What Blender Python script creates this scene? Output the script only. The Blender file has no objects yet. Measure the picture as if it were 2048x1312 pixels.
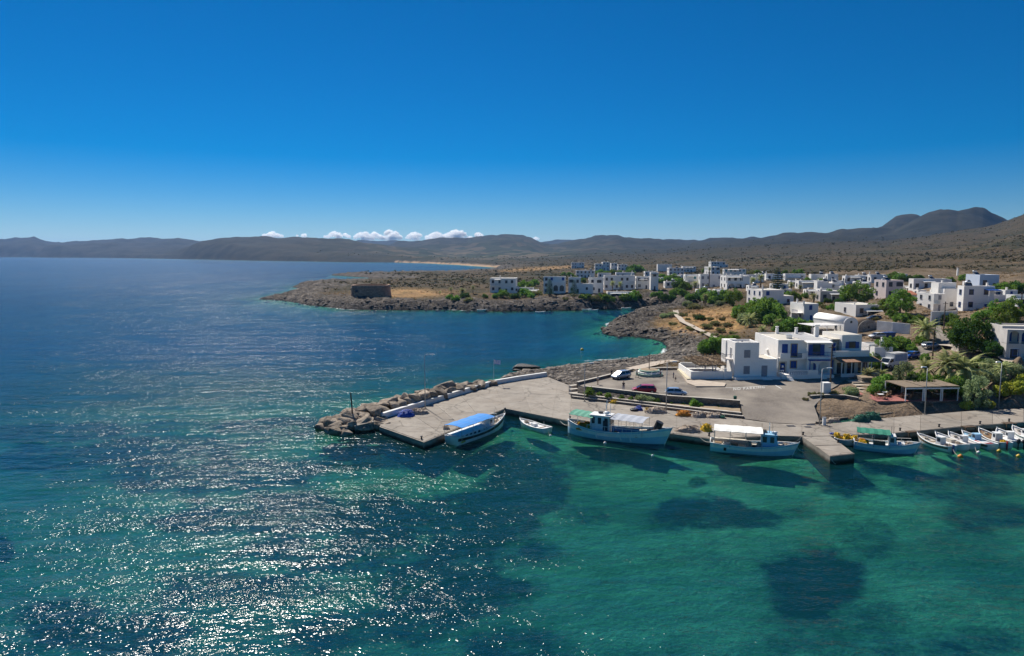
import bpy, bmesh, math, random
import numpy as np
from mathutils import Vector, Matrix, Euler, noise as mnoise
from mathutils.geometry import delaunay_2d_cdt

sc = bpy.context.scene
COL = sc.collection
R = math.radians

# ------------------------------------------------------------------ camera
CAM_H, FPX, HOR = 27.0, 1365.0, 506.0          # drone height, focal length in photo pixels, horizon row
PITCH = math.atan((656.0 - HOR) / FPX)
cam_d = bpy.data.cameras.new('camera'); cam_d.sensor_width = 36.0
cam_d.lens = 36.0 * FPX / 2048.0; cam_d.clip_start = 0.5; cam_d.clip_end = 60000
cam = bpy.data.objects.new('camera', cam_d); COL.objects.link(cam)
cam.location = (0, 0, CAM_H); cam.rotation_euler = (math.pi / 2 - PITCH, 0, 0)
sc.camera = cam

# ------------------------------------------------------------------ sky and sun
SUN_AZ, SUN_EL = R(-25), R(45)                  # azimuth from +Y towards +X
w = bpy.data.worlds.new('World'); sc.world = w; w.use_nodes = True
nt = w.node_tree; nt.nodes.clear()
sky = nt.nodes.new('ShaderNodeTexSky'); sky.sky_type = 'NISHITA'; sky.sun_disc = False
sky.sun_elevation = SUN_EL; sky.sun_rotation = SUN_AZ
sky.altitude = 300; sky.air_density = 0.9; sky.dust_density = 0.0; sky.ozone_density = 10.0
hsv = nt.nodes.new('ShaderNodeHueSaturation'); hsv.inputs['Saturation'].default_value = 1.36
gam = nt.nodes.new('ShaderNodeGamma'); gam.inputs['Gamma'].default_value = 1.0
bg = nt.nodes.new('ShaderNodeBackground'); bg.inputs['Strength'].default_value = 0.054
wo = nt.nodes.new('ShaderNodeOutputWorld')
nt.links.new(sky.outputs[0], gam.inputs[0]); nt.links.new(gam.outputs[0], hsv.inputs['Color'])
nt.links.new(hsv.outputs[0], bg.inputs[0]); nt.links.new(bg.outputs[0], wo.inputs[0])
sun_d = bpy.data.lights.new('sun', 'SUN'); sun_d.energy = 5.0; sun_d.angle = R(0.53); sun_d.color = (1.0, 0.95, 0.87)
sun = bpy.data.objects.new('sun', sun_d); COL.objects.link(sun)
SDIR = Vector((math.sin(SUN_AZ) * math.cos(SUN_EL), math.cos(SUN_AZ) * math.cos(SUN_EL), math.sin(SUN_EL)))
sun.rotation_euler = SDIR.to_track_quat('Z', 'Y').to_euler()
vs = sc.view_settings
vs.view_transform = 'Standard'; vs.look = 'None'; vs.exposure = 0.42; vs.gamma = 1.0; vs.use_curve_mapping = False
cy = sc.cycles
cy.max_bounces = 6; cy.diffuse_bounces = 4; cy.glossy_bounces = 3; cy.transmission_bounces = 3
cy.transparent_max_bounces = 8; cy.volume_bounces = 2
cy.caustics_reflective = False; cy.caustics_refractive = False
cy.use_denoising = True; cy.denoising_prefilter = 'ACCURATE'; cy.adaptive_threshold = 0.02; cy.sample_clamp_direct = 8.0; cy.sample_clamp_indirect = 6.0

# ------------------------------------------------------------------ pixel row/column -> point of the ground
CP, SP = math.cos(PITCH), math.sin(PITCH)
def ray(u, v):
    return Vector((u - 1024.0, FPX * CP + (656.0 - v) * SP, -FPX * SP + (656.0 - v) * CP))
def G(u, v, z=0.0):
    d = ray(u, v); t = (z - CAM_H) / d.z
    return Vector((d.x * t, d.y * t, z))
def at_y(u, v, y):
    d = ray(u, v); t = y / d.y
    return Vector((d.x * t, y, CAM_H + d.z * t))

# ------------------------------------------------------------------ mesh helpers
class MB:
    def __init__(s): s.v = []; s.f = []; s.mi = []; s.m = Matrix.Identity(4)
    def add(s, vs_, fs, mi=0):
        b = len(s.v); m = s.m
        s.v += [tuple(m @ Vector(p)) for p in vs_]
        s.f += [tuple(i + b for i in f) for f in fs]; s.mi += [mi] * len(fs); return s
    def box(s, x0, x1, y0, y1, z0, z1, mi=0):
        return s.add([(x0,y0,z0),(x1,y0,z0),(x1,y1,z0),(x0,y1,z0),(x0,y0,z1),(x1,y0,z1),(x1,y1,z1),(x0,y1,z1)],
              [(3,2,1,0),(4,5,6,7),(0,1,5,4),(1,2,6,5),(2,3,7,6),(3,0,4,7)], mi)
    def prism(s, poly, z0, z1, mi=0):
        n = len(poly)
        return s.add([(p[0],p[1],z0) for p in poly] + [(p[0],p[1],z1) for p in poly],
              [tuple(range(n-1,-1,-1)), tuple(range(n,2*n))] + [(i,(i+1)%n,n+(i+1)%n,n+i) for i in range(n)], mi)
    def xprism(s, poly, y0, y1, mi=0):          # polygon in xz, extruded along y
        n = len(poly)
        return s.add([(p[0],y0,p[1]) for p in poly] + [(p[0],y1,p[1]) for p in poly],
              [tuple(range(n)), tuple(range(2*n-1,n-1,-1))] + [(i,n+i,n+(i+1)%n,(i+1)%n) for i in range(n)], mi)
    def yprism(s, poly, x0, x1, mi=0):          # polygon in yz, extruded along x
        n = len(poly)
        return s.add([(x0,p[0],p[1]) for p in poly] + [(x1,p[0],p[1]) for p in poly],
              [tuple(range(n-1,-1,-1)), tuple(range(n,2*n))] + [(i,(i+1)%n,n+(i+1)%n,n+i) for i in range(n)], mi)
    def tube(s, pts, rads, n=6, mi=0, cap=True):
        pts = [Vector(p) for p in pts]
        if not hasattr(rads, '__len__'): rads = [rads] * len(pts)
        b = []; 
        for i, p in enumerate(pts):
            t = (pts[min(i+1,len(pts)-1)] - pts[max(i-1,0)]).normalized()
            a = Vector((0,0,1)) if abs(t.z) < .9 else Vector((1,0,0))
            x = t.cross(a).normalized(); y = t.cross(x)
            b += [tuple(p + (x*math.cos(k*2*math.pi/n) + y*math.sin(k*2*math.pi/n))*rads[i]) for k in range(n)]
        fs = [(i*n+k, i*n+(k+1)%n, (i+1)*n+(k+1)%n, (i+1)*n+k) for i in range(len(pts)-1) for k in range(n)]
        if cap: fs += [tuple(range(n-1,-1,-1)), tuple(range((len(pts)-1)*n, len(pts)*n))]
        return s.add(b, fs, mi)
    def lathe(s, prof, c=(0,0,0), n=12, mi=0):
        b = [(c[0]+r*math.cos(k*2*math.pi/n), c[1]+r*math.sin(k*2*math.pi/n), c[2]+z) for r, z in prof for k in range(n)]
        m = len(prof)
        return s.add(b, [(i*n+k, i*n+(k+1)%n, (i+1)*n+(k+1)%n, (i+1)*n+k) for i in range(m-1) for k in range(n)]
              + [tuple(range(n-1,-1,-1)), tuple(range((m-1)*n, m*n))], mi)
    def mesh(s, name, mats, smooth=False):
        me = bpy.data.meshes.new(name); me.from_pydata(s.v, [], s.f)
        for m in (mats if isinstance(mats, (list, tuple)) else [mats]): me.materials.append(m)
        if any(s.mi): me.polygons.foreach_set('material_index', s.mi)
        if smooth: me.polygons.foreach_set('use_smooth', [True]*len(me.polygons))
        me.update(); return me
    def build(s, name, mats, parent=None, smooth=False, **kw):
        return link(name, s.mesh(name, mats, smooth), parent, **kw)
def link(name, me, parent=None, loc=None, rotz=None, label=None, cat=None, group=None, kind=None):
    o = bpy.data.objects.new(name, me); COL.objects.link(o); o.parent = parent
    if loc is not None: o.location = loc
    if rotz: o.rotation_euler = (0, 0, rotz)
    return tag(o, label, cat, group, kind)
def tag(o, label=None, cat=None, group=None, kind=None):
    if label: o['label'] = label
    if cat: o['category'] = cat
    if group: o['group'] = group
    if kind: o['kind'] = kind
    return o
def thing(name, label, cat, loc=(0,0,0), rotz=0, group=None):
    return link(name, None, None, loc, rotz, label, cat, group)
def copy_tree(o, parent=None):
    c = o.copy(); COL.objects.link(c); c.parent = parent
    for ch in list(o.children): copy_tree(ch, c)
    return c
def np_mesh(name, V, F, mats, attrs=None, smooth=True):
    me = bpy.data.meshes.new(name); n = len(V); m = len(F); k = F.shape[1]
    me.vertices.add(n); me.vertices.foreach_set('co', np.asarray(V, np.float32).ravel())
    me.loops.add(m*k); me.loops.foreach_set('vertex_index', np.asarray(F, np.int32).ravel())
    me.polygons.add(m); me.polygons.foreach_set('loop_start', np.arange(0, m*k, k, dtype=np.int32))
    if smooth: me.polygons.foreach_set('use_smooth', np.ones(m, bool))
    for a, d in (attrs or {}).items():
        t = me.attributes.new(a, 'FLOAT', 'POINT'); t.data.foreach_set('value', np.asarray(d, np.float32))
    for x in (mats if isinstance(mats, (list, tuple)) else [mats]): me.materials.append(x)
    me.update(calc_edges=True); me.validate(); return me

# ------------------------------------------------------------------ node helpers
class NT:
    def __init__(s, name):
        s.mat = bpy.data.materials.new(name); s.mat.use_nodes = True
        s.t = s.mat.node_tree; s.t.nodes.clear()
        s.out = s.t.nodes.new('ShaderNodeOutputMaterial')
        s.geo = None
    def n(s, typ, **kw):
        x = s.t.nodes.new('ShaderNode' + typ)
        for k, v in kw.items():
            if k.startswith('i_'):
                s.set(x.inputs[k[2:].replace('_', ' ')], v)
            else: setattr(x, k, v)
        return x
    def set(s, inp, v):
        if hasattr(v, 'links') or isinstance(v, bpy.types.NodeSocket): s.t.links.new(v, inp)
        elif isinstance(v, (tuple, list)) and len(v) == 3 and inp.type == 'RGBA': inp.default_value = (*v, 1)
        else: inp.default_value = v
    def pos(s):
        if s.geo is None: s.geo = s.t.nodes.new('ShaderNodeNewGeometry')
        return s.geo.outputs['Position']
    def attr(s, a): return s.n('Attribute', attribute_name=a).outputs['Fac']
    def noise(s, scale, detail=4, rough=.55, vec=None, dist=0):
        x = s.n('TexNoise', i_Scale=scale, i_Detail=detail, i_Roughness=rough, i_Distortion=dist)
        s.set(x.inputs['Vector'], vec or s.pos()); return x.outputs['Fac']
    def vor(s, scale, vec=None, feature='F1', out='Distance'):
        x = s.n('TexVoronoi', feature=feature, i_Scale=scale); s.set(x.inputs['Vector'], vec or s.pos()); return x.outputs[out]
    def ramp(s, f, lo, hi, a=0., b=1.):
        x = s.n('MapRange', i_From_Min=lo, i_From_Max=hi, i_To_Min=a, i_To_Max=b); s.set(x.inputs['Value'], f); return x.outputs[0]
    def mix(s, f, a, b):
        x = s.n('Mix', data_type='RGBA'); s.set(x.inputs[0], f); s.set(x.inputs[6], a); s.set(x.inputs[7], b); return x.outputs[2]
    def math(s, op, a, b=0.):
        x = s.n('Math', operation=op); s.set(x.inputs[0], a); s.set(x.inputs[1], b); return x.outputs[0]
    def stretch(s, sx, sy, sz, rz=0):
        x = s.n('Mapping'); s.set(x.inputs['Vector'], s.pos()); x.inputs['Scale'].default_value = (sx, sy, sz)
        x.inputs['Rotation'].default_value = (0, 0, rz); return x.outputs[0]
    def bump(s, h, strength=.5, dist=.1, normal=None):
        x = s.n('Bump', i_Strength=strength, i_Distance=dist, i_Height=h)
        if normal: s.set(x.inputs['Normal'], normal)
        return x.outputs[0]
    def bsdf(s, col, rough=.8, normal=None, **kw):
        x = s.n('BsdfPrincipled'); s.set(x.inputs['Base Color'], col); s.set(x.inputs['Roughness'], rough)
        x.inputs['Specular IOR Level'].default_value = kw.get('spec', .3)
        if 'metal' in kw: x.inputs['Metallic'].default_value = kw['metal']
        if 'coat' in kw: x.inputs['Coat Weight'].default_value = kw['coat']
        if normal: s.set(x.inputs['Normal'], normal)
        return x.outputs[0]
    def done(s, surf): s.t.links.new(surf, s.out.inputs[0]); return s.mat
_m = {}
def pm(name, c1, c2=None, scale=2., rough=.8, bump=0., bscale=None, metal=0., spec=.3, lo=.35, hi=.65, detail=5, bdist=.05, coat=0.):
    """two colours mixed by noise in world space, plus a fine bump"""
    if name in _m: return _m[name]
    t = NT(name)
    c = c1 if c2 is None else t.mix(t.ramp(t.noise(scale, detail), lo, hi), c1, c2)
    nb = t.bump(t.noise(bscale or scale*4, 4), bump, bdist) if bump else None
    _m[name] = t.done(t.bsdf(c, rough, nb, metal=metal, spec=spec, coat=coat)); return _m[name]
# ================================================================== LAND AND SEA
rng = np.random.default_rng(7)
def _hash(ix, iy, seed):
    h = (ix.astype(np.int64)*374761393 + iy.astype(np.int64)*668265263 + seed*974634277) & 0x7fffffff
    h = ((h ^ (h >> 13)) * 1274126177) & 0x7fffffff
    return ((h ^ (h >> 16)) & 0xffff) / 65535.0
def vnoise(x, y, seed=0):
    ix, iy = np.floor(x), np.floor(y); fx, fy = x-ix, y-iy
    fx = fx*fx*(3-2*fx); fy = fy*fy*(3-2*fy)
    a = _hash(ix,iy,seed); b = _hash(ix+1,iy,seed); c = _hash(ix,iy+1,seed); d = _hash(ix+1,iy+1,seed)
    return (a+(b-a)*fx) + ((c+(d-c)*fx) - (a+(b-a)*fx))*fy
def fbm(x, y, scale, octv=4, seed=0, gain=.5):
    s = 0; a = 1; t = 0
    for i in range(octv):
        s = s + a*(vnoise(x/scale, y/scale, seed+i*17)-.5); t += a; a *= gain; scale /= 2.07
    return s/t*2
def sstep(x, a, b):
    t = np.clip((x-a)/(b-a), 0, 1); return t*t*(3-2*t)

# coastline: photo points on the water plane, from the harbour round the cove and the point to the far bay
coast_px = [(1000,758),(1030,747),(1075,741),(1110,738),(1180,729),(1254,723),(1300,718),(1334,709),(1336,700),(1330,692),(1319,682),
 (1299,675),(1262,672),(1236,673),(1214,669),(1199,664),(1210,658),(1228,645),(1245,640),(1260,634),(1300,625),(1330,619),(1335,615),
 (1298,614),(1270,616),(1246,616.5),(1220,618),(1194,618.5),(1158,620),(1110,621),(1065,622),(1010,622.5),(962,622),(930,621),(900,619),
 (860,620),(832,620),(760,619.5),(695,618),(655,613),(617,610),(585,605),(558,601),(518,598),(545,592),(575,586),(613,581),(600,577),(584,574),
 (625,568),(676,563),(730,561),(770,560),(745,556.5),(723,554.5),(690,552.5),(662,550.5),(700,547.5),(754,544.5),(832,543.2),(908,542),(974,538.5),
 (996,535.5),(948,532),(900,529),(860,527),(793,525),(740,524.5),(687,524),(600,522.5),(500,521),(400,518.7),(307,517),(200,515.6),(78,515),(60,514.5),(0,514.2),(-300,514),(-900,514)]
coast = [(700.,40.),(260.,70.),(140.,101.),(78.,112.),(40.,108.),(8.,118.)] + [tuple(G(u,v)[:2]) for u, v in coast_px] + [(-14000.,9000.),(-14000.,15000.),(16000.,15000.),(16000.,40.)]
coast = np.array(coast)
def poly_sd(px, py, poly):                       # signed distance, + inside
    d2 = np.full(px.shape, 1e18); ins = np.zeros(px.shape, bool); n = len(poly)
    for i in range(n):
        ax, ay = poly[i]; bx, by = poly[(i+1) % n]; ex, ey = bx-ax, by-ay
        wx, wy = px-ax, py-ay
        t = np.clip((wx*ex+wy*ey)/(ex*ex+ey*ey+1e-12), 0, 1)
        dx, dy = wx-ex*t, wy-ey*t
        d2 = np.minimum(d2, dx*dx+dy*dy)
        c = (ay > py) != (by > py)
        if ey != 0: ins ^= c & (px < ax + (py-ay)*ex/ey)
    d = np.sqrt(d2); return np.where(ins, d, -d)

# spot heights: (u, v, z) on near land ...
spots = [(1100,765,.5),(1180,745,.9),(1230,735,1.3),(1300,728,1.4),(1350,722,1.9),(1400,712,2.4),(1430,700,2.8),(1400,690,2.2),(1350,690,1.2),(1340,660,2.0),(1290,660,1.6),(1240,660,1.2),(1320,640,2.2),(1380,640,3.8),
 (1420,660,4.2),(1460,640,4.6),(1500,680,4.2),(1480,620,5.5),(1400,615,4.2),(1350,612,3.2),(1300,602,3.6),(1260,608,3.),(1240,590,5.5),(1200,606,3.6),(1150,606,3.4),(1100,606,3.2),
 (1150,588,5.6),(1100,588,5.4),(1040,600,3.4),(1000,603,3.2),(1000,588,4.6),(960,588,4.2),(930,600,3.6),(860,603,3.),(880,588,3.8),(800,600,3.2),(740,592,3.4),(700,592,3.),(650,595,2.2),(590,595,1.4),(560,596,.9),(545,596,.7),
 (680,575,3.6),(780,575,4.4),(880,570,4.8),(960,565,5.2),(1050,570,6.),(700,556,1.2),(800,551,1.4),(900,549,1.6),(1000,546,2.2),
 (1080,555,6.2),(1160,560,7.2),(1240,565,7.),(1320,575,7.),(1300,555,8.2),(1380,590,6.4),(1440,590,7.4),(1400,560,9.),(1480,575,9.),(1450,552,11.),(1340,545,9.),(1200,540,8.),
 (1560,640,5.6),(1600,650,5.),(1540,605,7.2),(1600,600,8.2),(1620,620,7.),(1560,575,9.6),(1640,580,10.6),(1700,640,6.2),(1690,665,5.),(1720,610,8.2),(1730,575,11.6),(1760,600,10.6),(1620,560,11.6),(1700,556,13.),
 (1800,650,7.2),(1780,690,4.8),(1860,660,7.),(1850,700,4.9),(1900,670,7.),(1880,630,8.8),(1850,600,11.5),(1930,625,10.),(1990,615,12.),(1980,580,14.6),(1880,575,13.4),(2040,600,14.),(2048,570,16.),(1940,690,6.6),(1990,700,7.),(2040,715,7.4),(2040,680,9.),
 (1740,745,3.3),(1690,760,2.6),(1670,785,2.0),(1700,800,1.5),(1700,825,1.15),(1760,800,1.6),(1800,790,1.9),(1760,770,2.8),(1830,760,3.6),(1900,750,4.2),(1880,790,1.9),(1950,790,1.8),(1950,760,3.6),(2000,760,4.2),(2000,800,1.3),(2048,780,1.6),(2048,750,4.5),(2100,770,2.5),(1500,838,1.),(1640,850,1.),(2048,820,1.05),(1850,826,1.02),(1760,832,1.02),
 (1300,770,2.2),(1400,790,2.2),(1200,775,2.2),(1450,750,2.6),(1540,760,2.6),(1640,750,2.9),(1560,720,3.6),(1640,700,4.2)]
ctl = [(p.x/p.y, p.y, z) for u, v, z in spots for p in [G(u, v, z)]]
# ... and (u, distance, z) further out
ctl += [((u-1024)/1365., D, z) for u, D, z in [
 (2200,140,9),(2400,200,16),(2700,150,12),(2300,400,30),(2700,500,60),(2048,330,17),(1990,330,15),(1990,600,22),(1990,1000,38),(2048,600,27),(2048,900,48),(2200,900,75),(2600,900,110),
 (1850,450,17),(1850,800,24),(1850,1300,42),(1850,2000,70),(1700,450,15),(1700,700,19),(1700,1000,25),(1700,2000,58),(1700,2600,88),(1550,480,13),(1550,1000,21),(1550,2000,50),(1550,2600,76),
 (1450,1000,16.5),(1450,2000,40),(1450,3000,72),(1300,500,9),(1300,1000,12),(1300,2000,24),(1300,3000,46),(1200,700,7),(1200,1400,12),(1200,2500,27),(1100,700,6),(1100,1200,6),(1100,2000,11),(1100,3000,28),
 (1000,1500,1.5),(780,900,.6),(850,960,.6),(920,1000,.7),(970,1080,.8),(860,880,1.),(1000,2300,6),(1000,3300,28),(900,1900,3),(900,2600,9),(900,3400,28),(800,2200,5),(800,3000,24),(700,2300,10),(600,2500,18),(500,2600,16),(400,3300,20),(300,3800,20),(100,4400,25),(-200,4600,30),(-900,5000,40),
 (1000,6000,60),(500,6000,60),(1500,6000,110),(2000,6000,150),(0,7000,60),(1000,11000,60),(2000,11000,80),(0,11000,60)]]
ctl = np.array(ctl)
CX = np.stack([ctl[:,0]*3.4, np.log(ctl[:,1])*1.5], 1)
def ctl_h(a, y):
    px, py = a*3.4, np.log(np.maximum(y, 20))*1.5
    num = np.zeros(a.shape); den = np.zeros(a.shape)
    for (cx, cy_), z in zip(CX, ctl[:,2]):
        d2 = (px-cx)**2 + (py-cy_)**2 + 2e-5
        wgt = 1/(d2*np.sqrt(d2)); num += wgt*z; den += wgt
    return num/den
# ridges of the far hills: skyline points (u, v), distance of the crest, widths in front and behind
ridges = [
 (5600, 1500, 2500, [(-1200,474),(-400,478),(0,478),(40,477.5),(75,475.3),(100,484),(130,486),(170,483),(230,479),(320,476),(360,475.2),(395,478),(430,481),(520,492),(640,505)]),
 (4350, 260, 900, [(30,517),(76,516),(84,494),(100,489),(160,487.5),(215,487),(255,492),(290,501),(330,508),(420,516)]),
 (3300, 900, 1200, [(300,512),(380,487),(430,480),(480,476.5),(560,473.5),(620,473),(670,475),(700,478),(735,485),(800,495),(900,505)]),
 (7000, 1500, 2500, [(640,500),(720,479.5),(800,480.5),(900,480),(980,478),(1050,486),(1090,484.5),(1130,481),(1160,479),(1200,477),(1300,480),(1500,490)]),
 (4700, 1300, 1500, [(740,505),(800,485),(860,480.5),(900,479.5),(935,477.5),(960,473),(985,468.5),(1005,466.5),(1025,466.3),(1045,468.5),(1062,474),(1085,484),(1110,492),(1140,500),(1180,506)]),
 (4300, 1300, 1500, [(1020,508),(1080,495),(1120,489),(1160,479),(1195,472),(1222,470),(1240,471),(1258,474.5),(1300,477.7),(1360,479),(1440,476.5),(1520,473.5),(1600,474),(1700,480),(1800,490)]),
 (3100, 900, 800, [(1380,490),(1450,482),(1520,476),(1548,472),(1562,466),(1575,465.5),(1600,467.5),(1660,466),(1676,460.5),(1700,460),(1760,457),(1900,456),(2100,456)]),
 (3300, 500, 900, [(1680,468),(1735,459),(1755,450),(1768,440),(1782,429),(1800,425.5),(1826,424.5),(1838,430),(1850,440),(1900,470)]),
 (2900, 650, 900, [(1780,462),(1830,437),(1848,428),(1868,422.5),(1890,421),(1905,423.5),(1920,419.5),(1935,418),(1955,421.5),(1972,430),(1990,439),(2006,446),(2050,462)]),
 (1700, 700, 1200, [(1780,482),(1880,466),(1960,455),(1998,444),(2022,434),(2048,424.5),(2100,408),(2250,392),(2500,372),(2900,360)]),
]
def ridge_h(a, y):
    u = 1024 + FPX*a
    out = np.full(a.shape, -1e9)
    for Dr, wf, wb, sky_ in ridges:
        us = [s[0] for s in sky_]; vv = [s[1] for s in sky_]
        v = np.interp(u, us, vv, left=530, right=530)
        v = np.where((u < us[0]) | (u > us[-1]), 540 if us[0] > -1000 else v, v)
        wob = fbm(u, u*0, 18., 4, int(Dr), .55)*1.1
        H = CAM_H + (HOR-v-wob)*Dr/FPX
        t = np.where(y < Dr, (Dr-y)/wf, (y-Dr)/wb)
        p = np.exp(-(np.abs(t)**1.7))
        out = np.maximum(out, np.where(p > .02, H*p, -1e9))
    return out

QUAY_Z = 1.0
quay_px = [(759,853),(848,884),(1010,817),(1140,842),(1353,868),(1420,877),(1560,871),(1604,873),(1660,912),(1709,907),(1660,872),(1788,866),(1841,861),(1923,853),(2048,844)]
quay_front = [tuple(G(u,v,QUAY_Z)[:2]) for u, v in quay_px] + [(118.,99.),(200.,80.)]
quay_back_px = [(2048,817),(1960,820),(1850,829),(1745,838),(1660,847),(1600,849),(1540,846),(1486,838),(1400,834),(1143,797),(1141,786),(1146,773),(1094,753),(1040,760),(988,769),(880,800),(765,838)]
quay_poly = quay_front + [(210.,92.),(120.,112.)] + [tuple(G(u,v,QUAY_Z)[:2]) for u, v in quay_back_px]
plaza_pts = [(1156,769,2.3),(1200,759,2.3),(1266,742,2.3),(1300,741,2.3),(1358,739,2.3),(1385,742,2.4),(1420,748,2.45),(1470,752,2.5),(1560,756,2.6),(1640,752,2.8),(1700,740,3.2),(1740,728,3.7),(1800,707,4.6),(1850,690,5.3),(1872,672,6.4),(1868,652,7.2),(1878,650,7.2),(1886,662,6.8),(1902,672,6.4),(1900,690,5.9),
 (1860,705,5.),(1812,722,4.3),(1752,748,3.3),(1700,756,2.9),(1662,778,2.3),(1640,800,1.9),(1628,812,1.6),(1640,846,1.03),(1600,848.5,1.02),(1540,845.5,1.02),(1488,837,1.04),(1483,812,2.0),(1480,807,2.1),(1340,796,2.2),(1172,776,2.25)]
plaza_in = [(1375,770,2.4),(1450,775,2.45),(1540,777,2.45),(1600,780,2.35),(1560,800,1.95),(1560,820,1.5),(1500,820,1.65),(1620,830,1.35),(1300,775,2.28),(1420,800,2.15),(1250,765,2.3),(1690,748,3.0),(1780,728,4.1),(1560,838,1.12),(1540,760,2.6)]
plaza_w = [tuple(G(*p)) for p in plaza_pts]; plaza_iw = [tuple(G(*p)) for p in plaza_in]
plaza_poly = [p[:2] for p in plaza_w]
_pc = np.array(plaza_w + plaza_iw)
def plaza_z(x, y):
    num = np.zeros(np.shape(x)); den = np.zeros(np.shape(x))
    for cx, cy_, z in _pc:
        d2 = (x-cx)**2 + (y-cy_)**2 + .3
        wg = 1/(d2*d2**.6); num += wg*z; den += wg
    return num/den

QP, PP = np.array(quay_poly), np.array(plaza_poly)
CPOLY = coast
def land(x, y, full=True):
    """height, signed coast distance, rock cover"""
    x = np.asarray(x, float); y = np.asarray(y, float); a = x/np.maximum(y, 1)
    sd = poly_sd(x, y, CPOLY)
    rough = 2.2 + y*.004
    sd = sd + fbm(x, y, 9+y*.02, 4, 3)*rough*np.clip((y-150)/60, .25, 1)
    h0 = ctl_h(a, y)
    Rr = 2.4 + .002*y
    up = 1-np.exp(-np.maximum(sd, 0)/Rr)
    h = np.where(sd > 0, .12 + h0*up, 0)
    rk = np.exp(-np.maximum(sd, 0)/(9+.03*np.minimum(y, 900)))
    rk = np.clip(rk*1.5 + fbm(x, y, 14, 3, 9)*.35, 0, 1)*(sd > -3)
    far = np.clip((y-150)/80, 0, 1)*np.clip(1.3-y/1500, 0, 1)
    beach = np.clip((y-165)/40, .25, 1)
    amp = np.where(sd > 0, np.minimum(1.5+1.2*np.clip((y-220)/80,0,1), .3+np.maximum(sd,0)*.2), .3)
    ridg = 1-np.abs(fbm(x, y, 5.5, 4, 21))*2.4
    h = h + np.where(sd > 0, rk*amp*(ridg-.35)*beach*1.15, 0)
    h = h + np.where(sd > 0, fbm(x, y, 22, 4, 5)*(.3+.0016*y)*np.clip(sd/(25+.05*y), 0, 1), 0)*np.clip((y-130)/80, 0, 1)
    rh = ridge_h(a, y)
    rh = rh + fbm(x, y, 420, 5, 31)*np.clip((y-900)/2500, 0, 1)*30*np.exp(-np.maximum(0,(rh-h))/900)*.9
    rh = rh - np.abs(fbm(x, y, 330, 4, 71))*np.clip((y-900)/1500, 0, 1)*np.clip((y)/4000, .3, 1)*60*np.clip(rh/120, 0, 1)
    h = np.where(sd > 0, np.maximum(h, rh*np.clip(sd/(20+y*.02), 0, 1)**.55), h)
    n = -sd
    dep = .25 + (4.2+4.5*np.clip((y-125)/50,0,1))*(1-np.exp(-n/np.where(y > 125, 22, 34))) + np.clip((n-60)/100, 0, 1)*3 + np.clip((n-150)/400, 0, 1)*14
    h = np.where(sd > 0, h, -dep - fbm(x, y, 12, 3, 77)*.35)
    nearm = (y < 260) & (y > 60)
    if nearm.any():
        xs, ys = x[nearm], y[nearm]; hh = h[nearm]
        q = poly_sd(xs, ys, QP); hh = np.where(q > -1.2, np.minimum(hh, -1.5+np.minimum(0,q)*.1 + 2.0*np.clip(-q/1.2,0,1)), hh)
        p = poly_sd(xs, ys, PP); pz = plaza_z(xs, ys)
        hh = np.where(p > .2, pz-.35, hh)
        k = np.clip((p+6)/6, 0, 1)*(p <= .2)*(hh > -.2)*(q < -1)
        hh = hh*(1-k) + np.minimum(hh, pz-.12)*k
        h[nearm] = hh
    return h, sd, rk
def fan(a_vals, y_vals):
    A, Y = np.meshgrid(a_vals, y_vals); X = A*Y
    nr, nc = A.shape
    i = np.arange((nr-1)*nc).reshape(nr-1, nc)[:, :-1].ravel()
    F = np.stack([i, i+1, i+1+nc, i+nc], 1)
    return X.ravel(), Y.ravel(), F
aa = np.concatenate([np.linspace(-1.7,-.8,70)[:-1], np.linspace(-.8,.86,520)[:-1], np.linspace(.86,1.8,70)])
yy = np.concatenate([np.geomspace(14, 30, 12)[:-1], np.geomspace(30, 90, 170)[:-1], np.geomspace(90, 700, 330)[:-1], np.geomspace(700, 12500, 260)])
X, Y, F = fan(aa, yy)
H, SD, RK = land(X, Y)
H_MIN, H_MAX = H.min(), H.max()
HG = H.reshape(len(yy), len(aa))
def landz(x, y):
    """height of the built ground sheet"""
    x = np.asarray(x, float); y = np.asarray(y, float); a = x/np.maximum(y, 1)
    i = np.clip(np.searchsorted(aa, a)-1, 0, len(aa)-2); j = np.clip(np.searchsorted(yy, y)-1, 0, len(yy)-2)
    fa = np.clip((a-aa[i])/(aa[i+1]-aa[i]), 0, 1); fy = np.clip((y-yy[j])/(yy[j+1]-yy[j]), 0, 1)
    return (HG[j,i]*(1-fa)+HG[j,i+1]*fa)*(1-fy) + (HG[j+1,i]*(1-fa)+HG[j+1,i+1]*fa)*fy
def hz(x, y): return float(landz(np.array(x), np.array(y)))
def hit(u, v):
    """where the line of sight through a photo point meets the land"""
    d = ray(u, v); ys = yy[(yy > 88) & (yy < 9000)]; t = ys/d.y
    xs = d.x*t; zs = CAM_H + d.z*t; hp = landz(xs, ys)
    if 1100 < u and v > 640:
        p = poly_sd(xs, ys, PP); hp = np.where(p > 0, plaza_z(xs, ys), hp)
        q = poly_sd(xs, ys, QP); hp = np.where((q > 0) & (p <= 0), QUAY_Z, hp)
    i = int(np.argmax(zs < hp)) if (zs < hp).any() else 300
    lo = max(i-1, 0); f = (zs[lo]-hp[lo])/max(1e-6, (zs[lo]-hp[lo])-(zs[i]-hp[i])) if i else 0
    return Vector((xs[lo]+(xs[i]-xs[lo])*f, ys[lo]+(ys[i]-ys[lo])*f, hp[lo]+(hp[i]-hp[lo])*f))
def hits(pts): return [hit(*p) for p in pts]
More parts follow.
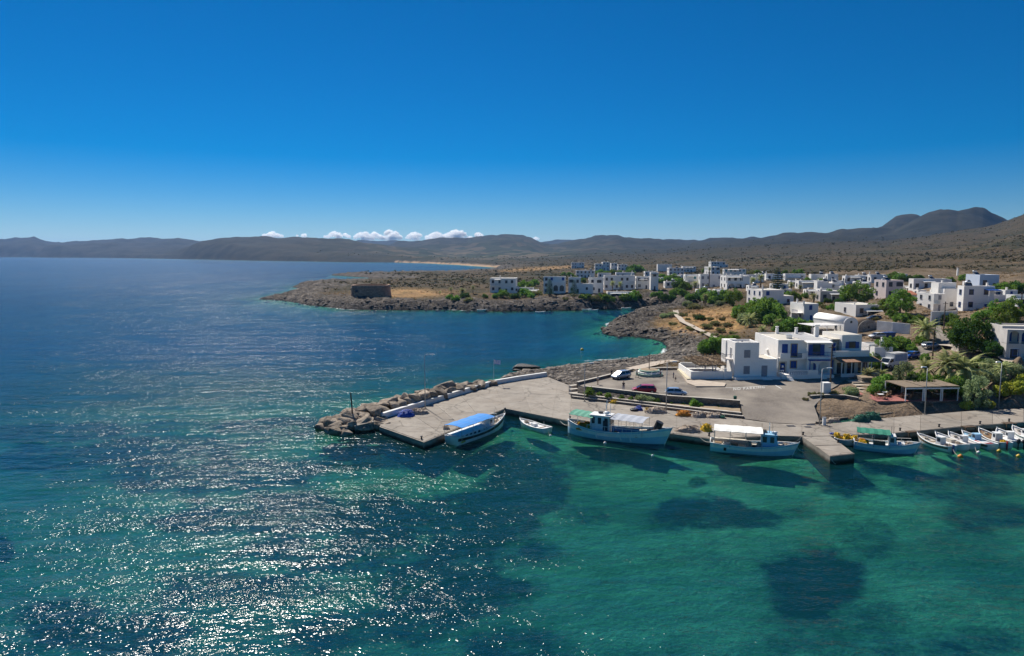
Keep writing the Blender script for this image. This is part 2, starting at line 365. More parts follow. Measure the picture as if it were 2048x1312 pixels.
# seagrass meadows on the sand bottom: photo position of their surface outline, carried down to the bottom
weed = np.zeros(X.shape)
def blob(u, v, ru, rv, k=1., z=-4.):
    global weed
    c = G(u, v, z); e1 = G(u+ru, v, z); e2 = G(u, v-rv, z)
    rx = abs(e1.x-c.x); ry = abs(e2.y-c.y)
    d = np.sqrt(((X-c.x-(Y-c.y)*c.x/c.y)/rx)**2 + ((Y-c.y)/ry)**2)
    d = d + fbm(X, Y, 5, 4, 51)*.55
    weed = np.maximum(weed, k*sstep(-d, -1.3, -.65))
for b in [(1630,1172,98,58),(1700,1268,180,50,.5),(1400,1042,112,32),(1500,1052,90,20,.85),(1590,1046,55,14,.6),(1395,985,22,10,.7),(1430,972,26,7,.6),(1705,996,52,20,.95),(1755,963,45,12,.8),(1800,958,30,8,.7),(1900,1000,140,26,.75),(2010,960,70,14,.7),(1480,968,36,8,.6),
          (1990,1045,120,34,.7),(1730,1090,55,34,.5),(1950,1290,120,30,.6),(1560,905,170,20,.15),(1040,990,90,60,.95),(960,1050,150,70,.9),(760,1060,150,50,.85),(560,1030,250,40,.85),(840,930,190,30,.8),
          (450,950,310,32,.8),(260,900,310,32,.8),(650,1110,180,38,.8),(900,1180,160,60,.85),(760,1250,210,40,.7),(470,1180,210,42,.75),(270,1262,130,44,.8),(130,1235,100,50,.8),(1010,1290,120,40,.8),(0,1090,26,30,.9),(0,1290,70,40,.6),(620,860,200,24,.75),(120,850,240,24,.7),(1180,940,120,18,.5),(1150,1040,60,20,.45)]:
    blob(*b)
deepm = np.clip((-SD-90)/160, 0, 1)*.75
weed = np.maximum(weed, deepm*(.75+.5*fbm(X, Y, 60, 3, 8)))*(SD < -2)
# vegetation covers on land
U_ = 1024 + FPX*X/Y
dry = np.clip(.35 + fbm(X, Y, 30, 4, 61)*.9, 0, 1)*np.clip(1.15-Y/900, .1, 1)
hl = np.exp(-((U_-1420)/125)**2)*np.exp(-((np.log(Y)-np.log(225))/.22)**2)
fortm = np.exp(-((U_-800)/130)**2)*np.exp(-((np.log(Y)-np.log(395))/.12)**2)
strip = np.exp(-((U_-1080)/110)**4)*np.exp(-((np.log(Y)-np.log(980))/.14)**2)
dry = np.clip(np.maximum(np.maximum(np.maximum(dry*.8, hl*1.3), fortm*1.15), strip*.9), 0, 1)
field = np.clip(np.exp(-((U_-960)/230)**2)*np.exp(-((np.log(Y)-np.log(2700))/.35)**2)*.8, 0, 1)
beach = np.exp(-np.maximum(SD,0)/(22.))*(SD > -6)*(Y > 1250)*(Y < 2300)*(U_ > 790)*(H < 3.5)
peb = np.exp(-np.maximum(SD,0)/9.)*(SD > -3)*(Y < 190)*(X > -20)*(1-sstep(X, 36, 44))
dirt = sstep(U_, 1470, 1600)*sstep(-Y, -420, -250)*(Y > 95)*np.clip(.8+fbm(X, Y, 18, 4, 93)*1.1, 0, 1)
dirt = np.maximum(dirt, (X > 42)*(Y < 135)*(Y > 95)*1.0)
dirt = np.maximum(dirt, sstep(U_, 1060, 1200)*sstep(-Y, -560, -380)*(Y > 330)*np.clip(.5+fbm(X, Y, 22, 4, 94)*1.2, 0, 1)*.8)
RK = RK*(1-(X > 36)*(Y < 150))*(1-.75*np.clip(hl*1.2-.15, 0, 1))
keep = (H[F].max(1) > -60)
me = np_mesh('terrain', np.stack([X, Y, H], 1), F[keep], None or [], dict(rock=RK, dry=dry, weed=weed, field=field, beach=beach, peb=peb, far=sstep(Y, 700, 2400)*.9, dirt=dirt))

t = NT('terrain')
P = t.pos(); sep = t.n('SeparateXYZ'); t.set(sep.inputs[0], P); Z = sep.outputs[2]
rock = t.attr('rock'); n1 = t.noise(.9, 5, .65); n2 = t.noise(.12, 5, .6); n3 = t.noise(.012, 6, .62)
scrub = t.mix(t.ramp(n1, .3, .7), (.032,.036,.018), (.095,.068,.042))
scrub = t.mix(t.ramp(n2, .42, .66), scrub, (.115,.08,.05))
scrub = t.mix(t.ramp(n3, .45, .62), scrub, t.mix(t.ramp(n2, .35, .6), (.022,.030,.016), (.055,.048,.028)))
tuss = t.ramp(t.vor(.55), .25, .5)
dryc = t.mix(t.math('MULTIPLY', tuss, t.ramp(n1, .35, .6)), (.16,.115,.055), (.50,.32,.135))
dryc = t.mix(t.ramp(t.noise(.35, 5), .35, .62), (.36,.20,.09), dryc)
c = t.mix(t.math('MULTIPLY', t.ramp(t.attr('dry'), .35, .95), t.ramp(n2, .2, .55)), scrub, dryc)
fv = t.n('TexVoronoi', i_Scale=.018); t.set(fv.inputs['Vector'], t.stretch(1, .55, 0, .5))
fs = t.n('SeparateColor'); t.set(fs.inputs[0], fv.outputs['Color'])
fcol = t.mix(t.ramp(fs.outputs[0], .55, .8), t.mix(fs.outputs[1], (.022,.04,.018), (.055,.06,.028)), (.15,.115,.07))
c = t.mix(t.math('MULTIPLY', t.attr('field'), t.ramp(t.noise(.006, 5), .3, .5)), c, fcol)
rc = t.mix(t.ramp(t.noise(.9, 6, .75), .38, .66), (.038,.034,.031), (.27,.232,.195))
rc = t.mix(t.ramp(t.noise(.16, 5, .7), .42, .6), t.mix(.6, rc, (.016,.015,.014)), rc)
rc = t.mix(t.ramp(Z, .0, .7), (.03,.026,.022), rc)
c = t.mix(t.ramp(t.math('ADD', rock, t.ramp(n1, .2, .8, -.25, .25)), .3, .55), c, rc)
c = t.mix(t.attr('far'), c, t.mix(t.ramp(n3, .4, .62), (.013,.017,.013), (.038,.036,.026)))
c = t.mix(t.math('MULTIPLY', t.attr('field'), t.ramp(t.noise(.006, 5), .3, .5)), c, fcol)
dcol = t.mix(t.ramp(t.noise(.5, 5, .65), .35, .65), (.21,.15,.095), (.36,.265,.175)); dcol = t.mix(t.ramp(t.vor(2.4), .1, .45), dcol, t.mix(.5, dcol, (.15,.115,.085)))
c = t.mix(t.attr('dirt'), c, dcol)
c = t.mix(t.attr('beach'), c, (.42,.29,.18))
pebc = t.mix(t.ramp(t.vor(1.7), .12, .5), (.30,.25,.20), (.06,.052,.045)); pebc = t.mix(t.ramp(t.noise(.35, 5, .7), .4, .62), pebc, (.085,.072,.06))
c = t.mix(t.attr('peb'), c, pebc)
sandc = t.mix(t.ramp(t.noise(.3, 5, .65), .3, .7), (.34,.36,.20), (.62,.60,.40))
sandc = t.mix(t.ramp(t.noise(.07, 5, .6), .42, .66), sandc, (.20,.25,.15)); wr = t.ramp(t.math('ADD', t.math('ADD', t.attr('weed'), t.ramp(t.noise(1.1, 4, .7), .25, .75, -.25, .25)), t.ramp(t.noise(.22, 5, .7), .25, .75, -.4, .4)), .15, .85)
bed = t.mix(t.math('MULTIPLY', wr, .93), sandc, (.006,.016,.018))
c = t.mix(t.ramp(Z, -.35, -.1), bed, c)
hgt = t.math('ADD', t.math('MULTIPLY', t.noise(1.4, 5, .7), .6), t.math('MULTIPLY', t.noise(.22, 4, .6), 1.2))
nb = t.bump(hgt, .9, .9)
MT_TERRAIN = t.done(t.bsdf(c, .95, nb, spec=.05))
me.materials.append(MT_TERRAIN)
link('ground', me, kind='structure')

# ------------------------------------------------------------------ sea
sa = np.concatenate([np.linspace(-2.6,-.8,40)[:-1], np.linspace(-.8,.8,340)[:-1], np.linspace(.8,2.6,40)])
sy = np.concatenate([np.geomspace(6, 90, 40)[:-1], np.geomspace(90, 700, 260)[:-1], np.geomspace(700, 14000, 80)])
SX, SY, SF = fan(sa, sy)
sh, ssd, _ = land(SX, SY)
foam = np.clip(.93-np.abs(ssd+.8)/(1.0+.006*SY), 0, 1)*(.62+.55*np.clip(.5+fbm(SX, SY, 26, 3, 44)*1.6, 0, 1))*np.clip((SY-120)/40, 0, 1)
cove = np.exp(-((SX-25)/26)**2)*np.exp(-((SY-172)/12)**2)
foam = np.maximum(foam, np.clip(1-np.abs(ssd+5)/6, 0, 1)*cove*.75)
blu = sstep(SY, 115, 190)*np.clip((-ssd-2)/14, 0, 1)
blu = np.maximum(blu, np.clip((-ssd-32)/90, 0, 1)*.85)
me = np_mesh('sea', np.stack([SX, SY, SX*0], 1), SF, [], dict(depth=-sh, foam=foam, blue=blu, open=sstep(np.log(SY), np.log(140), np.log(700))))
t = NT('sea_water')
def wv(sx, sy_, rz, scale, det=3, rg=.55): return t.noise(scale, det, rg, t.stretch(sx, sy_, 1, rz))
big = t.n('TexWave', wave_type='BANDS', bands_direction='Y', i_Scale=.085, i_Distortion=7., i_Detail=3., i_Detail_Scale=.9, i_Detail_Roughness=.6)
t.set(big.inputs['Vector'], t.stretch(1, 1, 1, R(-14)))
w1 = wv(.7, 1.25, R(-20), .6, 2, .5); w2 = wv(.8, 1.2, R(-28), 3.2, 1, .45); w3 = wv(.9, 1.2, R(8), 7.5, 1, .4); gust = t.math('MULTIPLY', t.ramp(t.noise(.018, 3, .5), .3, .7, .7, 1.2), t.ramp(wv(.32, 1.3, R(-16), .13, 3, .6), .36, .62, .45, 1.2))
w0 = wv(.7, 1.3, R(-16), .10, 3, .55)
h = t.math('ADD', t.math('ADD', t.math('MULTIPLY', w0, .45), t.math('MULTIPLY', big.outputs['Fac'], .05)), t.math('MULTIPLY', gust, t.math('ADD', t.math('MULTIPLY', w1, .42), t.math('ADD', t.math('MULTIPLY', w2, .12), t.math('MULTIPLY', w3, .024)))))
nb = t.bump(h, 1., 1.)
dep = t.attr('depth')
T = t.n('Math', operation='POWER'); T.inputs[0].default_value = math.exp(-.125); t.set(T.inputs[1], t.math('MAXIMUM', dep, 0.))
up = t.mix(t.attr('blue'), (.004,.060,.062), (.002,.046,.118))
dif = t.n('BsdfDiffuse'); t.set(dif.inputs[0], up)
trn = t.n('BsdfTransparent'); t.set(trn.inputs[0], t.mix(t.attr('blue'), (.31,.80,.71), (.13,.62,.80)))
body = t.n('MixShader'); t.set(body.inputs[0], T.outputs[0]); t.set(body.inputs[1], dif.outputs[0]); t.set(body.inputs[2], trn.outputs[0])
gl = t.n('BsdfGlossy'); t.set(gl.inputs['Roughness'], t.ramp(t.attr('open'), 0, 1, .09, .13)); t.set(gl.inputs['Normal'], nb)
fr = t.n('Fresnel', i_IOR=1.33); t.set(fr.inputs['Normal'], nb)
surf = t.n('MixShader'); t.set(surf.inputs[0], t.math('MINIMUM', fr.outputs[0], .38)); t.set(surf.inputs[1], body.outputs[0]); t.set(surf.inputs[2], gl.outputs[0])
fm = t.math('MULTIPLY', t.ramp(t.math('ADD', t.attr('foam'), t.math('SUBTRACT', t.noise(.55, 7, .7), .5)), .62, .95), .85)
fd = t.n('BsdfDiffuse'); t.set(fd.inputs[0], (.75,.78,.78))
s2 = t.n('MixShader'); t.set(s2.inputs[0], fm); t.set(s2.inputs[1], surf.outputs[0]); t.set(s2.inputs[2], fd.outputs[0])
me.materials.append(t.done(s2.outputs[0]))
link('sea', me, kind='structure')
# ================================================================== HARBOUR GROUND WORKS
def rnd_mat(name, c1, c2, scale, rough=.9, bump=.3, spread=.25, bscale=None, bdist=.03):
    """like pm(), with a small brightness difference from piece to piece"""
    t = NT(name); oi = t.n('ObjectInfo')
    c = t.mix(t.ramp(t.noise(scale, 5, .6), .33, .68), c1, c2)
    v = t.n('HueSaturation'); t.set(v.inputs['Color'], c); t.set(v.inputs['Value'], t.ramp(oi.outputs['Random'], 0, 1, 1-spread, 1+spread))
    if name == 'concrete_slab':
        t.set(v.inputs['Color'], t.mix(t.ramp(t.noise(.09, 6, .7), .5, .72), t.mix(t.ramp(t.noise(1.6, 6, .7), .55, .75), c, (.22,.185,.15)), (.27,.225,.18)))
        ck = t.n('TexNoise', i_Scale=.5, i_Detail=4.); t.set(ck.inputs['Vector'], t.pos()); vm = t.n('VectorMath', operation='MULTIPLY_ADD'); t.set(vm.inputs[0], ck.outputs['Color']); vm.inputs[1].default_value = (2.4,2.4,0); t.set(vm.inputs[2], t.pos())
        cr = t.ramp(t.vor(.16, vm.outputs[0], 'DISTANCE_TO_EDGE'), .004, .02, .62, 1.); st_ = t.ramp(t.noise(.55, 6, .75), .30, .47, .72, 1.); mm = t.n('Mix', data_type='RGBA', blend_type='MULTIPLY'); mm.inputs[0].default_value = 1.; t.set(mm.inputs[6], v.outputs[0]); t.set(mm.inputs[7], t.math('MULTIPLY', cr, st_)); v = mm; v_out = mm.outputs[2]
        return t.done(t.bsdf(v_out, rough, t.bump(t.noise(bscale or scale*5, 5), bump, bdist), spec=.2))
    return t.done(t.bsdf(v.outputs[0], rough, t.bump(t.noise(bscale or scale*5, 5), bump, bdist), spec=.2))
CONC = rnd_mat('concrete_slab', (.235,.205,.17), (.335,.298,.25), .35, .9, .3, .1)
def _cb():
    t = NT('quay_concrete')
    sp_ = t.n('SeparateXYZ'); t.set(sp_.inputs[0], t.pos())
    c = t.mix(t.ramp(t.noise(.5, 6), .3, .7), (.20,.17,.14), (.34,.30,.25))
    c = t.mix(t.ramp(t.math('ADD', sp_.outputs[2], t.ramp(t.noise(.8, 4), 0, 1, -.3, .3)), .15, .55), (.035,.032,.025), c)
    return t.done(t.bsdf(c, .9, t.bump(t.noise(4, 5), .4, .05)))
QUAYC = _cb()
def _cobble():
    t = NT('plaza_cobble')
    d = t.vor(3.4); c = t.mix(t.ramp(d, .12, .42), (.25,.215,.175), (.13,.11,.092))
    c = t.mix(t.ramp(t.noise(.16, 5), .35, .7), c, (.30,.26,.21))
    c = t.mix(t.ramp(t.noise(.05, 4), .55, .75), c, (.22,.19,.16))
    return t.done(t.bsdf(c, .9, t.bump(t.ramp(d, .1, .5, 1, 0), .5, .05)))
COBBLE = _cobble()
def _stone(name, c1, c2, mortar, scale=2.6):
    t = NT(name); d = t.vor(scale, t.stretch(1, 1, 1.8)); e = t.vor(scale, t.stretch(1, 1, 1.8), 'DISTANCE_TO_EDGE')
    x = t.n('TexVoronoi', i_Scale=scale); t.set(x.inputs['Vector'], t.stretch(1, 1, 1.8)); s_ = t.n('SeparateColor'); t.set(s_.inputs[0], x.outputs['Color'])
    c = t.mix(s_.outputs[0], c1, c2); c = t.mix(t.ramp(e, .02, .09), mortar, c)
    return t.done(t.bsdf(c, .92, t.bump(t.ramp(e, 0, .15), .8, .06)))
STONE = _stone('rubble_stone', (.17,.14,.11), (.34,.28,.22), (.10,.085,.07))
STONE_BROWN = _stone('fort_stone', (.34,.20,.13), (.52,.34,.225), (.20,.125,.09), 1.0)
STONE_PALE = _stone('pale_stone', (.36,.31,.25), (.55,.48,.40), (.22,.19,.16), 1.6)
WHITE = pm('whitewash', (.90,.86,.80), (.83,.79,.73), .5, .85, .12, 6, bdist=.02)
WHITE2 = pm('old_whitewash', (.74,.73,.70), (.56,.54,.50), .35, .9, .2, 5, lo=.45, hi=.75, bdist=.03)
CAP = pm('cap_stone', (.55,.50,.42), (.42,.37,.31), .9, .85)
SOIL = pm('planter_soil', (.26,.19,.12), (.34,.26,.17), 1.2, .95, .5, 5)
PAVE = pm('paving_path', (.50,.42,.33), (.40,.33,.26), 1.0, .9, .2, 5)
PAINT = pm('road_paint', (.75,.74,.70), (.55,.53,.48), 3, .8)
IRON = pm('dark_iron', (.05,.05,.055), None, 1, .5, metal=.6)
GALV = pm('galvanised_pole', (.42,.42,.41), (.34,.34,.33), 4, .5, metal=.4)
WOOD = pm('pole_wood', (.085,.055,.035), (.14,.095,.06), 3, .85, .3, 12)

def line_wall(name, pts, thick, h, mat, label, cat='wall', cap=None, down=1.0, side=1, group=None):
    """wall along 3D base points, top h above them; side = which way the thickness goes"""
    P_ = [Vector(p) for p in pts]; nrm = []
    for i in range(len(P_)):
        d = (P_[min(i+1,len(P_)-1)] - P_[max(i-1,0)]); nrm.append(Vector((-d.y, d.x, 0)).normalized()*side)
    def strip(off0, off1, za, zb):
        m = MB(); vs_ = []
        for p, n in zip(P_, nrm):
            a, b = p+n*off0, p+n*off1
            vs_ += [(a.x,a.y,p.z+za),(b.x,b.y,p.z+za),(b.x,b.y,p.z+zb),(a.x,a.y,p.z+zb)]
        fs = []
        for i in range(len(P_)-1):
            k = 4*i
            for j in range(4): fs.append((k+j, k+(j+1)%4, k+4+(j+1)%4, k+4+j) if side < 0 else (k+j, k+4+j, k+4+(j+1)%4, k+(j+1)%4))
        fs += [(0,1,2,3), (4*len(P_)-1,4*len(P_)-2,4*len(P_)-3,4*len(P_)-4)]
        m.add(vs_, fs); return m
    t = thing(name, label, cat, group=group)
    strip(0, thick, -down, h).build('wall', mat, t)
    if cap: strip(-.05, thick+.05, h+.004, h+.09).build('coping', cap, t)
    return t
def drape(poly2, zf, step=2.0, off=0.0, pts=()):
    """triangulated sheet over a polygon, heights from zf"""
    P_ = np.array(poly2, float); x0, y0 = P_.min(0); x1, y1 = P_.max(0)
    gx, gy = np.meshgrid(np.arange(x0, x1, step), np.arange(y0, y1, step)); gx = gx.ravel(); gy = gy.ravel()
    ins = poly_sd(gx, gy, P_) > step*.35
    inner = [Vector((a, b)) for a, b in zip(gx[ins], gy[ins])]
    bd = []
    for i in range(len(P_)):
        a, b = P_[i], P_[(i+1) % len(P_)]; n = max(1, int(np.hypot(*(b-a))/step))
        bd += [Vector(a + (b-a)*k/n) for k in range(n)]
    r = delaunay_2d_cdt(bd + inner, [(i, (i+1) % len(bd)) for i in range(len(bd))], [], 1, 1e-4)
    vx = np.array([p.x for p in r[0]]); vy = np.array([p.y for p in r[0]])
    z = zf(vx, vy) + off; m = MB()
    m.add([(a, b, float(c)) for a, b, c in zip(vx, vy, z)], [tuple(f) for f in r[2]])
    return m
def ribbon(px, width, zf=landz, off=.07, world=False):
    P_ = [Vector(p) for p in (px if world else hits(px))]; out = []
    for a, b in zip(P_, P_[1:]):
        n = max(1, int((b-a).length/1.5)); out += [a.lerp(b, k/n) for k in range(n)]
    out.append(P_[-1]); L = []; Rr = []
    for i, p in enumerate(out):
        d = out[min(i+1,len(out)-1)] - out[max(i-1,0)]; n = Vector((-d.y, d.x, 0)).normalized()*width/2
        L.append(p+n); Rr.append(p-n)
    xs = np.array([p.x for p in L+Rr]); ys = np.array([p.y for p in L+Rr]); z = zf(xs, ys); k = len(L)
    zm = np.maximum(z[:k], z[k:]); zm = np.convolve(np.pad(zm, 3, mode='edge'), np.ones(7)/7, 'valid') if k > 7 else zm; z = np.concatenate([zm, zm]) + off
    m = MB(); m.add([(float(a), float(b), float(c)) for a, b, c in zip(xs, ys, z)], [(k+i, k+i+1, i+1, i) for i in range(k-1)])
    return m

# ---- quay: one body, one slab for each cast bay
m = MB(); n = len(quay_poly)
r = delaunay_2d_cdt([Vector(p) for p in quay_poly], [(i, (i+1) % n) for i in range(n)], [], 1, 1e-4)
m.add([(p.x, p.y, QUAY_Z-.05) for p in r[0]], [tuple(f) for f in r[2]])
m.add([(x, y, z) for z in (-5., QUAY_Z-.05) for x, y in quay_poly], [(i, (i+1) % n, n+(i+1) % n, n+i) for i in range(n)])
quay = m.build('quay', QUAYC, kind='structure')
def lerp2(a, b, t): return (a[0]+(b[0]-a[0])*t, a[1]+(b[1]-a[1])*t)
slabs = []
ts = [0, .22, .46, .7, 1]
for a, b in zip(ts, ts[1:]):
    Wl = lambda q: lerp2((767,838.5), (988,770), q)
    El = lambda q: lerp2((849,882.5), (1009.5,817), q)
    slabs.append([Wl(a) if a else (761,852), El(a), El(b), Wl(b)])
slabs += [[(988,770),(1009.5,817),(1062,827),(1040,761)], [(1040,761),(1062,827),(1104,835),(1116,762.5),(1094,753.5)], [(1116,762.5),(1104,835),(1140,841.5),(1143,796),(1141,787),(1146,773)]]
bk = [(1143,797),(1400,828),(1486,838),(1540,846),(1600,849),(1660,847),(1745,838),(1850,829),(1960,820),(2047,817)]
ft = [(1140,841.5),(1353,867.5),(1420,876.5),(1560,870.6),(1604,872.7),(1660,871.7),(1788,865.7),(1841,860.7),(1923,852.7),(2047,843.7)]
def on(line, u):
    return (u, float(np.interp(u, [p[0] for p in line], [p[1] for p in line])))
us = [1143,1215,1290,1353,1420,1486,1545,1604,1660,1720,1788,1841,1923,1985,2047]
for a, b in zip(us, us[1:]): slabs.append([on(bk, a), on(ft, a), on(ft, b), on(bk, b)])
slabs += [[(1604,873),(1630,891),(1686,889.5),(1661,872.4)], [(1630,891.5),(1660,911.6),(1708,906.7),(1686,890)]]
for s in slabs:
    P_ = [G(u, v, 0) for u, v in s]; P_ = [G(u, v, QUAY_Z) for u, v in s]
    c = sum(P_, Vector())/len(P_); Q = [p + (c-p).normalized()*.06 for p in P_]
    MB().prism([(q.x-c.x, q.y-c.y) for q in Q], QUAY_Z-.05, QUAY_Z + random.Random(len(s)).uniform(0, .004)).build('slab', CONC, quay, loc=(c.x, c.y, 0))
# bollards and tyre fenders on the edge
for i, (u, v) in enumerate([(843,878),(1010,821),(1606,870),(1418,872),(1140,838),(1676,885),(1722,866),(1800,861.5),(1878,854),(1960,848),(2018,843)]):
    p = G(u, v, QUAY_Z); t = thing('mooring_bollard', 'short rusty iron mooring bollard on the quay edge', 'bollard', p, group='mooring bollards')
    MB().lathe([(.16,0),(.12,.08),(.1,.3),(.17,.36),(.18,.44),(.08,.48)]).build('post', IRON, t, True)
for i, (u, v, lab) in enumerate([(1823,863,'worn dark timber fender platform on the quay between green-canopied boat and small boats'), (1936,853,'worn dark timber fender platform on the quay, middle of the three'), (2017,846,'worn dark timber fender platform on the quay at the right edge')]):
    p = G(u, v, QUAY_Z); t = thing('fender_platform', lab, 'platform', (p.x, p.y, QUAY_Z-.35), R(8), 'timber fender platforms')
    for k in range(4): MB().box(-.9, .9, -.5+k*.24, -.3+k*.24, .3, .4).build('plank', WOOD, t)
    for s in (-1, 1): MB().box(s*.8-.1, s*.8+.1, -.62, -.5, -.5, .4).build('post', WOOD, t)

# ---- plaza
m = drape(plaza_poly, plaza_z, 1.6)
plz = m.build('plaza', COBBLE, smooth=True, kind='structure')
m = MB(); n = len(plaza_w); zt = plaza_z(np.array([p[0] for p in plaza_w]), np.array([p[1] for p in plaza_w]))
m.add([(p[0], p[1], float(z)-d) for d in (2.5, .0) for p, z in zip(plaza_w, zt)], [((i+1) % n, i, n+i, n+(i+1) % n) for i in range(n)])
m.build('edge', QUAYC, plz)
def PZ(u, v):                                    # photo point on the plaza surface
    z = 2.3
    for _ in range(6): p = G(u, v, z); z = float(plaza_z(np.array(p.x), np.array(p.y)))
    return Vector((p.x, p.y, z))
# painted writing and lines on the plaza
cu = bpy.data.curves.new('writing', 'FONT'); cu.body = 'NO PARKING'; cu.size = 1.9; cu.space_character = 1.25; cu.extrude = .002
tmp = bpy.data.objects.new('writing', cu); COL.objects.link(tmp)
dg = bpy.context.evaluated_depsgraph_get(); wm_ = bpy.data.meshes.new_from_object(tmp.evaluated_get(dg)); bpy.data.objects.remove(tmp)
p0, p1 = PZ(1466, 781), PZ(1530, 776.5); co = np.empty(len(wm_.vertices)*3); wm_.vertices.foreach_get('co', co); co = co.reshape(-1, 3)
sx = (p1-p0).length/co[:,0].max(); dx = (p1-p0).normalized(); dyv = Vector((p0.x, p0.y, 0)).normalized()
W_ = np.array(p0)[None] + co[:,:1]*sx*np.array(dx)[None] + co[:,1:2]*1.55*np.array(dyv)[None]
W_[:,2] = plaza_z(W_[:,0], W_[:,1]) + .05 + (co[:,2] > 0)*.003
wm_.vertices.foreach_set('co', W_.ravel()); wm_.materials.clear(); wm_.materials.append(PAINT)
link('painted_writing', wm_, label='white painted NO PARKING lettering on the cobbled plaza', cat='road marking')
for lab, pts in (('white painted line running from the steps of the blue-door house', [(1551,771),(1563,778)]), ('white painted line beside the NO PARKING lettering on the plaza', [(1450,776),(1466,775.6),(1535,772)])):
    W_ = [PZ(*p) for p in pts]
    ribbon(W_, .22, plaza_z, .045, True).build('painted_line', PAINT, label=lab, cat='road marking')
PLZ = [PZ(u, v) for u, v in [(1172,776.5),(1230,783),(1290,790.5),(1340,796.3),(1400,801),(1480,807.4)]]
line_wall('retaining_wall', [Vector((p.x, p.y, 2.2)) for p in PLZ], .45, .45, STONE, 'long rubble retaining wall with pale coping between parked cars and planter', cap=CAP, side=-1, down=1.5)
line_wall('plaza_wall', [Vector((p.x, p.y, 2.25)) for p in [PZ(1157,769.3),PZ(1200,759),PZ(1266,742.3)]], .45, .5, STONE, 'low stone wall with pale coping behind the silver car', cap=CAP, side=1, down=1.6)
line_wall('plaza_wall', [Vector((p.x, p.y, 2.25)) for p in [PZ(1281,741.5),PZ(1357,739.4)]], .45, .5, STONE, 'low stone wall with pale coping behind the round mast base', cap=CAP, side=1, down=1.2)
K0 = [G(u, v, 1.) for u, v in [(1143,796.5),(1215,805),(1290,814),(1400,827.5),(1486,837)]]
line_wall('planter_kerb', K0, .5, .32, STONE, 'lower stone kerb of the stepped planter along the quay', 'kerb', cap=CAP, side=1, down=.3)
line_wall('planter_kerb', [p + Vector((-.1, .75, 0)) for p in K0], .5, .68, STONE, 'upper stone kerb of the stepped planter below the shrubs', 'kerb', cap=CAP, side=1, down=.3)
bed = [(p.x, p.y) for p in [q + Vector((0, 1.2, 0)) for q in K0]] + [(p.x, p.y-.05) for p in reversed(PLZ)]
drape(bed, lambda x, y: 1.58 + .12*fbm(x, y, 1.5, 3, 4), .8).build('planter_bed', SOIL, smooth=True, kind='structure')
for k in range(3):
    a, b = G(1142, 790-k*4.6, 1.), G(1168, 787-k*4.6, 1.)
    line_wall('stone_step', [a, b], .8, .3+.3*k, CAP, ['lowest','middle','topmost'][k] + ' of three pale stone steps up to the plaza', 'step', side=1, down=.2)
# kerbed pavement round the terrace house
PV = [PZ(u, v) for u, v in [(1356,741),(1375,768),(1392,774.5),(1449,774),(1452,768),(1400,762),(1383,763),(1364,741)]]
MB().prism([(p.x, p.y) for p in PV], 2.2, 2.62).build('pavement', PAVE, kind='structure')
line_wall('terrace_step', [Vector((p.x, p.y, 2.6)) for p in (PZ(1361,742), PZ(1381,762))], .7, .22, pm('yellow_step', (.62,.54,.36), (.5,.44,.33), 2), 'long pale yellow step along the left side of the pebbled terrace', 'step', side=-1, down=.2)

# ---- paths
pth = [('path', [(1351,620),(1353,631),(1365,644),(1377,651),(1399,664),(1419,672.5),(1440,681)], 2.0), ('path', [(1322,680),(1345,676),(1370,669),(1391,663)], 1.3)]
for nm, px, wd in pth: ribbon(px, wd, off=.3).build(nm, PAVE, kind='structure')
ribbon([(1262,740),(1290,733),(1320,727),(1352,721)], 3.0, off=.15).build('path', PAVE, kind='structure')
for px, wd in [([(1975,706),(2010,722),(2040,741),(2070,760)], 2.6), ([(1885,690),(1930,697),(1975,706)], 3.2)]:
    ribbon(px, wd, off=.15).build('path', PAVE, kind='structure')
kp = hits([(1978,707),(2010,725),(2037,741)])
line_wall('path_kerb', [p+Vector((1.5,1.2,0)) for p in kp], .3, .45, WHITE2, 'whitewashed kerb beside the path down from the arcade house', 'kerb', side=1)

# ---- walls on the right
rw = hits([(1753,661),(1785,664.5),(1818,668)])
line_wall('garden_wall', rw, .35, 2.6, WHITE2, 'long weathered white garden wall beside the stone warehouse', side=1)
rw = hits([(1622,797),(1655,795),(1690,796),(1715,801)])
line_wall('bed_kerb', rw, .35, .45, STONE, 'reddish stone kerb round the planting bed below the wooden pole', 'kerb', cap=CAP, side=1)
rw = hits([(1640,851),(1665,845),(1700,841),(1745,836),(1790,831)])
line_wall('lot_kerb', [p + Vector((0,.6,0)) for p in rw], .4, .4, STONE, 'broken low stone kerb between gravel lot and quay', 'kerb', side=1)
rw = hits([(1990,772),(2015,763),(2048,748),(2080,735)])
line_wall('garden_wall', rw, .4, 1.2, STONE, 'rubble garden wall rising to the right edge above yellow shrubs', side=1)
rw = hits([(1640,700),(1700,690)])
p = PZ(1654, 787); MB().box(-.65, .65, 0, 1.2, -.5, 1.9).build('white_hut', WHITE2, loc=p, label='small white cube-shaped hut at the foot of the wooden pole', cat='hut')
rw = hits([(1862,652),(1892,648),(1928,636)])
# ---- breakwater: white parapet and boulders
bw = [G(u, v, QUAY_Z) for u, v in [(765,837.5),(880,802),(988,769.5),(1040,760.5),(1094,752.5)]]
line_wall('breakwater_parapet', bw, .55, .75, WHITE2, 'long white-topped parapet wall along the breakwater', cap=WHITE2, side=1, down=.3)

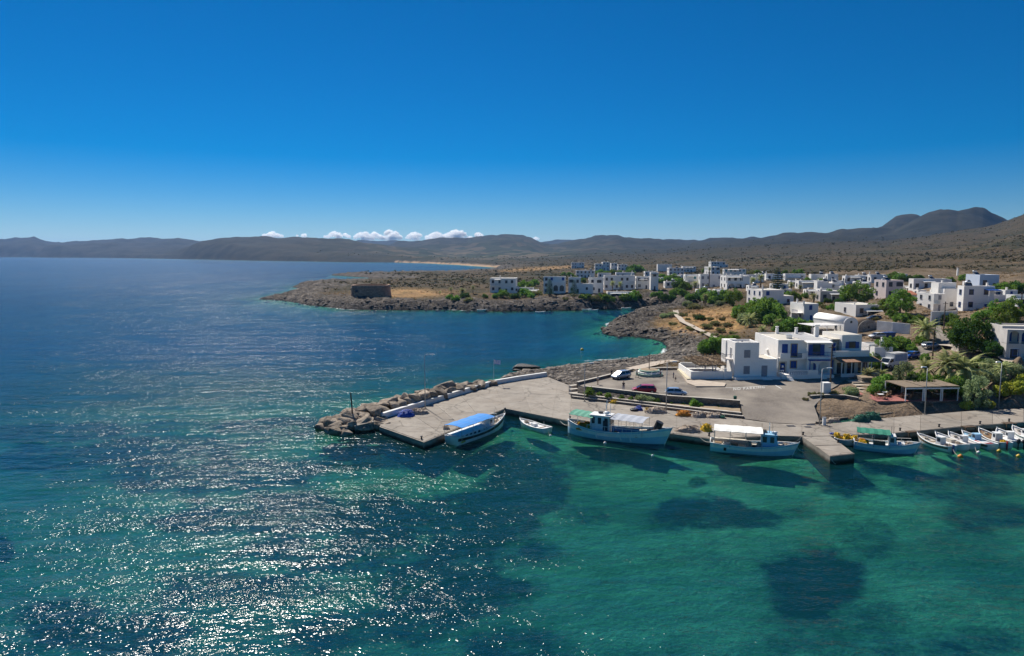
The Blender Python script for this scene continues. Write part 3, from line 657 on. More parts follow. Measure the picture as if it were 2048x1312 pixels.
BOULD = rnd_mat('boulder_limestone', (.16,.127,.097), (.41,.335,.255), 1.1, .95, .9, .28, 2.6, .2)
def boulder_mesh(seed):
    rr = random.Random(seed); bm = bmesh.new()
    pts = []
    for _ in range(20):
        v = Vector((rr.gauss(0,1), rr.gauss(0,1), rr.gauss(0,1))).normalized()
        v = Vector((math.copysign(abs(v.x)**.7, v.x), math.copysign(abs(v.y)**.7, v.y)*.8, math.copysign(abs(v.z)**.75, v.z)*.62))*rr.uniform(.85, 1.1)
        bm.verts.new(v)
    r = bmesh.ops.convex_hull(bm, input=bm.verts); bmesh.ops.delete(bm, geom=[g for g in r['geom_interior'] if isinstance(g, bmesh.types.BMVert)], context='VERTS')
    bmesh.ops.triangulate(bm, faces=bm.faces)
    bmesh.ops.bevel(bm, geom=list(bm.edges), offset=.055, segments=1, affect='EDGES')
    me = bpy.data.meshes.new('boulder'); bm.to_mesh(me); bm.free(); me.materials.append(BOULD); return me
BM = [boulder_mesh(i) for i in range(7)]
rr = random.Random(5)
def boulder(x, y, z, s, group='breakwater boulders', label='big pale limestone boulder heaped on the breakwater'):
    o = link('boulder', rr.choice(BM), None, (x, y, z), label=label, cat='boulder', group=group)
    o.rotation_euler = (rr.uniform(-.35,.35), rr.uniform(-.35,.35), rr.uniform(0, 6.3)); o.scale = (s*rr.uniform(.85,1.25), s*rr.uniform(.8,1.1), s*rr.uniform(.8,1.05)); return o
L0, L1 = bw[0], G(1005, 767, QUAY_Z)
d = (L1-L0); nv = Vector((-d.y, d.x, 0)).normalized(); Ln = d.length; d.normalize()
k = 0.
while k < Ln:
    taper = 1 - .55*max(0, (k/Ln-.6)/.4)
    for off, z in ((2.0,2.0),(3.9,1.9),(5.8,1.2),(7.6,.4),(9.2,-.3)):
        if off > 9.6*taper: continue
        q = L0 + d*(k+rr.uniform(-.7,.7)) + nv*(off*taper+rr.uniform(-.4,.4))
        boulder(q.x, q.y, z*taper+rr.uniform(-.25,.25), rr.uniform(1.2,1.95)*(.75+.25*taper))
    k += 2.1
tip = G(713, 846, .5)
for i in range(46):
    a = rr.uniform(0, 6.28); q = rr.random()**.5*5.7
    x, y = tip.x+math.cos(a)*q*1.0, tip.y+math.sin(a)*q*.9
    boulder(x, y, 1.6*(1-(q/6.2)**1.6)+rr.uniform(-.45,.15), rr.uniform(1.05,1.75), 'boulders of the breakwater head', 'big limestone boulder in the round heap at the breakwater head')
# concrete plinth at the breakwater head
p = G(725, 852, .6); t = thing('concrete_block', 'tilted concrete block among the boulders at the breakwater head', 'block', (p.x, p.y, .4), .5)
b = MB().box(-1.5, 1.5, -1.2, 1.2, -.8, 1.0).build('body', QUAYC, t); t.rotation_euler = (.12, -.1, .5)
# sea rocks off the pebble beach
DARKROCK = pm('wet_rock', (.008,.007,.006), (.028,.024,.02), 2.5, .6, 1., 3, bdist=.2)
for u, v, s, lab in [(1050,736,2.3,'dark wet rock standing in the shallows off the pebble beach'), (1101,737,.9,'small dark rock awash beside the larger wet rock'), (1033,741,.7,'little dark rock nearest the breakwater root')]:
    p = G(u, v); o = link('sea_rock', BM[3].copy(), None, (p.x, p.y, .1), label=lab, cat='rock'); o.data.materials[0] = DARKROCK; o.scale = (s*1.6, s, s*.62)
# broken rock and stones along the shore: one mass nobody could count
def rock_field(name, label, x, y, size, mat, seed, sink=.25):
    rs = np.random.default_rng(seed); n = len(x); gr = (1+5**.5)/2
    iv = np.array([(-1,gr,0),(1,gr,0),(-1,-gr,0),(1,-gr,0),(0,-1,gr),(0,1,gr),(0,-1,-gr),(0,1,-gr),(gr,0,-1),(gr,0,1),(-gr,0,-1),(-gr,0,1)])/1.9
    fi = np.array([(0,11,5),(0,5,1),(0,1,7),(0,7,10),(0,10,11),(1,5,9),(5,11,4),(11,10,2),(10,7,6),(7,1,8),(3,9,4),(3,4,2),(3,2,6),(3,6,8),(3,8,9),(4,9,5),(2,4,11),(6,2,10),(8,6,7),(9,8,1)])
    V = iv[None]*rs.uniform(.6, 1.25, (n, 12, 1))*rs.uniform(.55, 1.3, (n, 1, 3))*np.array([1.25, 1.25, .6]); a = rs.uniform(0, 6.28, n); c, s_ = np.cos(a)[:,None], np.sin(a)[:,None]
    V = np.stack([V[:,:,0]*c-V[:,:,1]*s_, V[:,:,0]*s_+V[:,:,1]*c, V[:,:,2]], 2)*size[:,None,None]
    z = landz(x, y)-size*sink; V += np.stack([x, y, z], 1)[:,None]
    Fq = (fi[None]+(np.arange(n)*12)[:,None,None]).reshape(-1, 3)
    link(name, np_mesh(name, V.reshape(-1, 3), Fq, mat, smooth=False), label=label, kind='stuff')
SHORE = pm('shore_rock', (.026,.023,.021), (.19,.16,.13), .55, .95, .8, 4, lo=.35, hi=.68, bdist=.1)
rs_ = np.random.default_rng(17); N_ = 60000
a_ = rs_.uniform(-.38, .27, N_); y_ = np.exp(rs_.uniform(np.log(168), np.log(440), N_)); x_ = a_*y_
sd_ = poly_sd(x_, y_, CPOLY); ok = (sd_ > -1.5) & (sd_ < 15) & (rs_.random(N_) < np.exp(-np.abs(sd_-3)/5)); x_, y_ = x_[ok][:11000], y_[ok][:11000]
rock_field('shore_rocks', 'dark jagged rock and rubble along the headland and cliff shores', x_, y_, (.12+rs_.gamma(1.5, .15, len(x_)))*(.6+y_/420), SHORE, 3, .3)
x_ = rs_.uniform(-3, 48, 40000); y_ = rs_.uniform(128, 178, 40000); sd_ = poly_sd(x_, y_, CPOLY); ok = (sd_ > -1.) & (sd_ < 13) & (poly_sd(x_, y_, QP) < -.6) & (poly_sd(x_, y_, PP) < -.8); x_, y_ = x_[ok][:4500], y_[ok][:4500]
rock_field('beach_stones', 'grey pebbles and stones on the little beach by the plaza', x_, y_, .12+rs_.gamma(1.4, .12, len(x_)), pm('beach_stone', (.09,.078,.066), (.26,.22,.18), .8, .95), 4)
# ================================================================== BUILDINGS
BLUE = pm('blue_paint', (.012,.055,.26), (.02,.08,.32), 2, .5)
TEAL = pm('teal_paint', (.06,.24,.27), (.09,.30,.33), 2, .55)
GREY = pm('grey_paint', (.30,.30,.32), (.24,.24,.26), 2, .6)
DARK = pm('dark_paint', (.04,.045,.06), None, 1, .5)
OCHRE = pm('ochre_trim', (.55,.40,.16), (.48,.34,.13), 3, .8)
GLASS = pm('window_glass', (.02,.03,.045), (.05,.06,.08), .6, .12, spec=.6)
ROOFW = pm('roof_screed', (.62,.57,.48), (.50,.46,.39), .45, .9, .2, 5)
ROOFG = pm('roof_grey', (.46,.45,.43), (.36,.35,.34), .5, .9)
ROOFB = pm('roof_brown', (.24,.15,.09), (.31,.21,.13), .5, .95, .4, 5)
TILE = pm('terracotta', (.45,.17,.09), (.38,.14,.08), 2, .85, .5, 8)
PINK = pm('pale_pink_wash', (.72,.60,.56), (.66,.55,.51), .5, .85)
BLUESHADE = pm('blue_shaded_wall', (.60,.66,.76), (.54,.60,.70), .4, .85)  # bluish shade on the topmost right block house, put into its wall colour
GREYWASH = pm('grey_render', (.60,.56,.52), (.50,.46,.43), .5, .9)
SOLAR = pm('solar_glass', (.02,.03,.05), None, 1, .1, spec=.7)
STEEL = pm('tank_steel', (.62,.63,.65), None, 1, .3, metal=.7)
THATCH = pm('brush_thatch', (.17,.115,.07), (.34,.25,.16), 3.5, .95, .9, 14, lo=.3, hi=.6)
CANVAS = pm('awning_canvas', (.72,.71,.67), (.64,.62,.58), 1.5, .8)
AWN_BROWN = pm('brown_awning', (.33,.19,.12), (.27,.155,.10), 2, .85)
WC = dict(blue=BLUE, teal=TEAL, grey=GREY, dark=DARK, glass=GLASS, white=WHITE)
_wm = {}
def _open_mesh(kind, w_, h_, col):
    k = (kind, round(w_,1), round(h_,1), col)
    if k in _wm: return _wm[k]
    w2 = w_/2; fr = MB(); pn = MB(); parts = {}
    fr.box(-w2-.09, -w2, -.07, .05, 0, h_); fr.box(w2, w2+.09, -.07, .05, 0, h_)
    fr.box(-w2-.09, w2+.09, -.075, .05, h_, h_+.09)
    if kind == 'win': fr.box(-w2-.14, w2+.14, -.13, .05, -.09, 0)
    pn.box(-w2, w2, -.03, .05, 0, h_)
    shs = []
    if kind == 'shut':
        for s in (-1, 1):
            sh = MB(); shs.append(sh); sh.box(*(sorted((s*.02, s*(w2-.02)))), -.065, -.03, .03, h_-.03)
            for q in range(1, 6): sh.box(*(sorted((s*.1, s*(w2-.1)))), -.085, -.065, h_*q/6-.05, h_*q/6+.05)
    elif kind == 'open':
        for s in (-1, 1): shs.append(MB().box(*(sorted((s*(w2+.1), s*(w2*2+.05)))), -.11, -.04, .0, h_))
    elif kind == 'door':
        for zz in (.12, .55): shs.append(MB().box(-w2+.12, w2-.12, -.055, -.03, h_*zz, h_*(zz+.33)))
    _wm[k] = (fr.mesh('frame', WC[col] if kind != 'door' else WHITE), pn.mesh('pane', GLASS if kind in ('win','open') else WC[col]), [sh.mesh('shutter', WC[col]) for sh in shs])
    return _wm[k]
def opening(par, face, x, z, w_, h_, kind='win', col='blue', y=0, W=0):
    """window or door on a wall: face f(ront) / l(eft) / r(ight) / b(ack)"""
    fr, pn, sh = _open_mesh(kind, w_, h_, col)
    loc, rz = {'f': ((x, y, z), 0), 'l': ((y, x, z), -math.pi/2), 'r': ((W, x, z), math.pi/2)}[face]
    o = link('door' if kind == 'door' else 'window', pn, par, loc, rz)
    link('frame', fr, o)
    for q in sh: link('panel' if kind == 'door' else 'shutter', q, o)
    return o
def arch_poly(x0, x1, z0, zs, n=10):
    r = (x1-x0)/2; c = (x0+x1)/2
    return [(c+r*math.cos(math.pi*k/n), zs+r*math.sin(math.pi*k/n)) for k in range(n+1)]
def arcade(m, xs, z0, z1, zs, y0, y1):
    """wall with arched openings; xs = [start, a0, b0, a1, b1, ..., end]"""
    m.box(xs[0], xs[1], y0, y1, z0, z1)
    for i in range(1, len(xs)-1, 2):
        a, b = xs[i], xs[i+1]
        arc = arch_poly(a, b, z0, zs)
        m.xprism([(a, z1), (a, zs)] + arc[::-1][1:-1] + [(b, zs), (b, z1)], y0, y1)
        m.box(b, xs[i+2], y0, y1, z0, z1)
    return m
def shell(par, x0, x1, y0, y1, h, mat, roof=ROOFW, par_h=.3, down=2.2, th=.28, name='wall'):
    m = MB(); m.box(x0, x1, y0, y1, -down, h-par_h)
    # parapet: four strips butted end to end
    m.box(x0, x1, y0, y0+th, h-par_h+.001, h); m.box(x0, x1, y1-th, y1, h-par_h+.001, h)
    m.box(x0, x0+th, y0+th, y1-th, h-par_h+.001, h); m.box(x1-th, x1, y0+th, y1-th, h-par_h+.001, h)
    o = m.build(name, mat, par)
    MB().box(x0+th+.01, x1-th-.01, y0+th+.01, y1-th-.01, h-par_h+.002, h-par_h+.05).build('roof', roof, par)
    return o
def chimney(par, x, y, z, h=1.2, s=.45, mat=None):
    m = MB(); m.box(x-s/2, x+s/2, y-s/2, y+s/2, z-.5, z+h*.75); m.box(x-s*.35, x+s*.35, y-s*.35, y+s*.35, z+h*.75, z+h*.9); m.box(x-s*.6, x+s*.6, y-s*.6, y+s*.6, z+h*.9, z+h)
    m.build('chimney', mat or WHITE, par)
def heater(par, x, y, z, rz=0):
    o = MB().add([(-.9,-.6,.15),(.9,-.6,.15),(.9,.7,1.0),(-.9,.7,1.0),(-.9,-.55,.07),(.9,-.55,.07),(.9,.75,.92),(-.9,.75,.92)], [(0,1,2,3),(7,6,5,4),(0,4,5,1),(1,5,6,2),(2,6,7,3),(3,7,4,0)]).build('solar_heater', SOLAR, par, loc=(x, y, z), rotz=rz)
    MB().tube([(-.75,.85,1.25),(.75,.85,1.25)], .27, 10).build('tank', STEEL, o, True)
    MB().box(-.8,-.7,.6,.8,-.3,.95).box(.7,.8,.6,.8,-.3,.95).build('stand', STEEL, o)
def pergola(par, x0, x1, y0, y1, z, mat=CANVAS, post=WHITE, n=2, zb=0, th=.12, slope=0):
    c = [(x0,y0,z-slope),(x1,y0,z-slope),(x1,y1,z),(x0,y1,z)]
    MB().add([(a,b,q+dz) for dz in (0, th) for a, b, q in c], [(3,2,1,0),(4,5,6,7),(0,1,5,4),(1,2,6,5),(2,3,7,6),(3,0,4,7)]).build('awning', mat, par)
    for i in range(n):
        x = x0+.1+(x1-x0-.2)*i/max(1, n-1)
        MB().box(x-.07, x+.07, y0+.05, y0+.19, zb-.3, z-slope-.002).build('post', post, par)
def ppm_at(p): return FPX/(p.y*CP + (CAM_H-p.z)*SP)
WCOUNT = [0]
def house(label, uc, vb, vt, wf, wl, yaw=4, mat=WHITE, roof=ROOFW, col='blue', cat='house', wins=True, seed=None, fl=None, extra=(), kind=None, name='house', rooftype='flat', base=None, group='whitewashed village houses'):
    """uc, vb: foot of the front left corner in the photo; vt: roof row there; wf, wl: front and left wall widths in photo pixels"""
    yaw -= 7; p = base or hit(uc, vb); k = ppm_at(p); a = R(yaw) + math.atan2(p.x, p.y)
    w_ = wf/k/max(.35, math.cos(a)); d_ = max(3.5, wl/k/max(.22, math.sin(abs(a)))); h_ = (vb-vt)/k
    d_ = min(d_, 16)
    rs = random.Random(seed if seed is not None else int(uc*7+vb))
    t = thing(name, label, cat, p, R(yaw), group)
    if rooftype == 'flat': shell(t, 0, w_, 0, d_, h_, mat, roof)
    else:
        r_ = w_/2; hs = h_-r_*.78
        MB().box(0, w_, 0, d_, -2, hs).build('wall', mat, t)
        arc = [(w_/2+(r_+.0)*math.cos(math.pi*q/14), hs+r_*.78*math.sin(math.pi*q/14)) for q in range(15)]
        MB().xprism([(w_, hs)] + arc[1:-1] + [(0, hs)], .0, d_).build('gable', mat, t)
        arc2 = [(w_/2+(r_+.08)*math.cos(math.pi*q/14), hs+.02+(r_*.78+.08)*math.sin(math.pi*q/14)) for q in range(15)]
        MB().xprism(arc2 + arc[::-1], .3, d_+.05).build('roof', roof, t, True)
        o = MB().tube([(w_/2, -.06, hs+.35), (w_/2, .02, hs+.35)], .32, 12).build('window', GLASS, t)
        opening(t, 'l', d_*.25, hs*.45, .7, 1.0, 'win', col)
    nf = fl or max(1, round(h_/3.4)); fh = h_/nf
    ww = max(.8, min(1.15, w_/6)); wh = min(1.5, fh*.48)
    if wins:
        for f in range(nf):
            n = max(1, int(w_/2.9))
            for i in range(n):
                if rs.random() < .14: continue
                x = w_*(i+.5)/n + rs.uniform(-.2, .2); kd = kind or rs.choice(['win','win','shut','open' if n < 3 else 'shut'])
                if f == 0 and i == n//2: opening(t, 'f', x, .05, ww, min(2.1, fh*.75), 'door', col)
                else: opening(t, 'f', x, f*fh+fh*.32, ww, wh, kd, col)
            n = max(1, int(d_/3.6))
            for i in range(n):
                if rs.random() < .25: continue
                opening(t, 'l', d_*(i+.5)/n, f*fh+fh*.32, ww*.9, wh*.9, 'win', col)
    for e in extra:
        q = e[0]
        if q == 'ch': chimney(t, e[1]*w_, e[2]*d_, h_, e[3] if len(e) > 3 else 1.3)
        elif q == 'sol': heater(t, e[1]*w_, e[2]*d_, h_-.2, R(rs.uniform(-20, 20)))
        elif q == 'perg': pergola(t, e[1]*w_, e[2]*w_, -e[3], -.01, e[4]*h_, e[5] if len(e) > 5 else CANVAS, zb=(e[6]*h_ if len(e) > 6 else 0), slope=.25)
        elif q == 'wing':                     # lower block in front: x0, x1 (share), depth out, height share
            o = MB().box(e[1]*w_, e[2]*w_, -e[3], -.01, -2.2, e[4]*h_).build('wing', mat, t)
            MB().box(e[1]*w_+.2, e[2]*w_-.2, -e[3]+.2, -.2, e[4]*h_+.002, e[4]*h_+.04).build('roof', roof, o)
            ww2 = (e[2]-e[1])*w_; n = max(1, int(ww2/2.6))
            for i in range(n): opening(t, 'f', e[1]*w_+ww2*(i+.5)/n, .9, .95, min(1.2, e[4]*h_*.4), 'win', col, y=-e[3])
        elif q == 'awing':                    # wing with two arched windows
            x0, x1, dp, hh = e[1]*w_, e[2]*w_, e[3], e[4]*h_
            xs = [x0, x0+(x1-x0)*.12, x0+(x1-x0)*.44, x0+(x1-x0)*.56, x0+(x1-x0)*.88, x1]
            arcade(MB(), xs, 0, hh, hh*.55, -dp, -dp+.3).box(x0, x1, -dp+.3, -.01, hh-.25, hh-.001).box(x0, x0+.3, -dp+.3, -.01, -2, hh-.26).box(x1-.3, x1, -dp+.3, -.01, -2, hh-.26).box(x0, x1, -dp, -dp+.3, -2, -.001).build('wing', mat, t)
            for i in (1, 3): MB().box(xs[i], xs[i+1], -dp+.2, -dp+.26, hh*.25, hh*.55+(xs[i+1]-xs[i])/2).build('window', GLASS, t); MB().box(xs[i], xs[i+1], -dp+.02, -dp+.28, 0, hh*.25).build('wall', mat, t)
        elif q == 'side':                     # annex on the right: width m, height share, depth share
            o = MB().box(w_+.004, w_+e[1], .4, d_*e[3], -2.2, e[2]*h_).build('annex', mat, t)
            MB().box(w_+.2, w_+e[1]-.2, .6, d_*e[3]-.2, e[2]*h_+.002, e[2]*h_+.04).build('roof', roof, o)
            opening(t, 'f', w_+e[1]/2, e[2]*h_*.35, .9, min(1.2, e[2]*h_*.4), 'win', col, y=.4)
        elif q == 'bal':                      # balcony on the front: x0, x1, z share, out
            x0, x1, z, dp = e[1]*w_, e[2]*w_, e[3]*h_, e[4]
            o = MB().box(x0, x1, -dp, -.004, z-.15, z).build('balcony', mat, t)
            rl = MB().box(x0, x1, -dp, -dp+.06, z+.85, z+.92)
            for i in range(int((x1-x0)/.45)+1): rl.box(x0+i*.45, x0+i*.45+.05, -dp+.005, -dp+.055, z, z+.85)
            rl.build('railing', e[5] if len(e) > 5 else BLUE, o)
        elif q == 'arch':                     # arched loggia across the front: count, height share, depth out, z share
            n, hh, dp, z0 = e[1], e[2]*h_, e[3], (e[4]*h_ if len(e) > 4 else 0)
            pw = w_*.06; aw = (w_-pw*(n+1))/n; xs = [0]
            for i in range(n): xs += [pw+(aw+pw)*i, pw+(aw+pw)*i+aw]
            xs.append(w_); zs = z0+hh*.9-aw/2
            arcade(MB(), xs, z0, z0+hh, max(z0+.6, zs), -dp, -dp+.3).box(0, w_, -dp+.3, -.004, z0+hh-.2, z0+hh-.001).box(0, .3, -dp+.3, -.004, z0, z0+hh-.21).box(w_-.3, w_, -dp+.3, -.004, z0, z0+hh-.21).build('arcade', mat, t)
            if z0 == 0: MB().box(0, w_, -dp, -.004, -2.2, -.001).build('plinth', mat, t)
    return t, w_, d_, h_

# ---- far village, left to right (corner u, foot v, roof v, front px, left px)
house('white seaside house with dark balcony standing alone near the fort end of the village', 980, 585, 556.5, 51, 13, 3, col='dark', extra=[('ch',.35,.5),('bal',.0,.42,.5,1.2,DARK),('perg',.18,.42,1.3,.93,WHITE,.55),('side',.8,.35,.9)], seed=3)
house('square white two-storey house with two arched windows behind the first Norfolk pine', 1087, 588, 553, 44, 3, 3, col='blue', extra=[('awing',.38,1.0,2.0,.70)], seed=4)
house('white house with low side wing behind the second Norfolk pine', 1137, 586, 554.5, 24, 3, 3, col='dark', extra=[('side',6.5,.6,.8),('ch',.2,.3)], seed=5)
house('white house with a blue arched doorway left of the long villa', 1177, 585, 555.5, 29, 3, 3, col='dark', extra=[('ch',.1,.4)], seed=6)
house('long white villa with row of upper windows behind two palms', 1208, 580, 551, 61, 4, 3, col='grey', extra=[('bal',.82,.98,.47,.9,DARK),('ch',.9,.6)], seed=7)
house('white house with terrace and bright green tree at its left', 1301, 580, 545, 15, 4, 3, col='dark', extra=[('perg',0,.9,1.6,.92,DARK,.55),('ch',.3,.7,.9)], seed=8)
house('low white house between long villa and green tree', 1272, 578, 553, 27, 4, 3, col='dark', extra=[('perg',.2,.8,2,.8)], seed=9)
house('white cube house standing behind the gap left of the long villa', 1152, 556, 541, 37, 3, 4, col='dark', extra=[('ch',.5,.5),('sol',.8,.5)], seed=10)
house('isolated small white house highest on the left above an ochre field', 1143, 537, 525, 25, 3, 4, col='dark', extra=[('ch',.1,.5),('ch',.6,.5)], seed=11)
house('leftmost white house of the crowded upper cluster', 1190, 541, 527.5, 14, 3, 4, col='dark', extra=[('ch',.3,.5)], seed=12)
house('tallest white house of the crowded upper cluster', 1205, 541, 524.5, 14, 4, 6, col='dark', extra=[('ch',.3,.5),('ch',.8,.4)], seed=13)
house('white house with stepped roofs right of the upper cluster centre', 1222, 540, 526.5, 12, 3, 6, col='dark', extra=[('ch',.6,.5)], seed=14)
house('rightmost low white house of the crowded upper cluster', 1236, 540, 529, 18, 3, 4, col='dark', extra=[('ch',.5,.5)], seed=15)
house('low white house roofs behind the long villa', 1232, 557, 545, 36, 4, 3, col='dark', extra=[('ch',.4,.5),('ch',.9,.5)], seed=16)
house('small white house right behind the long villa roofline', 1196, 556, 546, 26, 3, 3, col='dark', seed=17)
house('plain pale grey-white block with blank front on the upper row', 1315, 543, 528.5, 28, 3, 2, col='white', wins=False, extra=[('ch',.5,.5,.6)], seed=18)
house('white house with small chimney above the pinkish parasol roof', 1338, 551, 536, 29, 5, 5, col='dark', extra=[('ch',.15,.6),('sol',.6,.5)], seed=19)
house('long low white house on the upper row right of the plain block', 1366, 544, 533, 25, 4, 5, col='dark', extra=[('ch',-.1,.4,1.6),('perg',.1,.8,1.8,.85)], seed=20)
house('white house topmost on the slope of the middle village', 1422, 537, 523.5, 27, 5, 7, col='dark', extra=[('ch',.0,.3),('ch',.45,.4),('side',3,.6,.8)], seed=21)
house('white house with dark windows beside the tall slender palm', 1422, 550, 534, 17, 24, 10, col='dark', extra=[('ch',.4,.5,.7)], seed=22)
house('white house with flat roof and teal-shaded terrace on upper right row', 1448, 553, 538, 42, 3, 5, col='teal', extra=[('perg',.15,.65,1.6,.93,WHITE,.3)], seed=23)
house('long white terrace house with green blinds left of the tall slender palm', 1370, 575, 549, 26, 4, 5, col='teal', extra=[('perg',.1,.8,2.,.9,CANVAS,.5),('perg',0,.6,3.,.5)], seed=24)
house('white house with pale shutters right of the tall slender palm', 1400, 577, 548.5, 42, 4, 5, col='grey', kind='shut', extra=[('ch',.2,.5,.6)], seed=25)
house('large white house with long upper awning and two arched lower windows', 1452, 578, 552, 45, 12, 8, col='dark', extra=[('perg',.0,.6,2.2,.93,CANVAS,.5),('ch',.1,.4),('arch',3,.45,1.4)], seed=26)
house('white house with dark upper windows behind the big Norfolk pine', 1532, 561, 547.5, 36, 3, 3, col='dark', extra=[('ch',.02,.3,1.5),('sol',.7,.4),('perg',0,1,2.2,.3)], seed=27)
house('low white house right of the big Norfolk pine', 1570, 561, 547.5, 38, 4, 3, col='dark', extra=[('perg',.1,.9,2.,.45)], seed=28)
house('white block house with solar heater on the back row', 1622, 562, 548.5, 26, 4, 5, col='white', wins=False, extra=[('sol',.8,.4),('side',4,.9,.9)], seed=29)
house('small white house with chimney on the back row beside the solar heater house', 1655, 562, 548, 19, 4, 5, col='dark', extra=[('ch',.3,.4),('sol',.6,.5)], seed=30)
house('low white house with awning below the back row', 1597, 578, 561.5, 34, 7, 6, col='dark', extra=[('perg',.1,.9,2.2,.85),('ch',.2,.5,.6)], seed=31)
house('small white house with slatted porch in the village middle', 1634, 579, 562.5, 20, 4, 6, col='dark', extra=[('sol',.9,.5),('side',5,.75,.9)], seed=32)
house('white house with roof tank right of the slatted porch house', 1664, 580, 564, 18, 5, 6, col='dark', extra=[('sol',.4,.5),('perg',0,1,2,.6)], seed=33)
house('white house with bright yard wall on the upper right row', 1690, 567, 551.5, 36, 5, 6, col='dark', extra=[('ch',.1,.4,.7),('perg',.2,.7,2,.85)], seed=34)
house('flat-roofed white house left of the pink-walled house on the upper row', 1742, 566, 549, 26, 7, 8, col='dark', extra=[('ch',-.05,.3,1.4),('sol',.6,.5)], seed=35)
house('pale pink two-storey house with arched ground floor windows', 1771, 597, 560.5, 30, 22, 10, PINK, col='dark', extra=[('sol',.4,.5),('ch',.1,.5,.5)], seed=36)
house('white house with recessed porch and solar heater right of the pink house', 1826, 583, 557.5, 58, 4, 6, col='dark', extra=[('sol',.6,.4),('perg',.25,.6,1.6,.8,WHITE,.4),('side',2,.95,.9)], seed=37)
house('tall white house with blank angled walls in the right village', 1874, 617, 565.5, 30, 8, 10, col='dark', wins=False, extra=[('wing',.1,1.0,2.0,.78),('ch',.4,.5,.7)], seed=38)
house('narrow pale tower-like house right of the blank angled walls', 1907, 618, 579, 15, 20, 10, col='dark', wins=False, seed=381)
house('white two-storey house with striped canopy and blue double window', 1925, 622, 572, 51, 4, 2, col='blue', extra=[('sol',.25,.5),('perg',.65,1.05,2.6,.87,BLUE,.5),('ch',.9,.7,.9)], seed=39)
house('pale blue-shaded block house topmost at right', 1958, 579, 549.5, 32, 24, 6, BLUESHADE, col='dark', extra=[('sol',.2,.5),('ch',-.6,.8,2.2)], seed=40)
house('white house with small teal pergola balcony and grey right wall', 1866, 623, 587.5, 21, 30, 14, WHITE, col='grey', extra=[('bal',.0,.4,.45,.9,TEAL)], seed=41)
house('arched white house peeking in at the right edge behind shrubs', 2028, 612, 590, 30, 6, 4, WHITE2, col='dark', extra=[('arch',2,.7,1.5)], seed=42)
house('white house with three side windows and tall chimney behind leafy shrubs', 1524, 612, 580, 40, 31, 12, col='blue', kind='shut', extra=[('ch',.02,.03,1.9),('side',4.2,.62,.7)], seed=43)
h2, w2_, d2_, hh2 = house('white two-storey house with blue balcony railing on its sunlit side', 1607, 644, 607.5, 26, 27, 12, col='blue', kind='shut', extra=[('ch',.1,.6,1.2),('ch',-.0,.05,.9)], seed=44)
MB().box(-1.9, -.004, .6, 4.2, 2.7, 2.9).build('balcony', WHITE, h2)
rl = MB().box(-1.9, -1.84, .6, 4.2, 3.7, 3.78)
for i in range(9): rl.box(-1.895, -1.845, .62+i*.43, .67+i*.43, 2.9, 3.7)
rl.build('railing', BLUE, h2)
st = MB()
for i in range(9): st.box(-1.9, -.01, 4.2+i*.3, 4.5+i*.3, -1, 2.6-i*.28)
st.build('stair', WHITE, h2)
house('flat white single-storey block with wide side awning', 1711, 634, 609.5, 41, 40, 12, col='grey', extra=[('perg',.3,1.25,2.6,.55,CANVAS),('ch',.3,.4,.4)], seed=45)
house('roofless beige ruin with open window gaps behind shrubs', 1552, 634, 613, 27, 8, 10, STONE_PALE, ROOFB, 'dark', 'ruin', seed=46, name='ruin', group=None)
house('low beige house with dark veranda in the village middle', 1640, 604, 583, 50, 10, 8, GREYWASH, ROOFG, 'dark', extra=[('perg',.3,1.0,2.4,.8,CANVAS)], seed=47)
house('white barrel-vaulted chapel behind the harbour houses', 1687, 671, 635, 25, 60, 14, WHITE, WHITE, 'grey', 'chapel', wins=False, rooftype='barrel', name='chapel', group=None)
house('brown stone warehouse with vaulted roof beside the chapel', 1716, 666, 640, 37, 40, 14, STONE_PALE, ROOFB, 'dark', 'warehouse', wins=False, rooftype='barrel', name='warehouse', group=None)
house('small stone chapel with arched doorway and rounded roof beside the road', 1917, 706, 680, 16, 14, -14, STONE_PALE, GREYWASH, 'dark', 'chapel', wins=False, rooftype='barrel', name='roadside_chapel', group=None)
for a in [('low white cottage between the arched house and the left palm of the pair',1500,566,555,26,3,40),('white cottage with a roof tank just above the large arched house',1482,560,549,28,3,50),('small white house squeezed behind the twin palms',1512,557,548,22,3,51),('white cottage at the foot of the big Norfolk pine',1545,580,568,30,6,52),('low white house under the big Norfolk pine at right',1580,572,561,26,5,53),
  ('small cubic white house between beige veranda house and bright green tree',1672,594,581,20,6,54),('low white cottage behind the beige veranda house',1640,590,578,24,6,55),('white cottage with bare front left of the bright green tree',1668,572,561,18,5,56),('low white house above the bright green tree',1712,574,563,26,5,57),('white cottage right of the flat-roofed house on the upper row',1770,560,550,22,5,58),
  ('long low white house left of the low cottage behind the long terrace',1300,566,555,26,4,59),('white cottage above the inlet shrubs',1330,576,563,24,4,60),('low white house beside the pinkish parasol',1345,560,549,20,4,61),('white cottage behind the white house with terrace and green tree',1290,552,543,22,4,62),('low white outbuilding right of the large arched house',1498,583,571,18,6,63),
  ('white cottage below the recessed porch house',1850,598,584,24,6,64),('low white house with bright roof right of the pink house',1806,584,572,18,5,65),('small white outbuilding beside the striped canopy house',1982,606,590,26,6,66),('long white wall-like house low on the seafront terrace',1215,594,584,50,5,67),('white seaside annex right of the lone seaside house',1034,586,575,34,3,68)]:
    house(a[0], a[1], a[2], a[3], a[4], a[5], 5, col=['dark','blue','grey'][a[6] % 3], extra=[('ch',.2+.1*(a[6] % 5),.5,.8)]+([('sol',.7,.5)] if a[6] % 3 == 0 else [])+([('perg',.1,.8,1.8,.8)] if a[6] % 2 else []), seed=a[6])
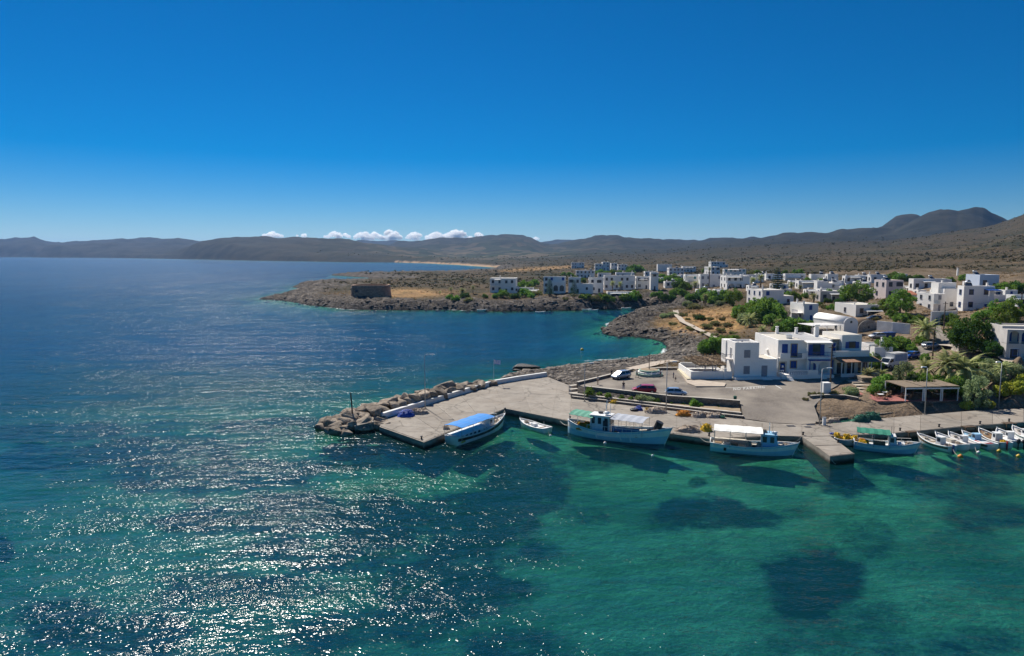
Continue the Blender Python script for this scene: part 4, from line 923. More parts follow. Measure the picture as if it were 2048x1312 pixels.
for a in [('white cottage second below the big Norfolk pine, towards the beige ruin',1560,590,578,22,6,70),('small white house just left of the slatted porch house',1612,590,579,22,6,71),('white cottage right of the roof-tank house',1686,584,573,18,6,72),('low white house behind the slatted porch house',1628,571,561,20,5,73),('white cottage tucked behind the bright green tree',1740,588,576,24,6,74),('low white house left of the flat-roofed house on the upper row',1715,559,550,22,4,75),
  ('tiny white house rightmost on the back row above the pink house',1792,556,548,20,4,76),('white cottage between the two house rows right of the slender palm',1455,560,550,20,4,77),('low white house above the palm of the dry headland path',1395,590,579,26,5,78),('white cottage right of the white house with pale shutters',1430,590,579,22,5,79),('small white house near the foot of the recessed porch house',1836,592,580,14,5,80),('white cottage below the topmost right block house',1935,574,563,20,5,81),('low white house beyond the arched right-edge house',2010,592,580,20,5,82),('white garden house between lone seaside house and square house',1056,588,579,22,3,83)]:
    house(a[0], a[1], a[2], a[3], a[4], a[5], 5, col=['dark','blue','grey'][a[6] % 3], extra=[('ch',.2+.1*(a[6] % 5),.5,.8)]+([('sol',.7,.5)] if a[6] % 3 == 0 else [])+([('perg',.1,.8,1.8,.8)] if a[6] % 2 else []), seed=a[6])
# garage wall below the tower-like house
gw = thing('yard_wall', 'white yard wall with small teal door behind the big dark tree', 'wall', hit(1862, 650), R(16))
k = ppm_at(gw.location); MB().box(0, 66/k, 0, .35, -1.5, 27/k).build('wall', WHITE, gw); opening(gw, 'f', 14/k, .0, 1.1, 2.0, 'door', 'teal')
# arcaded house at the right edge
hA, wA, dA, hA_ = house('arcaded house with arched upper loggia and outside stair at right edge', 2000, 716, 651, 62, 22, -6, GREYWASH, ROOFW, 'blue', extra=[('arch',3,.42,2.2,.5),('wing',0,1.0,2.2,.49)], seed=48, wins=False, kind='shut', group=None)
for i in range(3): opening(hA, 'f', wA*(i+.5)/3, hA_*.53, 1.0, 2.0, 'shut', 'blue')
opening(hA, 'f', wA*.2, .1, 1.3, 2.1, 'door', 'dark', y=-2.2)
st = MB()
for i in range(12): st.box(wA*.45+i*.32, wA*.45+(i+1)*.32, -4., -2.204, -1.5, .4+i*.28)
st.build('stair', WHITE2, hA)

# ---- the harbour-front row
O = PZ(1468, 757.5)
def MX(u, dy=0): return (at_y(u, 757, O.y+dy)-O).x
def MZ(v, dy=0): return (at_y(1500, v, O.y+dy)-O).z
m1 = thing('harbour_house', 'white two-storey tower house with grey shuttered windows facing the plaza', 'house', O)
x0, x1, zt = 0, MX(1516), MZ(685)
shell(m1, x0, x1, 0, 5.2, zt, WHITE, ROOFG, .3, 1.5)
xw, zw = MX(1553), MZ(718)
shell(m1, x1+.004, xw, .02, 6.5, zw, WHITE, ROOFW, .15, 1.5, name='wing')
for v0, v1 in ((715.5,701),(748,733)): opening(m1, 'f', MX(1492.5), MZ(v0), 1.0, MZ(v1)-MZ(v0), 'shut', 'grey')
opening(m1, 'f', MX(1528), MZ(754), 1.15, MZ(731)-MZ(754), 'door', 'grey', y=.02)
MB().box(MX(1466), MX(1556), -1.4, -.004, -1.2, .45).build('plinth', WHITE, m1)
MB().box(MX(1519), MX(1537), -2.1, -1.41, -1.2, .2).build('doorstep', WHITE, m1)
MB().box(-1.5, -.004, 1.0, 4.0, MZ(720)-.15, MZ(720)).build('balcony', GREYWASH, m1)
rl = MB().box(-1.5, -1.44, 1.0, 4.0, MZ(720)+.85, MZ(720)+.92).box(-1.5, -.01, 1.0, 1.06, MZ(720)+.85, MZ(720)+.92)
for i in range(8): rl.box(-1.495, -1.445, 1.01+i*.41, 1.05+i*.41, MZ(720), MZ(720)+.85)
rl.build('railing', IRON, m1)
opening(m1, 'l', 2.4, MZ(720), .9, 2.1, 'door', 'grey')
for i, (x, y) in enumerate(((1.2,2),(2.4,3.2),(3.4,1.8))): MB().lathe([(.2,0),(.2,.12),(.05,.18)], (x, y, zt-.25), 8).build('roof_vent', GREY, m1)
MB().box(-.2, 2.6, 5.204, 8.0, -1, MZ(675)-1.2).build('annex', WHITE, m1)
# pebbled terrace, thatched pergola
tr = thing('pebble_terrace', 'walled terrace paved with white pebbles left of the tower house', 'terrace', O)
xa, xb = MX(1384), MX(1464)
PEB = pm('white_pebble', (.80,.78,.74), (.42,.41,.40), 4.5, .9, .5, 9, lo=.42, hi=.56)
MB().box(xa, xb-.1, .25, 9.5, -1, .75).build('floor', PEB, tr)
MB().box(xa-.25, xb, -.05, .245, -1.2, 1.45).build('wall', WHITE, tr); MB().box(xa-.25, xa-.004, .25, 10., -1.2, 1.45).build('wall', WHITE, tr)
MB().box(xa, xb-.2, 9.504, 9.8, -1.2, 1.7).build('wall', WHITE, tr)
MB().box(MX(1447), MX(1452), -.3, -.055, -.5, 2.1).build('gate_post', WHITE, tr)
pg = thing('thatched_pergola', 'brushwood-roofed pergola on grey posts over the pebbled terrace', 'pergola', O)
px0, px1, pz = MX(1413), MX(1456), MZ(733)
rsr = random.Random(3); g = MB(); NX, NY = 26, 26
vv = [(px0-1.2+(px1-px0+1.2)*i/NX - j/NY*1.5, 1.0+8.0*j/NY, pz+.15+rsr.uniform(-.1,.16)+.5*j/NY) for j in range(NY+1) for i in range(NX+1)]
vv += [(a, b, c-.22) for a, b, c in vv]; q_ = (NX+1)*(NY+1)
g.add(vv, [(j*(NX+1)+i, j*(NX+1)+i+1, (j+1)*(NX+1)+i+1, (j+1)*(NX+1)+i) for j in range(NY) for i in range(NX)] + [(q_+(j+1)*(NX+1)+i, q_+(j+1)*(NX+1)+i+1, q_+j*(NX+1)+i+1, q_+j*(NX+1)+i) for j in range(NY) for i in range(NX)])
for _ in range(420):
    x = rsr.uniform(px0-2, px1); y = rsr.uniform(.9, 9); a = rsr.uniform(0, 3.14); L = rsr.uniform(.4, 1.1); z = pz+.2+.5*(y-1)/8
    g.tube([(x-math.cos(a)*L/2, y-math.sin(a)*L/2, z+rsr.uniform(0,.15)), (x+math.cos(a)*L/2, y+math.sin(a)*L/2, z+rsr.uniform(0,.25))], .035, 3, 0, False)
g.build('thatch', THATCH, pg)
for x in (px0, (px0+px1)/2-.6, (px0+px1)/2, px1-.3):
    for y in (1.2, 8.3): MB().box(x-.08, x+.08, y-.08, y+.08, .5, pz+.05).build('post', GREY, pg)
# middle house
m2 = thing('harbour_house', 'white two-storey house with royal blue doors, balconies and balustraded terrace', 'house', O)
D2 = 2.2; a0, a1, a2 = MX(1553.5, D2), MX(1611, D2), MX(1661, D2); zt2 = MZ(680, D2)
shell(m2, a0, a2, D2, D2+13, zt2, WHITE, ROOFW, .25, 1.5)
MB().box((a0+a2)/2+.1, a2-.3, D2+.35, D2+12.6, zt2-.195, zt2-.14).build('roof', ROOFG, m2)
for u in (1567, 1585.5): opening(m2, 'f', MX(u, D2), MZ(712, D2), .95, MZ(689, D2)-MZ(712, D2), 'shut', 'blue', y=D2)
opening(m2, 'f', MX(1564, D2), MZ(746, D2), 1.05, MZ(724.5, D2)-MZ(746, D2), 'door', 'blue', y=D2)
opening(m2, 'f', MX(1585.5, D2), MZ(736, D2), .95, MZ(723, D2)-MZ(736, D2), 'shut', 'blue', y=D2)
for u, v0, v1, w_ in ((1564,746,723,1.5),(1585.5,737,721,1.45),(1585.5,714,687,1.4)):
    MB().box(MX(u,D2)-w_/2, MX(u,D2)+w_/2, D2-.03, D2-.003, MZ(v0,D2), MZ(v1,D2)).build('trim', OCHRE, m2)
zb = MZ(716, D2-1.3)
MB().box(a0, MX(1613,D2-1.3), D2-1.3, D2-.004, zb-.15, zb).build('balcony', WHITE, m2)
rl = MB().box(a0, a0+2., D2-1.3, D2-1.15, zb+.002, zb+.95).box(MX(1602,D2-1.3), MX(1613,D2-1.3), D2-1.3, D2-1.15, zb+.002, zb+.95)
rl.build('parapet', WHITE, m2)
rl = MB().box(a0+2.004, MX(1601.8,D2-1.3), D2-1.28, D2-1.2, zb+.8, zb+.88)
for i in range(16): rl.box(a0+2.05+i*.2, a0+2.1+i*.2, D2-1.27, D2-1.21, zb, zb+.8)
rl.build('railing', DARK, m2)
zb2 = MZ(713.5, D2-1.6)
MB().box(MX(1613.4,D2-1.6), a2+.1, D2-1.6, D2-.004, zb2-.15, zb2).build('balcony', WHITE, m2)
rl = MB().box(MX(1614,D2-1.6), a2, D2-1.58, D2-1.52, zb2+.85, zb2+.93)
for i in range(18): rl.box(MX(1614,D2-1.6)+i*.27, MX(1614,D2-1.6)+i*.27+.05, D2-1.57, D2-1.53, zb2, zb2+.85)
rl.build('railing', BLUE, m2)
opening(m2, 'f', MX(1630,D2), zb2+.03, 1.5, 2.2, 'open', 'blue', y=D2)
pergola(m2, MX(1611,D2-1.6), MX(1662,D2-1.6), D2-1.8, D2-.01, MZ(682,D2), WHITE, WHITE, 2, zb2, .14, .25)
xs = [MX(1613,.6), MX(1618,.6), MX(1632,.6), MX(1636,.6), MX(1656,.6), MX(1660,.6)]
arcade(MB(), xs, 0, zb2-.16, zb2-1.9, .6, .9).build('arcade', WHITE, m2)
pergola(m2, MX(1614,.6), MX(1661,.6), -.3, .59, MZ(719.5,.6), BLUE, BLUE, 2, 0, .08, .1)
opening(m2, 'f', MX(1631,D2), .9, 1.2, 2.3, 'door', 'blue', y=D2)
# terrace and balusters
MB().box(a0-.3, MX(1662), -1.2, D2-.3, -1.2, 1.0).build('terrace', WHITE, m2)
for (ua, ub) in ((1557.5,1567),(1577,1615)):
    xA, xB = MX(ua,-1.1), MX(ub,-1.1)
    o = MB().box(xA, xB, -1.2, -.98, 1.78, 1.92).build('handrail', WHITE, m2)
    nb_ = int((xB-xA)/.42)
    for i in range(nb_+1):
        x = xA+.1+(xB-xA-.2)*i/max(1,nb_); MB().lathe([(.09,0),(.06,.1),(.11,.3),(.05,.55),(.09,.78)], (x, -1.09, 1.001), 8).build('baluster', WHITE, m2, True)
MB().box(MX(1615.4,-1.1), MX(1635,-1.1), -1.2, -.98, 1.002, 1.95).build('parapet', WHITE, m2)
for i in range(4): MB().box(MX(1567.5), MX(1577), -1.2-.4*(i+1), -1.2-.4*i-.002, -1.2, .8-.22*i).build('step', WHITE, m2)
for i in range(3): MB().box(MX(1636), MX(1645), -1.2-.4*(i+1), -1.2-.4*i-.002, -1.2, .75-.25*i).build('step', WHITE, m2)
chimney(m2, MX(1628,9), 9, zt2-.2, 2.6, .8); chimney(m2, MX(1588,14), 14, zt2-.2, 1.4, .5); chimney(m2, MX(1552,14), 14.6, zt2-.2, 1.6, .5)
MB().box(MX(1570,6), MX(1570,6)+1.1, 6, 6.5, zt2-.2, zt2+.6).build('roof_unit', STEEL, m2)
MB().box(-.35, -.01, 0, .8, 0, .6).build('wall_unit', WHITE, m2, loc=(a0, D2+5, zb+.2))
# notice on the door
MB().box(-.18, .18, -.012, 0, 0, .42).build('notice', WHITE, m2, loc=(MX(1564,D2), D2-.07, MZ(735,D2)))
# tavern
O3 = PZ(1668, 748)
m3 = thing('tavern', 'white tavern with brown awning on white posts right of the blue-door house', 'tavern', O3, R(7))
k3 = ppm_at(O3); T = lambda u: (u-1668)/k3/.93
shell(m3, 0, T(1737), 0, 9, 38/k3, WHITE, ROOFG, .2, 2)
MB().box(T(1690), T(1730), 1.6, 8.6, 38/k3+.002, 76/k3).build('upper_storey', WHITE, m3); MB().box(T(1690)+.2, T(1730)-.2, 1.8, 8.4, 76/k3+.002, 76/k3+.05).build('roof', ROOFW, m3)
MB().box(T(1672), T(1690)-.004, 2.6, 8.4, 38/k3+.002, 66/k3).build('stone_wall', STONE_PALE, m3); MB().box(T(1655), T(1691), 2.2, 9, 66/k3+.004, 66/k3+.14).build('roof', ROOFW, m3)
opening(m3, 'f', T(1711), 49/k3, 1.4, 1.3, 'open', 'blue', y=1.6); opening(m3, 'f', T(1680), 40/k3, .8, 1.9, 'door', 'blue', y=2.6)
MB().box(T(1664), T(1737), .02, .5, 38/k3+.003, 46/k3).build('parapet', WHITE, m3)
aw = MB(); nA = 9; xA, xB = T(1664), T(1745)
for i in range(nA):
    p0_, p1_ = xA+(xB-xA)*i/nA+.03, xA+(xB-xA)*(i+1)/nA-.03
    MB().add([(p0_,-2.9,2.75),(p1_,-2.9,2.75),(p1_,-.02,3.35),(p0_,-.02,3.35),(p0_,-2.9,2.83),(p1_,-2.9,2.83),(p1_,-.02,3.43),(p0_,-.02,3.43)], [(3,2,1,0),(4,5,6,7),(0,1,5,4),(1,2,6,5),(2,3,7,6),(3,0,4,7)]).build('awning_panel', AWN_BROWN, m3)
for i in range(5): x = xA+.2+(xB-xA-.4)*i/4; MB().box(x-.07, x+.07, -2.85, -2.71, -1, 2.74).build('post', WHITE, m3)
MB().box(xA, xB, -3.2, -2.9, -1.2, .6).build('planter_wall', WHITE, m3)
for u in (1680, 1700, 1722): opening(m3, 'f', T(u), .05, 1.6, 2.2, 'win', 'white', y=0)
for i, x in enumerate(np.linspace(xA+1, xB-1, 5)):
    if i % 2: opening(m3, 'f', float(x)+.9, 1., .8, 1.2, 'win', 'blue', y=-.002)
# white pergola house behind, low white store at right
tp = thing('roof_terrace', 'white slatted roof pergola over a terrace behind the blue-door house', 'pergola', hit(1628, 672), R(10))
k = ppm_at(tp.location); MB().box(2.2, 50/k, 1.2, 5, -4, 1.6).build('wall', STONE_PALE, tp)
for i in range(14): MB().box(-2+i*.62, -2+i*.62+.4, -2, 4.6, 2.9, 3.0).build('slat', WHITE, tp)
for x in (-1.8, 2.4, 6.3): MB().box(x, x+.16, -1.8, -1.64, -3, 2.89).build('post', WHITE, tp)
house('low white store with flat grey roof beside the tavern', 1737, 718, 688, 36, 8, 10, WHITE, ROOFG, 'white', 'store', wins=False, extra=[('ch',.9,.6,1.2)], name='store', group=None)
house('small white boxy annex with rooftop pipe between tavern and van', 1748, 722, 694, 32, 6, 8, WHITE, ROOFW, 'white', 'annex', wins=False, extra=[('ch',.5,.4,1.2)], name='annex_building', group=None)

# ---- fort on the point
pf = hit(736, 592); kf = ppm_at(pf)
ft_ = thing('fort', 'low round-cornered brown stone fort on the rocky point', 'fort', (pf.x, pf.y+8, pf.z))
rx, ry, hf = 39/kf, 9.0, 21/kf
N_ = 20; ring = [(rx*math.copysign(abs(math.cos(2*math.pi*i/N_))**.55, math.cos(2*math.pi*i/N_)), ry*math.copysign(abs(math.sin(2*math.pi*i/N_))**.55, math.sin(2*math.pi*i/N_))) for i in range(N_)]
m = MB()
rings = [(1.05,-2),(1.0,0.),(.965,hf*.75),(.985,hf*.78),(.965,hf*.84),(.955,hf),(.87,hf),(.87,hf-1.1)]
m.add([(x*s, y*s, z) for s, z in rings for x, y in ring], [(i*N_+j, i*N_+(j+1)%N_, (i+1)*N_+(j+1)%N_, (i+1)*N_+j) for i in range(len(rings)-1) for j in range(N_)])
m.build('wall', STONE_BROWN, ft_)
m = MB(); m.add([(x*.87, y*.87, hf-1.1) for x, y in ring], [tuple(range(N_))]); m.build('floor', SOIL, ft_)
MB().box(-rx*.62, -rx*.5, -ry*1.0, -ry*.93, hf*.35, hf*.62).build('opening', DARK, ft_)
# ================================================================== VEGETATION
def leaf_mat(name, c1, c2, scale=.8, trans=.35):
    t = NT(name); oi = t.n('ObjectInfo')
    c = t.mix(t.ramp(t.noise(scale, 4), .3, .7), c1, c2)
    hv = t.n('HueSaturation'); t.set(hv.inputs['Color'], c); t.set(hv.inputs['Value'], t.ramp(oi.outputs['Random'], 0, 1, .75, 1.25)); t.set(hv.inputs['Hue'], t.ramp(oi.outputs['Random'], 0, 1, .485, .515))
    d = t.n('BsdfDiffuse'); t.set(d.inputs[0], hv.outputs[0]); tr = t.n('BsdfTranslucent'); t.set(tr.inputs[0], hv.outputs[0])
    mx = t.n('MixShader'); mx.inputs[0].default_value = trans; t.set(mx.inputs[1], d.outputs[0]); t.set(mx.inputs[2], tr.outputs[0])
    return t.done(mx.outputs[0])
LEAF = leaf_mat('broad_leaf', (0.102,0.196,0.033), (0.243,0.354,0.075))
LEAFD = leaf_mat('dark_leaf', (0.041,0.097,0.022), (0.094,0.167,0.041))
LEAFG = leaf_mat('grey_green_leaf', (0.206,0.261,0.122), (0.354,0.409,0.206))
LEAFY = leaf_mat('yellow_green_leaf', (0.354,0.409,0.056), (0.500,0.500,0.094))
LEAFO = leaf_mat('olive_scrub', (0.139,0.159,0.060), (0.261,0.233,0.102))
PALML = leaf_mat('palm_leaf', (0.243,0.281,0.102), (0.484,0.484,0.223), trans=.25)
PALMD = leaf_mat('dry_palm_leaf', (0.484,0.354,0.186), (0.500,0.500,0.281))
PINEL = leaf_mat('norfolk_needle', (0.053,0.102,0.041), (0.094,0.149,0.056))
BARK = pm('bark', (.13,.095,.065), (.21,.155,.11), 4, .95, .6, 12)
def leaf_quads(rs, pts, size, flat=.0):
    """one small two-triangle leaf spray for each point"""
    n = len(pts); d = rs.normal(size=(n, 3)); d /= np.linalg.norm(d, axis=1)[:, None]
    d[:, 2] = d[:, 2]*(1-flat)
    e = np.cross(d, rs.normal(size=(n, 3))); e /= np.linalg.norm(e, axis=1)[:, None]+1e-9
    s = size*rs.uniform(.6, 1.35, (n, 1))
    a, b, c, f = pts-d*s, pts+e*s*.55, pts+d*s, pts-e*s*.55
    V = np.stack([a, b, c, f], 1).reshape(-1, 3); return V, np.arange(4*n).reshape(-1, 4)
def crown_mesh(name, mat, seed, rx=1., rz=1., clumps=34, per=70, cs=.34, size=.12, hollow=.5, up=.0, low=-1.):
    rs = np.random.default_rng(seed); C_ = []
    while len(C_) < clumps:
        v = rs.normal(size=3); v /= np.linalg.norm(v)
        if v[2] < low: continue
        r = rs.uniform(hollow, 1.0)**.6*rs.uniform(.8,1.08); C_.append([v[0]*r*rx, v[1]*r*rx, v[2]*r*rz])
    P_ = []
    for c in C_:
        k = rs.uniform(.6, 1.25); q = rs.normal(size=(int(per*k), 3)); q /= np.linalg.norm(q, axis=1)[:, None]
        q *= rs.uniform(.35, 1., (len(q), 1))**.5*cs*k; q[:, 2] *= .75; P_.append(q+np.array(c))
    V, F_ = leaf_quads(rs, np.concatenate(P_), size)
    return np_mesh(name, V, F_, mat, smooth=False), C_
def tree_proto(name, mat, seed, trunk=.9, tr=.07, **kw):
    me, C_ = crown_mesh('crown', mat, seed, **kw); me.transform(Matrix.Translation((0, 0, trunk)))
    m = MB(); rs = random.Random(seed)
    m.tube([(0,0,-.4),(rs.uniform(-.05,.05),0,trunk*.5),(rs.uniform(-.08,.08),rs.uniform(-.08,.08),trunk*.85)], [tr*1.4, tr, tr*.8], 7)
    for c in rs.sample(C_, min(7, len(C_))):
        m.tube([(0,0,trunk*.55), (c[0]*.45, c[1]*.45, trunk+c[2]*.3), (c[0]*.85, c[1]*.85, trunk+c[2]*.8)], [tr*.6, tr*.4, tr*.15], 5, 0, False)
    return me, m.mesh('trunk', BARK, True)
def palm_proto(seed, trunk=2.6, fr=44, L=2.3, droop=1.0, mat=None):
    rs = random.Random(seed); V = []; F_ = []; MI = []
    for i in range(fr):
        a = i*2.39996 + rs.uniform(-.15, .15); el = R(78) - (i/fr)*R(118)*droop; ln = L*rs.uniform(.85, 1.1)
        dx, dy = math.cos(a), math.sin(a); x = z = 0.; th = el; N = 9; pts = []
        for k in range(N+1):
            pts.append(Vector((dx*x, dy*x, z))); st = ln/N; x += math.cos(th)*st; z += math.sin(th)*st; th -= R(9.5)
        dead = 1 if i > fr*.9 else 0; side = Vector((-dy, dx, 0))
        for k in range(N):
            p, q = pts[k], pts[k+1]; t = (q-p).normalized(); b = len(V)
            V += [p-side*.02, p+side*.02, q+side*.015, q-side*.015]; F_.append((b, b+1, b+2, b+3)); MI.append(dead)
            for s in (-1, 1):
                for h in (0., .5):
                    f = (k+h+.3)/N
                    ll = ln*.17*math.sin(min(1, f*1.15+.12)*math.pi*.93+.1)
                    if ll < .04: continue
                    c0 = p.lerp(q, h); d = (side*s*.8 + t*.65 + Vector((0,0,-.28+rs.uniform(-.12,.12)))).normalized(); e = c0+d*ll
                    w_ = t*.075*ln/2.; b = len(V); V += [c0-w_, c0+w_, e+w_*.25, e-w_*.25]; F_.append((b, b+1, b+2, b+3)); MI.append(dead)
    V = np.array([tuple(v) for v in V]); V[:, 2] += trunk
    me = np_mesh('crown', V, np.array(F_), [mat or PALML, PALMD], smooth=False); me.polygons.foreach_set('material_index', MI)
    m = MB(); n = max(4, int(trunk*4)); m.tube([(math.sin(k*.7)*.02, 0, -.4+(trunk+.4)*k/n) for k in range(n+1)], [(.22 if k % 2 else .19) + (.10 if k > n-3 else 0) for k in range(n+1)], 8)
    return me, m.mesh('trunk', BARK)
def norfolk_proto(seed):
    rs = np.random.default_rng(seed); H_ = 10.; P_ = []; D = []; m = MB(); m.tube([(0,0,-.5),(0,0,5),(0,0,H_)], [.2,.13,.03], 7)
    z = 1.2
    while z < H_-.3:
        rl = 2.7*(1-z/H_)**.8+.25
        for k in range(6):
            a = k*math.pi/3 + z*.9 + rs.uniform(-.1,.1)
            e = Vector((math.cos(a)*rl, math.sin(a)*rl, z+rl*.12)); m.tube([(0,0,z),(e.x*.6,e.y*.6,z+rl*.02),tuple(e)], [.05,.04,.015], 4, 0, False)
            for q in np.linspace(.2, 1, int(5+rl*7)):
                for s in range(3): P_.append([e.x*q+rs.normal()*.13, e.y*q+rs.normal()*.13, z+rl*(.05*q+.07*q*q)+rs.uniform(-.02,.16)])
        z += .62
    V, F_ = leaf_quads(rs, np.array(P_), .19, .4); return np_mesh('crown', V, F_, PINEL, smooth=False), m.mesh('trunk', BARK, True)
PR = {}
PR['tree'] = [tree_proto('t', LEAF, s, .95, .06, clumps=40, per=80, rz=.75, cs=.3, size=.075) for s in (1, 2)]
PR['dark'] = [tree_proto('t', LEAFD, s, .85, .07, clumps=70, per=110, rz=.72, cs=.26, size=.05, hollow=.6) for s in (3,)]
PR['tam'] = [tree_proto('t', LEAFG, s, .75, .06, clumps=46, per=90, rz=.85, cs=.26, size=.06) for s in (4,)]
PR['bush'] = [tree_proto('t', LEAF, s, .35, .05, clumps=26, per=55, rz=.62, cs=.36, size=.11, low=-.25) for s in (5, 6)]
PR['gbush'] = [tree_proto('t', LEAFG, s, .3, .05, clumps=26, per=55, rz=.55, cs=.36, size=.11, low=-.25) for s in (7,)]
PR['dbush'] = [tree_proto('t', LEAFD, s, .32, .05, clumps=26, per=60, rz=.6, cs=.36, size=.1, low=-.25) for s in (8,)]
PR['ybush'] = [tree_proto('t', LEAFY, s, .3, .05, clumps=24, per=50, rz=.6, cs=.36, size=.11, low=-.25) for s in (9,)]
PR['obush'] = [tree_proto('t', LEAFO, s, .25, .05, clumps=20, per=45, rz=.5, cs=.36, size=.12, low=-.2) for s in (10,)]
PR['palm'] = [palm_proto(11, 2.6, 30), palm_proto(12, 3.4, 28, 2.2)]
PR['fat'] = [palm_proto(13, 1.7, 30, 3.0, 1.0)]
PR['young'] = [palm_proto(14, .7, 30, 1.7, .78)]
PR['tall'] = [palm_proto(15, 9.0, 34, 1.7, 1.15)]
PR['norf'] = [norfolk_proto(16)]
HEI = dict(tree=1.75, dark=1.6, tam=1.65, bush=1.0, gbush=.9, dbush=.95, ybush=.95, obush=.8, palm=4.9, fat=4.3, young=2.4, tall=10.6, norf=10.)
NAMES = dict(tree='tree', dark='tree', tam='tamarisk_tree', bush='shrub', gbush='shrub', dbush='shrub', ybush='shrub', obush='shrub', palm='palm_tree', fat='palm_tree', young='palm_tree', tall='palm_tree', norf='norfolk_pine')
rp = random.Random(21)
def plant(kind, u, v, hpx, label=None, group=None, wide=1., base=None):
    p = base or hit(u, v); k = ppm_at(p); h = hpx/k; s = h/HEI[kind]
    cr, tk = rp.choice(PR[kind])
    cat = 'palm' if 'palm' in NAMES[kind] else ('shrub' if NAMES[kind] == 'shrub' else 'tree')
    t = thing(NAMES[kind], label, cat, (p.x, p.y, p.z-.1), rp.uniform(0, 6.28), group)
    f = dict(shrub=.62, tree=.74, tamarisk_tree=.74).get(NAMES[kind], 1.); t.scale = (s*wide*f, s*wide*f, s)
    link('crown', cr, t); link('trunk', tk, t); return t
# palms, each with its place
for a in [('fat',1851,681,60,'big bushy palm beside the road below the white garden wall'),('young',1737,757,36,'young palm in a stone planter in front of the tavern'),('young',1764,754,27,'smaller young palm right of the planter palm, beside the van'),
          ('fat',1893,758,78,'tall greyish date palm behind the bushes, left of the widest palm'),('fat',1925,774,94,'widest date palm with arching pale fronds above the pergola terrace'),('fat',1850,754,50,'low palm half hidden behind the garden bushes'),
          ('palm',2004,764,58,'pale palm beside the right-hand lamp post'),('fat',1499,655,40,'palm with drooping dry fronds on the dry grass below the three-window house'),('palm',1556,655,25,'small palm beside white garden wall behind the harbour houses'),
          ('palm',1627,608,30,'reddish-trunked palm in the village middle'),('palm',1410,611,27,'palm above the dry headland path'),('palm',1390,582,28,'dark palm in front of the long terrace house'),('palm',1225,583,24,'left of two palms before the long white villa'),('palm',1240,584,24,'right of two palms before the long white villa'),
          ('tall',1418,576,46,'tall slender palm rising in the village middle'),('palm',1505,574,27,'left of two palms beside the large arched house'),('palm',1521,575,30,'right of two palms left of the big Norfolk pine'),
          ('palm',1582,582,24,'short palm right of the big Norfolk pine'),('palm',1600,584,20,'small reddish palm between white houses'),('fat',1525,668,24,'low palm at the edge of the dry grass behind the harbour houses'),('palm',902,587,17,'palm nearest the fort on the dry point'),('palm',880,590,11,'small dark palm on the dry point'),('fat',925,588,18,'dark palm left of the lone seaside house'),('palm',946,587,18,'palm just left of the lone seaside house'),('palm',1412,580,16,'low palm at the foot of the slender palm')]:
    plant(*a)
for a in [('norf',1554,594,62,'big Norfolk pine standing over the middle of the village'),('norf',1099,592,36,'left Norfolk pine in front of the white seafront houses'),('norf',1148,597,38,'right Norfolk pine in front of the white seafront houses')]: plant(*a)
plant('dark', 1944, 708, 76, 'large dense dark green tree between road and arcade house', wide=1.25)
plant('dark', 1921, 690, 40, 'round dark tree at the left foot of the largest tree', wide=1.1); plant('dark', 1985, 715, 36, 'dark tree in shade before the arcade house', wide=1.1)
plant('tam', 1952, 812, 62, 'feathery tamarisk right of the pergola terrace', wide=1.0); plant('tam', 1806, 778, 56, 'bluish leafy tree behind the pergola terrace', wide=.95)
plant('tam', 1975, 752, 36, 'grey-green tree behind the widest palm', wide=1.1)
plant('tree', 1465, 612, 34, 'small round-topped green pine beside the dry headland', wide=1.1)
plant('tree', 1720, 610, 46, 'bright green leafy tree left of the pink house', wide=1.2); plant('tree', 1695, 606, 36, 'leafy tree beside the bright green tree, village middle', wide=1.2)
plant('tree', 1800, 630, 52, 'olive-green tree before the red tiled roof', wide=1.3); plant('tree', 1775, 628, 34, 'bushy tree left of the olive-green tree', wide=1.2)
plant('tree', 1222+66, 576, 22, 'bright green tree in front of the white seafront terrace', wide=1.1)
plant('tree', 2012, 655, 50, 'leafy tree behind the arcade house', wide=1.2); plant('tree', 2030, 640, 46, 'leafy tree at the right edge above the arcade house', wide=1.2); plant('tree', 1990, 640, 40, 'tree right of the striped canopy house', wide=1.1)
plant('tree', 1765, 716, 42, 'ragged tree on the dirt bank above the van', wide=1.); plant('bush', 1850, 722, 16, 'clipped round bush on the road verge above the palms', wide=1.0)
# unlabelled differences: masses of similar shrubs share a label by place
def many(kind, spots_, label, group, wide=1.15):
    for s in spots_: plant(s[3] if len(s) > 3 else kind, s[0], s[1], s[2]*rp.uniform(.9, 1.15), label, group, wide*rp.uniform(.85, 1.2))
many('bush', [(1412,706,26),(1430,705,30),(1447,704,27),(1420,702,24),(1440,700,26)], 'dense green bush behind the thatched terrace', 'bushes behind the thatched terrace')
many('bush', [(1766,774,22),(1786,776,24,'dbush'),(1826,778,26,'dbush'),(1845,777,26),(1866,778,27),(1888,778,27),(1908,782,27),(1926,790,30,'dbush'),(1778,760,14),(1826,757,14),(1850,760,14),(1940,758,18,'gbush'),(1960,735,20,'dbush')], 'dense green garden shrub around the pergola terrace', 'garden shrubs round the pergola terrace', 1.3)
many('ybush', [(1932,816,15),(1975,813,18),(2000,790,20),(2020,788,24),(2040,782,26),(2055,778,28)], 'yellow-green shrub on the bank at lower right', 'yellow shrubs on the right bank')
many('gbush', [(1990,765,26),(1982,758,22),(2015,750,24),(2046,705,34,'bush'),(2060,700,40,'bush')], 'rounded shrub beside the path at the right edge', 'shrubs by the right path')
many('bush', [(1178,790,13),(1199,791,8),(1216,795,12),(1243,799,9),(1262,801,9),(1282,803,13,'gbush'),(1300,805,13,'gbush'),(1314,806,9),(1390,819,18),(1366,811,6),(1436,818,9),(1344,809,6)], 'shrub growing in the stepped planter', 'planter shrubs', 1.0)
